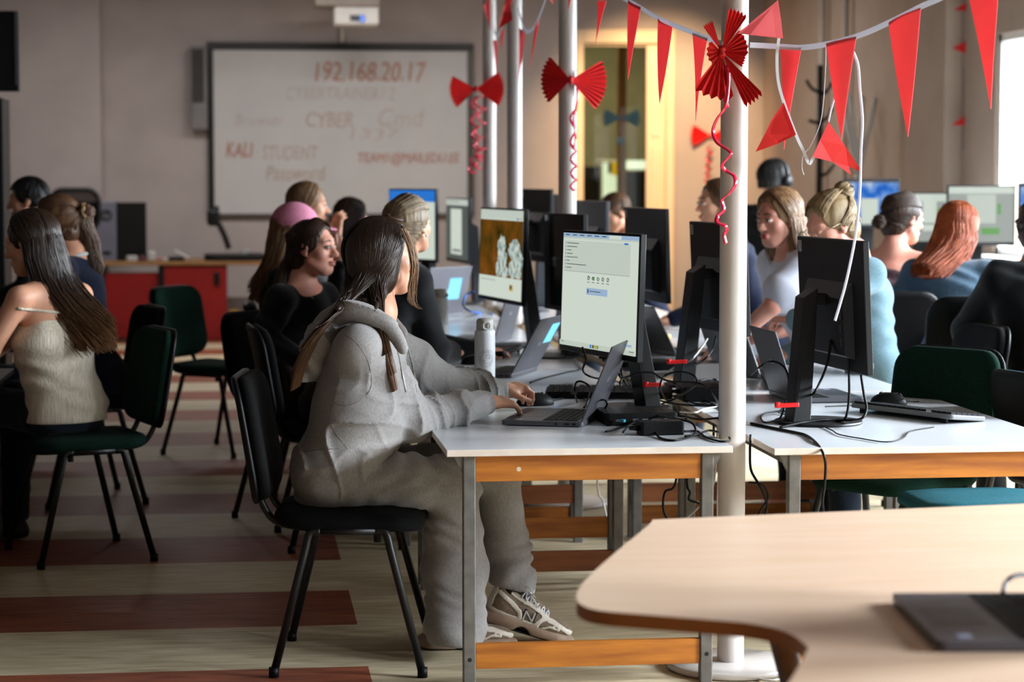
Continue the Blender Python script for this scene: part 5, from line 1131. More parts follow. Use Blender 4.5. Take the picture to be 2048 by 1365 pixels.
class Head:
    def __init__(s, c, yaw, pitch=0., roll=0., k=1.): s.c = npv(c); s.R = basis(yaw, pitch, roll); s.k = k
    def p(s, x, y, z): return s.c + s.R @ (np.array([x, y, z]) * s.k)
    def ell(s, sd, c, r, k=.015, sub=False): sd.ell(s.p(*c), np.array(r) * s.k, s.R, k * s.k, sub)
    def cap(s, sd, a, b, ra, rb, k=.01, sub=False): sd.cap(s.p(*a), s.p(*b), ra * s.k, rb * s.k, k * s.k, sub)
    def field(s, sd, ears=True):
        s.ell(sd, (-.012, 0, .032), (.092, .073, .082), .01)
        s.ell(sd, (.03, 0, -.03), (.058, .056, .078), .03)
        s.ell(sd, (.058, 0, -.088), (.030, .028, .026), .03)
        for q in (-1, 1):
            s.ell(sd, (.052, q * .040, -.022), (.026, .022, .026), .02)
            s.cap(sd, (.012, q * .052, -.055), (.058, q * .02, -.092), .018, .016, .025)
        s.ell(sd, (.07, 0, .03), (.022, .05, .018), .02)
        for q in (-1, 1): s.ell(sd, (.098, q * .030, .006), (.018, .019, .012), .012, True)
        s.cap(sd, (.088, 0, .012), (.106, 0, -.022), .008, .0115, .012); s.ell(sd, (.109, 0, -.026), (.012, .012, .010), .01)
        for q in (-1, 1): s.ell(sd, (.098, q * .012, -.030), (.010, .008, .007), .008); s.ell(sd, (.084, q * .030, .006), (.012, .014, .010), .006)
        s.ell(sd, (.092, 0, -.058), (.010, .022, .0065), .008); s.ell(sd, (.090, 0, -.068), (.010, .018, .007), .008)
        s.cap(sd, (.104, -.02, -.0628), (.104, .02, -.0628), .003, .003, .004, True)
        if ears:
            for q in (-1, 1):
                s.ell(sd, (-.006, q * .076, .0), (.020, .008, .030), .008); s.ell(sd, (-.002, q * .084, .004), (.010, .006, .016), .006, True); s.ell(sd, (.002, q * .075, -.028), (.009, .006, .010), .008)
    def features(s, par, lip=None, brow=True):
        for q in (-1, 1):
            b = B(); c = s.p(.0855, q * .030, .006)
            M = Matrix.Translation(c) @ Matrix(s.R).to_4x4() @ Matrix.Diagonal((.0125, .0135, .0075, 1)) ; b.M = M
            b.lathe([(math.sin(PI * i / 8), -math.cos(PI * i / 8)) for i in range(9)], seg=12); e = b.build('eye', M_eye, par, True)
            b = B(); b.M = Matrix.Translation(s.p(.0972, q * .0305, .006)) @ Matrix(s.R).to_4x4() @ Matrix.Rotation(PI / 2, 4, 'Y'); b.lathe([(.0005, .0015), (.003, .0012), (.0055, 0)], seg=14); b.build('iris', M_iris, e, True)
            b = B(); b.tube([s.p(.0965, q * .016, .016), s.p(.0995, q * .030, .0155), s.p(.088, q * .046, .010)], .0016 * s.k, 6); b.build('eyelashes', M_brow, e, True)
            if brow: b = B(); b.tube([s.p(.0925, q * .012, .030), s.p(.0925, q * .028, .036), s.p(.080, q * .048, .030)], [.0022, .003, .0015], 6); b.build('eyebrow', M_brow, par, True)
        if lip:
            sd = SDF(s.c - .14, s.c + .14, .003); s.ell(sd, (.096, 0, -.0575), (.009, .021, .0048), .004); s.ell(sd, (.0945, 0, -.0685), (.0085, .017, .0058), .004); s.cap(sd, (.106, -.02, -.0628), (.106, .02, -.0628), .002, .002, .003, True); sd.build('lips', lip, par)
    # hair ------------------------------------------------------------
    def shell(s, sd, th=.006, low=-.06, front=.0):
        s.ell(sd, (-.014, 0, .034), (.096 + th, .076 + th, .084 + th), .01)
        s.ell(sd, (-.055, 0, -.02 + low * .3), (.052 + th * .6, .062 + th, .07), .03)
    def face_cut(s, sd, x=.112, z=-.037, r=(.092, .084, .142)): s.ell(sd, (x, 0, z), r, .012, True)
def strands(b, paths, r=.0032, seg=4):
    for p in paths:
        n = len(p); b.tube(p, [r * (1 - .65 * (i / (n - 1)) ** 2) for i in range(n)], seg, caps=False)
def hair_paths(h, style, n, seed, **o):
    """strand centre lines in world space"""
    r = random.Random(seed); out = []; E = np.array([.104, .086, .094]); c0 = np.array([-.014, 0, .034])
    def surf(v, inf=1.): v = v / np.linalg.norm(v); return h.c + h.R @ ((c0 + v * E * inf) * h.k)
    if style == 'long':
        L = o.get('L', .3); back = o.get('back', .02); pu = npv(o.get('push', (0, 0, 0))); ph0 = o.get('front', 78)
        for i in range(n):
            u = r.random() ** .85; q = r.choice((-1, 1)); st = np.array([.55 - 1.2 * u, q * .05, 1.0]); ph = math.radians(ph0 + (180 - ph0) * u + r.uniform(-6, 6))
            en = np.array([math.cos(ph), q * math.sin(ph), -.25 - .15 * r.random()]); inf = 1.005 + .06 * r.random(); p = []
            for t in (0, .2, .4, .6, .8, 1.0): p.append(surf(st * (1 - t) + en * t * 1.15, inf + .03 * math.sin(t * PI)))
            e = p[-1]; out_ = h.R @ np.array([math.cos(ph) * .5 - .2, q * math.sin(ph), 0]); out_[2] = 0
            ll = L * r.uniform(.75, 1.05); wv = r.uniform(0, 6)
            for k in (1, 2, 3, 4, 5):
                f = k / 5; p.append(e + np.array([0, 0, -ll * f]) + out_ * (.010 * math.sin(f * PI) + .012 * f * r.uniform(-1, 1)) + pu * f * f + np.array([math.sin(wv + f * 4), math.cos(wv + f * 4), 0]) * .006)
            out.append(p)
    elif style == 'back':      # drawn back to a gather point, then optionally a tail along guide points
        g = np.array(o.get('gather', (-1, 0, -.05))); tail = o.get('tail'); gi = surf(g, 1.04)
        for i in range(n):
            a = r.uniform(-PI, PI); st = np.array([.75 + .15 * math.cos(a * .5), math.sin(a) * .95, .55 + .5 * math.cos(a) if abs(a) < 2 else -.1 - .3 * r.random()]); 
            if abs(a) > 2: st[0] = -.2 + .3 * r.random()
            inf = 1.005 + .06 * r.random(); p = []
            for t in (0, .2, .4, .6, .8, .95): p.append(surf(st * (1 - t) + g * t * 1.2, inf + .02 * math.sin(t * PI)))
            out.append(p)
        if tail:
            T = [npv(x) for x in tail]; w_ = o.get('tw', .03)
            for i in range(n // 2):
                a = r.uniform(0, 2 * PI); rr = w_ * math.sqrt(r.random()); of = np.array([math.cos(a) * rr, math.sin(a) * rr, 0]); cut = r.uniform(.8, 1.05)
                sp = spline([gi] + T, 4); p = [npv(x) + of * min(1, .35 + 1.6 * k / len(sp)) * (1.15 - .6 * k / len(sp)) for k, x in enumerate(sp)]; out.append(p[:max(4, int(len(p) * cut))])
    elif style == 'short':
        for i in range(n):
            a = r.uniform(-PI, PI); t0 = r.random(); st = np.array([-.3 + .2 * r.random(), .2 * math.sin(a), 1]); en = np.array([math.cos(a), math.sin(a), .25 if math.cos(a) > 0 else -.35]); p = []
            for t in (0, .15, .3, .45): tt = min(1, t0 * .6 + t); p.append(surf(st * (1 - tt) + en * tt * 1.1, 1.02 + .03 * r.random()))
            out.append(p)
    return out
def hand(sd, w_, d, nrm, side, curl=(.35, .4, .45, .5), k=1., spread=1., thumb=(.75, -.35), lift=0.):
    """w_: wrist, d: direction to the knuckles, nrm: back of the hand, side +1 = thumb on the +cross(d,nrm) side; returns fingertips with their frames"""
    w_ = npv(w_); d = npv(d) / np.linalg.norm(npv(d)); nrm = npv(nrm); nrm = nrm - d * (nrm @ d); nrm /= np.linalg.norm(nrm); s_ = np.cross(d, nrm) * side; tips = []
    R = np.stack([d, s_, nrm], 1)
    sd.rbox(w_ + d * .048 * k, np.array([.046, .037, .0125]) * k, .012 * k, R, .012); sd.ell(w_ + d * .03 * k + s_ * .024 * k - nrm * .008 * k, np.array([.032, .017, .015]) * k, R, .012)
    sd.cap(w_ - d * .02 * k, w_ + d * .02 * k, .024 * k, .026 * k, .015)
    for j, (of, ln) in enumerate(((.028, .070), (.0095, .078), (-.0095, .073), (-.0275, .056))):
        a = curl[j]; p = w_ + d * (.088 - .004 * abs(j - 1)) * k + s_ * of * k + nrm * .002 * k; dd = d + s_ * of * 3.2 * spread; dd /= np.linalg.norm(dd); sd.ell(p, np.array([.011, .0095, .0105]) * k, R, .006)
        cur = -lift; rr = [.0088, .0082, .0076, .0066]
        for g, f in enumerate((.45, .31, .24)):
            cur += a * (1.0, 1.15, .8)[g]; v = dd * math.cos(cur) - nrm * math.sin(cur); q = p + v * ln * f * k; sd.cap(p, q, rr[g] * k, rr[g + 1] * k, .004); p = q
        tips.append((p, v, nrm * math.cos(cur) + dd * math.sin(cur), s_))
    p = w_ + d * .022 * k + s_ * .030 * k - nrm * .004 * k; v = d * thumb[0] + s_ * .62 + nrm * thumb[1]; v /= np.linalg.norm(v)
    q = p + v * .040 * k; sd.cap(p, q, .0125 * k, .0098 * k, .008); v2 = v + d * .45 - s_ * .2; v2 /= np.linalg.norm(v2); q2 = q + v2 * .030 * k; sd.cap(q, q2, .0096 * k, .0078 * k, .004); tips.append((q2, v2, s_ * .4 + nrm * .9, d))
    return tips
def torso(sd, hip, nk, yaw, inf=0., k=1., w_=1., sh=None, waist=1.):
    hip, nk = npv(hip), npv(nk); up = (nk - hip) / np.linalg.norm(nk - hip); l = np.array([-math.sin(yaw), math.cos(yaw), 0.]); f = np.cross(l, up); f /= np.linalg.norm(f); l = np.cross(up, f); R = np.stack([f, l, up], 1); L = np.linalg.norm(nk - hip)
    def e(t, of, r): sd.ell(hip + up * L * t + f * of * k, (np.array(r) * k + inf), R, .05)
    e(.02, -.01, (.115, .165 * w_, .13)); e(.38, .0, (.088, .128 * w_ * waist, .16)); e(.72, .005, (.102, .150 * w_, .17)); e(.86, -.012, (.085, .152 * w_, .08))
    return R, L
def person(label, head, hyaw, hip, tyaw, hpitch=0., hroll=0., arms=(), top=None, sleeve='long', trousers=None, hair=None, skin=None, k=1., h=.008, legs='sit', lip=None, face=False, group=None, inf=.014, neckback=.02, extra=None, w_=1., straps=False, knee=None, nf=0, foot=.03):
    skin = skin or M_skin; head = Vector(head); hip = Vector(hip)
    t = thing('person', label, 'person', (hip.x, hip.y, 0), 0, group); O = np.array([hip.x, hip.y, 0.])
    H = Head(head, hyaw, hpitch, hroll, k); f = np.array([math.cos(tyaw), math.sin(tyaw), 0]); l = np.array([-math.sin(tyaw), math.cos(tyaw), 0.])
    nk = H.p(-.035, 0, -.135) - f * neckback; nkb = nk - np.array([0, 0, .045]) * k
    S_ = [nkb + q * l * .152 * k * w_ - np.array([0, 0, .035]) * k for q in (-1, 1)]
    if legs == 'sit':
        kn = [npv(x) for x in knee] if knee else [npv(hip) + f * .40 * k + q * l * .10 + np.array([0, 0, .02]) for q in (-1, 1)]
        an = [np.array([x[0], x[1], .08]) + f * foot for x in kn]
    else:
        kn = [npv(hip) + q * l * .09 + np.array([0, 0, -.42 * hip.z / .9]) + f * .02 for q in (-1, 1)]; an = [np.array([x[0], x[1], .08]) for x in kn]
    A = []
    for q in (0, 1):
        if q < len(arms) and arms[q] is not None: A.append([npv(x) for x in arms[q]])
        else:
            el = S_[q] + np.array([0, 0, -.26]) * k + (q * 2 - 1) * l * .03 + f * .06; A.append([el, el + f * .20 * k + np.array([0, 0, -.06]) - (q * 2 - 1) * l * .06])
    allp = [npv(head) + .16, npv(head) - .16, npv(hip) - .2, npv(hip) + .2] + kn + an + [x for a in A for x in a[:2]] + S_
    lo, hi = np.min(allp, 0) - .14, np.max(allp, 0) + .14; lo[2] = max(lo[2], .0)
    # body: one continuous surface
    lo_b = lo.copy(); sd = SDF(lo_b, hi, h); H.field(sd)
    sd.cap(H.p(-.02, 0, -.07), nk, .05 * k, .052 * k, .02); sd.cap(nk, nkb, .053 * k, .062 * k, .03)
    R, L = torso(sd, hip, nkb - np.array([0, 0, .03]), tyaw, -.004, k, w_)
    for q in (0, 1):
        sd.cap(nkb, S_[q], .05 * k, .046 * k, .04); sd.chain([S_[q], A[q][0], A[q][1]], [.046 * k, .038 * k, .026 * k], .02)
        d = A[q][2] if len(A[q]) > 2 else (A[q][1] - A[q][0]) * np.array([1, 1, .4]); hand(sd, A[q][1], d, (0, 0, 1), -1 if q == 0 else 1, k=k)
        hp = npv(hip) + (q * 2 - 1) * l * .085; sd.chain([hp, kn[q], an[q]], [.075 * k, .052 * k, .036 * k], .02)
        sd.cap(an[q], an[q] + f * .15 - np.array([0, 0, .04]), .032, .026, .02)
    bsd = sd; body = sd.build('body', skin, t)
    # clothes
    sd = SDF(lo, hi, h); R, L = torso(sd, hip, nkb - np.array([0, 0, .03 if not straps else (.13 if top is C_cam else .07)]), tyaw, inf, k, w_)
    if not straps:
        for q in (0, 1):
            sd.cap(nkb - f * .01 - np.array([0, 0, .015]), S_[q], .046 * k + inf * .6, .046 * k + inf, .03)
            if sleeve == 'long': sd.chain([S_[q], A[q][0], A[q][0] * .08 + A[q][1] * .92], [.048 * k + inf, .043 * k + inf, .031 * k + inf * .8], .025)
            elif sleeve == 'short': sd.chain([S_[q], S_[q] * .35 + A[q][0] * .65], [.052 * k + inf, .064 * k + inf], .025)
        sd.cap(nk + f * .025, nk + np.array([0, 0, .1]) + f * .03, .052 * k, .06 * k, .008, True)
    fr = random.Random(label); a0 = fr.uniform(0, 6)
    sd.ripple(.0045, lambda X, Y, Z: np.sin(Z * 42 + 16 * (X * f[0] + Y * f[1]) + 4 * np.sin(Z * 13 + X * 9 + a0) + a0) * np.sin(X * 11 + Y * 13 + a0))
    lz = hip.z - .03
    sd.plane_cut((0, 0, lz if legs == 'sit' else lz - .1), (0, 0, -1)); sd.build('shirt', top, t)
    if straps and straps is not True:
        for pl in straps:
            P = []
            for x, y in [v[:2] for v in spline([(x, y, 0) for x, y in pl], 4)]:
                q = bsd.first(Vector(ony(x, y, hip.y - .45)), Vector(_ray(x, y)))
                if q is not None: P.append(Vector(q))
            if len(P) > 2: b = B(); b.tube(P, .0065, 6); b.build('strap', top, t, True)
    elif straps:
        b = B(); up = R[:, 2]
        for q in (-1, 1):
            bk = nkb - np.array([0, 0, .01]); s0 = bk + q * l * .085 + f * .055 - up * .09; s1 = bk + q * l * .095 + up * .0 + np.array([0, 0, -.008]); s2 = bk - q * l * .015 - f * .082 - up * .14; b2 = bk - q * l * .09 - f * .090 - up * .20
            b.tube(spline([s0, s1, (s1 + s2) / 2 - f * .035 + up * .01, s2, b2], 5), .0055, 6)
        b.build('strap', top, t, True)
    if trousers:
        sd = SDF(lo, hi, h)
        sd.ell(npv(hip) + np.array([0, 0, .0]), np.array([.125, .17 * w_, .10]) * k + .008, basis(tyaw), .04)
        for q in (0, 1): hp = npv(hip) + (q * 2 - 1) * l * .085; sd.chain([hp, kn[q], an[q] + np.array([0, 0, .02])], [.088 * k, .070 * k, .062 * k], .03)
        sd.ripple(.004, lambda X, Y, Z: np.sin(Z * 36 + X * 30 + 4 * np.sin(Y * 14)) * np.sin(X * 12 + 1)); sd.plane_cut((0, 0, an[0][2] + .0), (0, 0, -1)); sd.build('trousers', trousers, t)
        for q in (0, 1):
            sd = SDF(an[q] - .3, an[q] + .3, .008); R3 = basis(tyaw); sd.rbox(an[q] + f * .07 - np.array([0, 0, .045]), (.135, .042, .03), .028, R3, .01); sd.ell(an[q] + np.array([0, 0, -.0]), (.05, .042, .05), R3, .03); sd.plane_cut((0, 0, .002), (0, 0, -1)); sd.build('shoe', nf or mat('white_shoe', 'c9c9c8', .6), t)
    # hair
    hs = hair or {}
    style = hs.get('style', 'long'); hm = hs.get('m', H_brown); nst = int(hs.get('n', 220) * 1.4)
    sd = SDF(H.c - .36 - np.array([0, 0, hs.get('L', .1)]), H.c + .22, min(h, .007)); H.shell(sd, hs.get('th', .007))
    if style == 'short': H.ell(sd, (-.05, 0, -.09), (.08, .1, .06), .02, True)
    if style == 'long':
        L_ = hs.get('L', .3); pu = npv(hs.get('push', (0, 0, 0)))
        for a in range(hs.get('front', 85), 360 - hs.get('front', 85) + 1, 14):
            aa = math.radians(a); e = H.p(-.03 + .064 * math.cos(aa), .058 * math.sin(aa), -.015); sd.chain([e, e + np.array([0, 0, -L_ * .5]) + pu * .25, e + np.array([0, 0, -L_ * .93]) + pu * .86], [.026, .024, .010], .02)
    H.face_cut(sd)
    tail = None
    if 'tail' in hs:
        tail = [H.p(-.125, 0, -.01 + hs.get('gz', 0))] + [npv(x) for x in hs['tail']]; sd.chain(tail, [.028] + [.034] * (len(tail) - 2) + [.010], .02)
    if 'bun' in hs:
        bp = H.p(*hs['bun']); sd.ell(bp, np.array([.042, .046, .042]) * hs.get('bs', 1.), H.R, .02)
    sd.ripple(.0022, lambda X, Y, Z: np.sin((X * H.R[1][1] - Y * H.R[0][1] * 0 + Y) * 230 + X * 120 + 2 * np.sin(Z * 30)))
    hsd_ = sd; sd.build('hair', hm, t)
    b = B(); pth = hair_paths(H, 'long' if style == 'long' else ('short' if style == 'short' else 'back'), nst, len(label), L=hs.get('L', .3), push=hs.get('push', (0, 0, 0)), front=hs.get('front', 85), gather=hs.get('gather', (-1, 0, hs.get('gz', -.05) * 5)), tail=tail[1:] if tail else None)
    if 'bun' in hs:
        r = random.Random(3)
        for i in range(nst // 5):
            a = r.uniform(0, 6.3); bb = r.uniform(-1.2, 1.2); rr = .044 * hs.get('bs', 1.); pp = []
            for j in range(7): th = a + j * .45; v = np.array([math.cos(bb) * math.cos(th), math.cos(bb) * math.sin(th), math.sin(bb)]); pp.append(bp + H.R @ (v * rr))
            pth.append(pp)
    pth = hsd_.snap(pth, .005); strands(b, pth, hs.get('sr', .0032)); b.build('hair_strands', hm, t, True)
    if face: H.features(t, lip or M_lip)
    if extra: extra(t, H, nk, R, A)
    for o in [x for x in bpy.data.objects if x.parent == t]:
        o.location = (-hip.x, -hip.y, 0)
    return t
def PP(px, py, Y0): return ony(px, py, Y0)
C_blk = cloth('black', '0c0c0e', '121214'); C_navy = cloth('navy', '141b33', '101528'); C_cam = mat('cloth_ribbed_cream', 'e6dccb', .9, c2='cbbfab', nscale=30, stretch=(6, 6, .25), bump=.6, bscale=46, spec=.1)
C_jean = cloth('dark_jeans', '1c2634', '141b26', 220); C_denim = cloth('denim', '3c5162', '314453', 90, .3); C_white = cloth('white', 'd4d6e2', 'cbcedc'); C_pat = mat('cloth_patterned', '33242a', .9, c2='6e5359', nscale=38, spec=.1); C_blue = cloth('pale_blue', '74909c', '65818d'); C_grey = cloth('mid_grey', '6a6a6c')
# 2 girl with claw clip
def claw(t, H, nk, R, A):
    b = B(); m = mat('claw_clip_brown', '5a3a30', .35, c2='3c2520', nscale=30)
    for q in (-1, 1):
        for j in range(5):
            z = -.035 + j * .02; b.tube(spline([H.p(-.128, q * .006, z + .02), H.p(-.15, q * .022, z + .012), H.p(-.132, q * .045, z), H.p(-.105, q * .052, z - .006)], 4), .0055, 6)
    b.tube([H.p(-.135, 0, -.04), H.p(-.138, 0, .07)], .007, 8); b.build('claw_clip', m, t, True)
    b = B(); c = H.p(.004, -.083, -.034); b.tube([c, c + np.array([0, 0, -.012])], .0045, 8); b.build('earring', mat('pearl', 'd8d0c4', .2), t, True)
h2 = PP(818, 452, 9.2)
person('girl in black with streaked clipped-up hair, face turned away, elbow on desk', h2, math.radians(48), (.36, 9.12, .53), math.radians(15), hpitch=.12, arms=((PP(868, 700, 9.2), PP(905, 706, 9.45)), ((.78, 9.5, .76), (1.0, 9.55, .735))), top=C_blk, trousers=C_blk, hair=dict(style='back', m=H_ash, n=420, gz=-.0, bun=(-.115, 0, .0), bs=.75, sr=.003), knee=((.76, 8.93, .55), (.76, 9.22, .55)), foot=.19, extra=claw, inf=.02)
# 3 dark-haired girl looking right
def necklace(t, H, nk, R, A):
    b = B(); f = np.array([math.cos(-.7), math.sin(-.7), 0]); l = np.array([.64, .77, 0]); b.tube(spline([nk + l * .06 + np.array([0, 0, -.02]), nk + f * .065 + l * .03 + np.array([0, 0, -.065]), nk + f * .075 + np.array([0, 0, -.085]), nk + f * .065 - l * .03 + np.array([0, 0, -.065]), nk - l * .06 + np.array([0, 0, -.02])], 5), .0016, 6); b.build('necklace', M_silver, t, True)
h3 = PP(626, 497, 9.62)
person('dark-haired girl in a black top with low ponytail, looking right with a serious face', h3, math.radians(-28), (.20, 9.82, .53), math.radians(-38), hpitch=.0, arms=(((.08, 9.47, .80), (.26, 9.34, .70)), ((.44, 9.75, .80), (.42, 9.52, .72))), top=C_blk, trousers=C_blk, hair=dict(style='back', m=H_dark, n=320, gz=-.07, gather=(-.9, 0, -.45), tail=(h3 + Vector((-.13, .02, -.16)), h3 + Vector((-.15, .0, -.34)), h3 + Vector((-.11, -.05, -.55)), h3 + Vector((-.10, -.05, -.66)))), skin=M_skin2, face=True, extra=necklace, h=.006, inf=.016)
# 4 pink cap
def cap_(t, H, nk, R, A):
    sd = SDF(H.c - .24, H.c + .24, .006); H.ell(sd, (-.012, 0, .05), (.112, .094, .098), .01); sd.plane_cut(H.p(0, 0, .028), H.R @ np.array([.12, 0, -1])); sd.build('cap_crown', mat('pink_cotton', 'd98aa4', .9, c2='cf7e9a', nscale=60, bump=.2), t)
    sd = SDF(H.c - .26, H.c + .26, .005); H.ell(sd, (.085, 0, .038), (.105, .082, .012), .01); H.ell(sd, (-.012, 0, .03), (.098, .08, .09), .01, True); sd.build('cap_brim', MATS['pink_cotton'], t)
h4 = PP(592, 468, 10.5)
person('girl in a pink baseball cap with long light hair, sitting behind the girl in black', h4, math.radians(-8), (.22, 10.58, .55), math.radians(0), hpitch=-.1, arms=(((.40, 10.35, .80), (.44, 10.45, 1.07), (.0, .1, 1.)), ((.40, 10.7, .80), (.6, 10.75, .745))), top=C_blk, trousers=C_jean, hair=dict(style='long', m=H_light, n=260, L=.32, front=100, push=(-.10, 0, 0)), extra=cap_)
h5 = PP(617, 412, 12.3)
person('girl with straight brown hair in profile, just above the pink cap', h5, math.radians(5), (.14, 12.3, .58), math.radians(0), hpitch=-.05, arms=(((.44, 12.1, .85), (.5, 12.25, 1.15), (.1, .1, 1.)), None), top=C_grey, trousers=C_jean, hair=dict(style='long', m=H_light, n=260, L=.22, front=82), face=True)
h6 = PP(703, 440, 13.3)
person('dark-haired person farthest back below the whiteboard, head bent, cheek just showing', h6, math.radians(35), (.36, 13.3, .53), math.radians(0), hpitch=-.2, top=C_blk, trousers=C_blk, hair=dict(style='long', m=H_dark, n=220, L=.16, front=88), h=.01)
# left side
h7 = PP(62, 488, 8.85)
person('girl in a cream ribbed camisole with crossed straps and long brown hair, back to camera', h7, math.radians(158), (-.70, 8.92, .555), math.radians(136), hpitch=-.22, arms=(((-.98, 9.05, .80), (-1.12, 9.22, .75)), ((-.96, 8.70, .82), (-1.12, 8.84, .75))), top=C_cam, straps=[[(84, 552), (105, 572), (132, 600), (158, 628)], [(34, 617), (80, 622), (120, 626), (160, 626)]], trousers=C_jean, hair=dict(style='long', m=M_omb, n=420, L=.42, front=88, push=(.21, -.05, 0)), inf=.02, nf=mat('black_shoe', '101012', .6))
def collar(t, H, nk, R, A):
    b = B(); pts = [nk + np.array([math.cos(a) * .068, math.sin(a) * .068, -.02 + .012 * math.cos(a)]) for a in [2 * PI * i / 20 for i in range(21)]]; b.tube(pts, .009, 7); b.build('white_collar', mat('cloth_collar', 'cfcfcc', .9), t, True)
    b = B(); c = H.p(-.135, 0, .03); l = H.R[:, 1]; pts = [H.p(-.135 + .02 * math.cos(a * 5) * .3, .034 * math.cos(a), .03 + .034 * math.sin(a)) for a in [2 * PI * i / 24 for i in range(25)]]; b.tube(pts, .011, 7); b.build('scrunchie', mat('gold_scrunchie', '8a6a42', .6), t, True)
h8 = PP(112, 447, 10.4)
person('girl in a navy top with white collar and hair tied with a gold scrunchie', h8, math.radians(172), (-.66, 10.4, .53), math.radians(165), hpitch=-.15, arms=(((-.98, 10.55, .8), (-1.25, 10.5, .75)), ((-1.0, 10.2, .8), (-1.25, 10.3, .75))), top=C_navy, trousers=C_jean, hair=dict(style='back', m=H_brown, n=300, gz=.03, gather=(-1, 0, .1), bun=(-.15, 0, .03), bs=.7, tail=(h8 + Vector((.15, 0, -.08)), h8 + Vector((.17, 0, -.2)), h8 + Vector((.17, 0, -.3)))), extra=collar)
h9 = PP(56, 402, 12.4)
person('person with short dark hair in the far left corner, only the head showing', h9, math.radians(178), (-1.0, 12.4, .6), math.radians(175), hpitch=-.1, top=C_blk, trousers=C_blk, hair=dict(style='short', m=H_black, n=160), h=.01)
# right side
def redcollar(t, H, nk, R, A):
    b = B(); pts = [nk + np.array([math.cos(a) * .07, math.sin(a) * .07, -.03]) for a in [2 * PI * i / 20 for i in range(21)]]; b.tube(pts, .014, 7); b.build('red_collar', mat('cloth_red', 'b81420', .9), t, True)
h10 = PP(1230, 427, 14.25)
person('boy with short brown hair and red collar, head bent down between the monitors', h10, math.radians(205), (2.62, 14.35, .55), math.radians(185), hpitch=-.35, top=C_navy, trousers=C_jean, hair=dict(style='short', m=H_brown, n=320), extra=redcollar)
h11 = PP(1434, 408, 11.5)
person('girl with straight brown hair half hidden by the nearest column', h11, math.radians(190), (2.72, 11.5, .55), math.radians(182), hpitch=-.05, arms=(((2.5, 11.75, .85), (2.28, 11.6, .745)), ((2.42, 11.25, .84), (2.16, 11.3, .745))), top=C_navy, trousers=C_jean, hair=dict(style='long', m=H_brown, n=260, L=.24, front=84), face=True)
def headset(t, H, nk, R, A):
    b = B(); pts = [H.p(-.0, .1 * math.cos(a), .03 + .105 * math.sin(a)) for a in [PI * i / 14 for i in range(15)]]; b.tube(pts, .009, 8); hb = b.build('headset_band', M_blk, t, True)
    for q in (-1, 1):
        b = B(); b.tube([H.p(0, q * .084, 0), H.p(0, q * .112, 0)], [.042, .036], 16); b.build('earcup', M_shell, hb, True)
    b = B(); b.tube([H.p(.0, -.1, -.02), H.p(.06, -.085, -.065), H.p(.1, -.05, -.07)], .004, 6); b.build('microphone', M_blk, hb, True)
h12 = PP(1550, 362, 13.6)
person('dark-haired person wearing a black headset, standing behind the girl in the white T-shirt', h12, math.radians(38), (3.18, 13.62, .84), math.radians(50), legs='stand', top=C_blk, trousers=C_blk, hair=dict(style='short', m=H_black, n=260, th=.016), extra=headset)
h13 = PP(1556, 437, 9.4)
person('girl in a loose white T-shirt with long fair-brown hair, looking down with red lips', h13, math.radians(212), (2.58, 9.45, .55), math.radians(192), hpitch=-.16, arms=(((2.40, 9.68, .82), (2.12, 9.62, .748)), (PP(1545, 612, 9.2), (2.02, 9.3, .752))), knee=((2.36, 9.35, .55), (2.36, 9.55, .55)), foot=-.02, top=C_white, sleeve='short', trousers=C_jean, hair=dict(style='long', m=H_light, n=420, L=.26, front=80, push=(.07, .0, 0)), skin=M_skin2, face=True, lip=M_lipr, h=.006, inf=.03)
def glasses(t, H, nk, R, A):
    b = B()
    for q in (-1, 1):
        c = H.p(.115, q * .032, .004); pts = [c + H.R @ np.array([0, .024 * math.cos(a), .019 * math.sin(a)]) for a in [2 * PI * i / 16 for i in range(17)]]; b.tube(pts, .0018, 6); b.tube([H.p(.113, q * .056, .008), H.p(.0, q * .084, .012)], .0018, 6)
    b.build('glasses', mat('glasses_frame', 'b8a08a', .3, .6), t, True)
h14 = PP(1662, 450, 8.62)
person('blonde girl with messy bun and glasses, mostly behind the front right monitor', h14, math.radians(200), (2.53, 8.72, .55), math.radians(186), hpitch=-.42, arms=(((2.42, 8.95, .80), (2.16, 8.85, .76)), (PP(1640, 640, 8.4), PP(1592, 640, 8.5))), knee=((2.34, 8.62, .55), (2.34, 8.82, .55)), foot=-.02, top=C_blue, trousers=C_jean, hair=dict(style='back', m=H_blond, n=420, gz=.09, gather=(-.85, 0, .6), bun=(-.105, 0, .095), bs=.85), skin=M_skin2, extra=glasses, inf=.018, h=.007)
h15 = PP(1806, 438, 10.5)
def bare(t, H, nk, R, A): pass
person('girl in a patterned off-shoulder top with a low dark bun, in profile', h15, math.radians(22), (2.98, 10.35, .55), math.radians(62), hpitch=-.12, arms=(((3.28, 10.5, .82), (3.3, 10.8, .76)), ((2.78, 10.6, .82), (2.95, 10.85, .76))), top=C_pat, sleeve='long', straps=True, trousers=C_blk, hair=dict(style='back', m=H_dark, n=320, gz=-.03, gather=(-1, 0, -.12), bun=(-.14, 0, -.03), bs=.72), skin=M_skin2, h=.007)
h16 = PP(1916, 462, 9.85)
person('orange-haired girl in a denim jacket seen from behind', h16, math.radians(48), (3.06, 9.62, .55), math.radians(72), hpitch=-.25, arms=(((3.36, 9.85, .80), (3.36, 10.1, .76)), ((2.88, 9.8, .80), (2.98, 10.05, .76))), top=C_denim, trousers=C_jean, hair=dict(style='long', m=H_orange, n=420, L=.22, front=75, push=(-.14, -.1, 0)), inf=.026, w_=1.0, h=.007)
h17 = PP(2078, 458, 8.9)
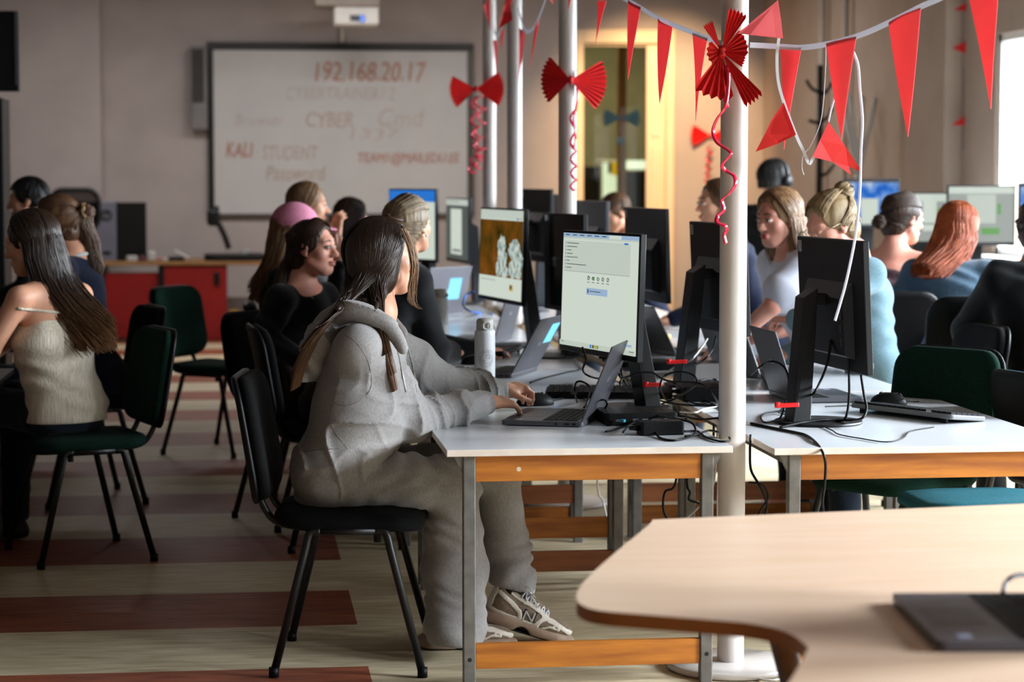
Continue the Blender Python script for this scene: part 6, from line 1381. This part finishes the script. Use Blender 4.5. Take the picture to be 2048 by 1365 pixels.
person('person in black with dark bun at the right frame edge', h17, math.radians(60), (3.22, 8.72, .55), math.radians(88), hpitch=-.2, arms=(((3.42, 8.95, .80), (3.3, 9.2, .76)), ((2.99, 9.02, .84), (3.06, 9.22, .76))), top=C_blk, trousers=C_blk, hair=dict(style='back', m=H_dark, n=160, gz=.02, bun=(-.13, .02, .0), bs=.8), inf=.03)
# ------------------------------------------------------------------ the girl in the grey hoodie (nearest the camera)
M_hood = mat('heather_grey', '95918f', .95, c2='84807e', nscale=260, stretch=(1, 1, .4), bump=.25, bscale=500, spec=.1, sheen=.2)
M_swt = mat('heather_grey_trousers', '969290', .95, c2='86827f', nscale=240, stretch=(1, 1, .35), bump=.25, bscale=480, spec=.1, sheen=.2)
tyaw = R(-15); f = np.array([math.cos(tyaw), math.sin(tyaw), 0]); l = np.array([-math.sin(tyaw), math.cos(tyaw), 0.]); U = np.array([0, 0, 1.])
O = Vector((.30, 6.9, 0)); g = thing('person', 'girl in grey hoodie and sweatpants typing on a laptop at the front left desk', 'person', O)
def sett(o): o.location = -O; return o
hc = PP(762, 519, 7.0); H = Head(hc, R(27), .10, 0.)
nk = np.array([.415, 6.965, 1.06]); sc_ = np.array([.386, 6.95, .965]); SN, SF = sc_ - l * .165, sc_ + l * .165
EN, WN = npv(PP(826, 838, 6.90)), np.array([.762, 7.06, .762]); EF, WF = npv(PP(884, 772, 7.27)), np.array([.847, 7.41, .768])
HIP = np.array([.275, 6.89, .565]); hN, hF = np.array([.275, 6.80, .56]), np.array([.30, 6.99, .56])
KN, AN = np.array([.635, 6.86, .535]), np.array([.652, 6.935, .08]); KF, AF = np.array([.79, 7.06, .545]), np.array([.852, 7.06, .125])
sd = SDF((.1, 6.55, 0.0), (1.12, 7.68, 1.42), .0055); H.field(sd)
sd.cap(H.p(-.02, 0, -.07), nk, .049, .052, .02); sd.cap(nk, sc_ + U * .02, .053, .066, .03); torso(sd, HIP, sc_, tyaw, -.012)
for S0, E0, W0 in ((SN, EN, WN), (SF, EF, WF)): sd.cap(sc_, S0, .05, .044, .04); sd.chain([S0, E0, W0], [.044, .036, .0255], .02)
for a, b_, c in ((hN, KN, AN), (hF, KF, AF)): sd.chain([a, b_, c], [.07, .05, .034], .02)
tipN = hand(sd, WN + U * .004, (.82, .54, -.06), (-.05, -.32, 1), -1, (.26, .30, .34, .38), lift=.02, thumb=(.8, -.25))
tipF = hand(sd, WF, (.86, .46, .10), (-.15, -.25, 1), 1, (.62, .66, .7, .7), lift=-.1, thumb=(.85, -.55))
sett(sd.build('body', M_skin, g))
b = B()
for p, v, n, s_ in tipN + tipF:
    M = Matrix([list(v) + [0], list(s_) + [0], list(n) + [0], [0, 0, 0, 1]]).transposed(); M.translation = Vector(p + n * .0045 - v * .001)
    b.M = M; b.lathe([(math.sin(PI * i / 6), -math.cos(PI * i / 6)) for i in range(7)], seg=10)
    k0 = len(b.v) - 70; b.v[k0:] = [tuple(Vector(p + n * .0045) + Vector(v) * (Vector(q) - M.translation).dot(Vector(v)) * .0065 + Vector(s_) * (Vector(q) - M.translation).dot(Vector(s_)) * .0052 + Vector(n) * (Vector(q) - M.translation).dot(Vector(n)) * .0018) for q in b.v[k0:]]
sett(b.build('fingernails', mat('nail_polish', 'e6d2cf', .2), g, True))
H.features(g, M_lip)
for o in list(g.children):
    if o.name.startswith(('eye', 'lips')) : sett(o)
# hoodie
sd = SDF((.05, 6.5, .42), (1.0, 7.62, 1.2), .0055)
Rt, L = torso(sd, HIP + np.array([.02, 0, 0]), sc_ - U * .02, tyaw, .026, 1., 1.0, waist=1.15)
sd.ell(HIP + np.array([.045, 0, .05]), (.135, .175, .13), basis(tyaw), .05); sd.ell(HIP + np.array([.085, -.01, .20]), (.145, .17, .14), basis(tyaw), .05)
def val_(v): return -(1 - np.abs(np.sin(v))) ** 3          # narrow valleys between soft ridges
for S0, E0, W0, q in ((SN, EN, WN, -1), (SF, EF, WF, 1)):
    sd.cap(sc_ + U * .005, S0 - U * .01, .060, .072, .04); sd.chain([S0 - U * .008, S0 * .5 + E0 * .5 - U * .010, E0 - U * .002, E0 * .42 + W0 * .58 + U * .004, E0 * .14 + W0 * .86], [.076, .080, .068, .052, .044], .02)
    d = (W0 - E0) / np.linalg.norm(W0 - E0); sd.cap(E0 * .12 + W0 * .88, W0 - d * .008, .040, .036, .004); sd.cap(W0 - d * .02, W0 + d * .05, .029, .031, .004, True)
    def fold(X, Y, Z, E0=E0, W0=W0, d=d):
        t = (X - E0[0]) * d[0] + (Y - E0[1]) * d[1] + (Z - E0[2]) * d[2]; m_ = E0 * .55 + W0 * .45; r2 = (X - m_[0]) ** 2 + (Y - m_[1]) ** 2 + (Z - m_[2]) ** 2
        return np.exp(-r2 / .020) * (val_(t * 46 + 12 * (Z - E0[2]) + 1.6 * np.sin(Y * 24 + X * 11 + Z * 13)) + .35 * np.sin(t * 60))
    sd.ripple(.014, fold)
    def fold2(X, Y, Z, E0=E0, S0=S0):
        m_ = S0 * .45 + E0 * .55; r2 = (X - m_[0]) ** 2 + (Y - m_[1]) ** 2 + (Z - m_[2]) ** 2
        return np.exp(-r2 / .022) * (val_(19 * (X * .9 + 1.1 * Z) + 1.5 * np.sin(Z * 19 - 12 * X + 7 * Y)))
    sd.ripple(.011, fold2)
sd.ripple(.011, lambda X, Y, Z: val_(15 * (X * 1.3 - Z * .8) + 1.7 * np.sin(Z * 15 + X * 13) + 5 * Y) * np.clip((.93 - Z) * 5, 0, 1))
sd.ripple(.006, lambda X, Y, Z: val_(26 * Z + 9 * X + 1.5 * np.sin(X * 21 + Y * 9)) * np.clip((.80 - Z) * 6, 0, 1))
sd.cap(nk + f * .03 - U * .03, nk + f * .05 + U * .12, .058, .07, .01, True)
sd.plane_cut((0, 0, .470), (.25, -.1, -1)); hsd = sd; sett(sd.build('hoodie', M_hood, g))
def onh(px, py, off=.001, S_=None):       # the point of the hoodie a sight line meets: used to lay seams on the cloth
    a = Vector(ony(px, py, 6.50)); d = Vector(_ray(px, py)); q = (S_ or hsd).first(a, d); return None if q is None else Vector(q) - d.normalized() * off
def seam(px, name='seam', r_=.0015, m=None, off=.0003, par=None):
    P = [onh(x, y, off) for x, y in [v[:2] for v in spline([(x, y, 0) for x, y in px], 5)]]; P = [p for p in P if p is not None]
    if len(P) > 2: b = B(); b.tube(P, r_, 5); sett(b.build(name, m or mat('heather_seam', '6f6b69', .95), g, True))
seam([(688, 668), (716, 690), (738, 730), (742, 775), (722, 800), (690, 812), (668, 806)]); seam([(668, 806), (662, 850), (700, 905)]); seam([(608, 905), (640, 900), (680, 898)]); 
seam([(600, 985), (640, 996), (700, 1000), (750, 985), (800, 950)])
# hood: a rolled collar and a bag of cloth hanging down the back
sd = SDF((.08, 6.6, .85), (.62, 7.3, 1.16), .005)
coll = [(806, 700, 6.765, .014), (792, 672, 6.785, .018), (768, 646, 6.80, .022), (732, 628, 6.815, .027), (694, 624, 6.845, .032), (662, 640, 6.92, .034), (668, 640, 7.02, .034), (710, 634, 7.10, .03), (770, 640, 7.10, .022), (806, 668, 7.05, .016)]
cp_ = [Vector(PP(x, y, Y0)) for x, y, Y0, r_ in coll]; sp1 = [npv(v) for v in spline(cp_, 4)]; rr = np.interp(np.linspace(0, len(coll) - 1, len(sp1)), range(len(coll)), [c[3] for c in coll]); sd.chain(sp1, list(rr), .012)
Rb = basis(tyaw, .42); sd.ell(npv(PP(652, 676, 6.93)), (.050, .125, .062), Rb, .03); sd.ell(npv(PP(634, 716, 6.93)), (.040, .115, .070), Rb, .03); sd.ell(npv(PP(618, 758, 6.93)), (.030, .095, .060), Rb, .03)
sd.ripple(.007, lambda X, Y, Z: val_(17 * Z + 22 * X + 14 * Y + 1.6 * np.sin(Z * 22 + Y * 16)))
hood_sd = sd; sett(sd.build('hood', M_hood, g))
M_zip = mat('zip_teeth', 'c9c6c0', .35, .5, c2='77746f', nscale=300)
def zipline(px, off=.002):
    P = [onh(x, y, off) for x, y in [v[:2] for v in spline([(x, y, 0) for x, y in px], 4)]]; P = [p for p in P if p is not None]
    if len(P) > 2: b = B(); b.tube(P, .0028, 5); sett(b.build('zip', M_zip, g, True))
zipline([(778, 652), (792, 690), (803, 740), (812, 785)]); zipline([(800, 655), (817, 700), (828, 745), (834, 785)]); zipline([(797, 890), (788, 908), (792, 930), (812, 942), (845, 940)], .003)
# inner shirt seen at the open neck
sd = SDF(nk - .25, nk + .15, .006); sd.ell(sc_ + f * .045 - U * .03, (.07, .085, .10), basis(tyaw), .02); sett(sd.build('shirt', mat('cloth_pale_shirt', '8f8f86', .9), g))
# trousers
sd = SDF((.08, 6.55, .04), (1.05, 7.35, .78), .006)
sd.ell(HIP + np.array([.0, 0, -.0]), (.135, .18, .11), basis(tyaw), .04)
sd.chain([hN, hN * .4 + KN * .6, KN, KN * .4 + AN * .6, AN * .98], [.092, .086, .082, .098, .092], .03); sd.chain([hF, hF * .4 + KF * .6, KF, KF * .45 + AF * .55, AF + np.array([.0, 0, .055])], [.09, .084, .074, .070, .074], .03)
def cr(c, r_, fr, a=(1, 0, .6)): return lambda X, Y, Z: np.exp(-((X - c[0]) ** 2 + (Y - c[1]) ** 2 + (Z - c[2]) ** 2) / r_) * np.sin(fr * (X * a[0] + Y * a[1] + Z * a[2]) + 2.2 * np.sin(Z * 31 + X * 11))
sd.ripple(.008, cr(HIP + np.array([.12, 0, .02]), .03, 70, (1, .2, -.9))); sd.ripple(.009, cr(KN - U * .03, .02, 80, (.6, 0, 1))); sd.ripple(.010, cr(AN + U * .07, .016, 95, (.5, 0, 1.1))); sd.ripple(.010, cr(AF + U * .10, .014, 95, (-.4, 0, 1.1)))
sd.ripple(.004, lambda X, Y, Z: np.sin(X * 34 + 6 * np.sin(Z * 9) + Y * 12) * np.clip((.5 - Z) * 4, 0, 1))
for c, z in ((AN, .035), (AF, .155)):
    pass
X_, Y_, Z_ = sd.ax[0][:, None, None], sd.ax[1][None, :, None], sd.ax[2][None, None, :]
cutF = np.where((X_ > .758), .170 - .18 * (X_ - .85) - Z_, .052 - Z_); sd.d = np.maximum(sd.d, cutF).astype(np.float32)
sett(sd.build('sweatpants', M_swt, g))
b = B(); b.tube([AF + np.array([.0, 0, -.06]), AF + np.array([-.004, 0, .06])], [.042, .043], 20); sett(b.build('sock', mat('grey_sock', '8a8580', .95, bump=.4, nscale=200, stretch=(1, 1, .1)), g, True))
# bracelet and earring
b = B(); dW = np.array([.86, .46, .1]); dW /= np.linalg.norm(dW); s0 = np.cross(dW, U); s0 /= np.linalg.norm(s0); c = WF + dW * .002; n0 = np.cross(s0, dW)
b.tube([c + s0 * .030 * math.cos(a) + n0 * .026 * math.sin(a) for a in [2 * PI * i / 24 for i in range(25)]], .002, 6); sett(b.build('bracelet', mat('dark_bead', '2a211c', .4, .4), g, True))
b = B(); e0 = Vector(PP(783, 549, 6.888)); b._add([e0, e0 + Vector((.014, -.002, -.018)), e0 + Vector((-.002, -.004, -.022)), e0 + Vector((0, -.003, 0)), e0 + Vector((.014, -.005, -.018)), e0 + Vector((-.002, -.007, -.022))], [(0, 1, 2), (5, 4, 3), (0, 3, 4, 1), (1, 4, 5, 2), (2, 5, 3, 0)]); sett(b.build('earring', mat('earring_silver', 'd0d2d4', .15, .9), g))
# hair: combed back behind the ear, one lock over the near shoulder, the rest down the back outside the hood
lock = [npv(onh(*p, .014)) if p[1] > 640 else npv(PP(*p, Y0)) for p, Y0 in (((756, 592), 6.93), ((750, 622), 6.82), ((760, 664), 0), ((773, 708), 0), ((785, 750), 0), ((791, 782), 0))]
lock[1] = npv(PP(750, 622, 6.785))
back = [npv(PP(*p)) for p in ((708, 590, 6.93), (676, 618, 6.80), (642, 650, 6.78), (614, 692, 6.80), (598, 735, 6.83), (590, 778, 6.84))]
sd = SDF((.1, 6.6, .8), (.68, 7.25, 1.4), .006); H.ell(sd, (-.014, 0, .034), (.103, .083, .091), .01); H.ell(sd, (-.055, 0, -.045), (.060, .070, .085), .03); H.ell(sd, (-.055, 0, -.10), (.052, .062, .06), .03); H.ell(sd, (-.02, -.045, -.03), (.048, .042, .07), .03); H.ell(sd, (-.02, .045, -.03), (.048, .042, .07), .03)
H.ell(sd, (.108, 0, -.050), (.10, .1, .134), .012, True)
sd.chain([H.p(-.05, -.03, -.10)] + lock[:2], [.05, .022, .006], .015); sd.chain([H.p(-.06, 0, -.10)] + back[:2], [.055, .032, .010], .02)
hair_sd = sd; sett(sd.build('hair', M_omb, g))
r = random.Random(11); paths = []; E3 = np.array([.110, .090, .098]); c0 = np.array([-.014, 0, .034])
def sf(v, inf=1.): v = v / np.linalg.norm(v); return H.p(*(c0 + v * E3 * inf))
for i in range(2200):
    q = -1 if r.random() < .74 else 1; u = r.random(); st = np.array([.78 - 1.25 * u, q * .06, .9 + .1 * u])
    en = np.array([-.30 - .35 * r.random(), q * (.40 + .2 * r.random()) * (1 - .4 * u), -1.0]); bow_ = (1 - u) * np.array([.10, q * .55, .2]) + u * np.array([-.5, q * .3, .2]); inf = .99 + .05 * r.random(); p = []
    if r.random() < .25: c_ = r.random(); st = np.array([.95 - .35 * c_, q * (.15 + .8 * c_), .95 - .75 * c_]); bow_ = bow_ * .5
    for t in (0, .14, .28, .42, .56, .68, .78, .88): p.append(sf(st * (1 - t) + en * t + bow_ * 1.1 * math.sin(t * PI), inf + .015 * math.sin(t * PI) + .12 * max(0, t - .6)))
    isl = q < 0 and r.random() < .5; tl = lock if isl else back; a = r.uniform(0, 2 * PI); rr = math.sqrt(r.random()); n_ = r.choice((3, 4, 5, 6, 6, 6))
    W_ = (.032, .030, .020, .019, .017, .010) if isl else (.05, .044, .034, .033, .030, .020)
    of = np.array([math.cos(a) * .8, math.sin(a) * .55, .45 * math.cos(a)])
    for k in range(n_): p.append(tl[k] + of * rr * W_[k])
    paths.append(spline(p, 2))
paths = SDF.smooth(hair_sd.snap(SDF.smooth(paths, 4), .003), 3); paths = hair_sd.snap(paths, .003, 2); b = B(); strands(b, paths, .0024, 4); sett(b.build('hair_strands', M_omb, g, True))
# loose lighter strands in front of the cheek
b = B(); paths = []
for i in range(34):
    j = r.random(); o_ = np.array([r.uniform(-.008, .008), r.uniform(-.008, .008), 0])
    far = r.random() < .45
    px = ((812, 462), (826, 498), (833, 540), (829, 580), (829, 606), (842, 619)) if far else ((806, 458), (820, 495), (826, 535), (820, 575), (822, 600), (830, 612))
    p = [npv(PP(x + r.uniform(-3, 3) * (.4 + .2 * k), y, 6.935 + .02 * far + .012 * k * 0)) + o_ for k, (x, y) in enumerate(px)]
    paths.append(spline(p[:r.choice((4, 5, 6, 6))], 4))
strands(b, paths, .0011, 4); sett(b.build('loose_strands', H_light, g, True))
# sneakers
M_mesh = mat('sneaker_mesh', '8e7c68', .9, c2='66574a', nscale=420, detail=1); M_ovl = mat('sneaker_overlay', 'd8cfc2', .5, c2='ccc2b4', nscale=20); M_sole = mat('sneaker_sole', 'a08874', .7, c2='927a66', nscale=30, bump=.3, bscale=80); M_lace = mat('lace_white', 'd5d5da', .8); M_sil = mat('sneaker_silver', 'cfced0', .45, .1)
def sneaker(lab, pos, yaw, pitch):
    M = Matrix.Translation(Vector(pos) - O) @ Matrix.Rotation(yaw, 4, 'Z') @ Matrix.Rotation(pitch, 4, 'Y')
    def place(o): o.matrix_local = M; return o
    sd = SDF((-.03, -.08, -.01), (.32, .08, .17), .0045)
    sd.ell((.045, 0, .062), (.047, .036, .052)); sd.ell((.115, 0, .052), (.08, .040, .046), None, .03); sd.ell((.205, 0, .038), (.075, .044, .030), None, .03); sd.cap((.05, 0, .09), (.04, 0, .112), .033, .031, .02); sd.ell((.12, 0, .085), (.05, .022, .03), None, .02)
    sd.cap((.055, 0, .09), (.045, 0, .16), .026, .028, .006, True); sd.plane_cut((0, 0, .02), (0, 0, -1)); up = place(sd.build('sneaker', M_mesh, g)); up['label'] = lab; upp_sd = sd
    sd = SDF((-.04, -.08, -.01), (.32, .08, .08), .0045)
    sd.ell((.055, 0, .02), (.085, .047, .034)); sd.ell((.14, 0, .016), (.10, .041, .024), None, .03); sd.ell((.21, 0, .014), (.085, .049, .022), None, .03); sd.rbox((.13, 0, .01), (.12, .04, .012), .01); sd.plane_cut((0, 0, 0), (0, 0, -1)); sd.op(lambda X, Y, Z: (Z * 0 + X * 0 + Y * 0) + np.sqrt((X - .128) ** 2 + (Z + .012) ** 2) - .03, (.09, -.06, -.04), (.165, .06, .025), .006, True)
    place(sd.build('sole', M_sole, up)).matrix_local = Matrix(); sole_sd = sd
    b = B(); b.prism([(.094, -.03), (.165, -.03), (.165, .03), (.094, .03)], .004, .024); b.build('arch_shank', M_bez, up, bevel=.004)
    b = B(); b.prism([(x * 1.0, y) for x, y in [(.0, -.03), (.02, -.042), (.09, -.038), (.165, -.042), (.24, -.044), (.285, -.02), (.285, .02), (.24, .044), (.165, .042), (.09, .038), (.02, .042), (.0, .03)]], -.003, .003); b.build('outsole', M_bez, up, bevel=.002)
    class Both:
        val = staticmethod(lambda p_: min(upp_sd.val(p_), sole_sd.val(p_)))
    up_sd = Both
    def skin_y(x, z, q=1):
        yy = [y for y in np.arange(0, .075, .0015) if up_sd.val((x, q * y, z)) < 0]; return (max(yy) if yy else .02)
    def skin_old(x, z):      # outer half width of the upper at x, z
        best = 0
        for (cx, cz, rx, ry, rz) in ((.045, .062, .047, .036, .052), (.115, .052, .08, .040, .046), (.205, .038, .075, .044, .030), (.055, .02, .085, .047, .034), (.21, .014, .085, .049, .022)):
            v = 1 - ((x - cx) / rx) ** 2 - ((z - cz) / rz) ** 2
            if v > 0: best = max(best, ry * math.sqrt(v))
        return best + .0022
    Xa, Za = upp_sd.ax[0][:, None, None], upp_sd.ax[2][None, None, :]; reg = np.full((Xa.shape[0], 1, Za.shape[2]), .2, np.float32)
    for pts, w_ in (([(-.005, .03), (.006, .07), (.012, .12)], .011), ([(.01, .045), (.045, .040), (.09, .036), (.16, .030)], .010), ([(.03, .105), (.075, .082), (.105, .062), (.120, .03)], .008), ([(.07, .112), (.10, .098), (.13, .092), (.17, .078), (.19, .068)], .0075), ([(.168, .02), (.17, .045), (.185, .062), (.215, .058), (.25, .046), (.285, .03)], .0075), ([(.268, .04), (.29, .02)], .008), ([(.185, .03), (.21, .042), (.24, .038)], .004)):
        for (x0, z0), (x1, z1) in zip(pts[:-1], pts[1:]):
            vx, vz = x1 - x0, z1 - z0; tt = np.clip(((Xa - x0) * vx + (Za - z0) * vz) / (vx * vx + vz * vz), 0, 1); reg = np.minimum(reg, np.sqrt((Xa - x0 - vx * tt) ** 2 + (Za - z0 - vz * tt) ** 2) - w_)
    so_ = SDF((-.03, -.08, -.01), (.32, .08, .17), .0045); so_.d = np.maximum(upp_sd.d - .0028, reg).astype(np.float32); so_.build('overlay', M_ovl, up)
    for q in (-1, 1):
        v, fc = text_geo('N', .047); b = B(); b._add([(.138 + x * 1.15 * 1 + y * .15, q * (skin_y(.138, .056) + .0050 - abs(y) * .1), .056 + y) for x, y, z in v] + [(.138 + x * 1.15 + y * .15, q * (skin_y(.138, .056) + .003 - abs(y) * .1), .056 + y) for x, y, z in v], [tuple(x) for x in fc]); b.build('letter', M_sil, up)
        v2 = [(x * 1.22, y * 1.22, 0) for x, y, z in v]; b = B(); b._add([(.138 + x * 1.15 + y * .15, q * (skin_y(.138, .056) + .0042 - abs(y) * .1), .056 + y) for x, y, z in v2], [tuple(x) for x in fc]); b.build('letter_outline', M_bez, up)
    b = B()
    def top(x): return .132 - (x - .085) * .48
    for k in range(6):
        x = .10 + k * .0165; b.tube(spline([(x, -.026, top(x) - .018), (x + .006, -.012, top(x) - .002), (x + .012, .012, top(x + .012) - .004), (x + .014, .026, top(x) - .022)], 4), .0028, 6); b.tube(spline([(x, .026, top(x) - .018), (x + .006, .012, top(x) - .001), (x + .012, -.012, top(x + .012) - .003), (x + .014, -.026, top(x) - .022)], 4), .0028, 6)
    for q in (-1, 1): b.tube(spline([(.105, 0, .128), (.10, q * .02, .145), (.125, q * .04, .142), (.13, q * .022, .122), (.11, 0, .128)], 5), .0024, 6); b.tube(spline([(.108, 0, .128), (.13, q * .018, .115), (.16, q * .03, .09)], 5), .0022, 6)
    b.build('laces', M_lace, up, True)
    b = B(); b.tube([(.09, 0, .12), (.085, 0, .142), (.082, 0, .15)], [.02, .018, .012], 10, True, .5); b.build('tongue', M_ovl, up, True)
    return up
p = onz(846, 1297, .006); sneaker('sneaker flat on the floor, half under the trouser hem', (p.x + .005, 6.965, .004), R(-3), 0.)
p = onz(1146, 1297, .0); sneaker('sneaker with raised heel, toe resting on the floor', (p.x - .268, 7.045, .072), R(-12), R(15))
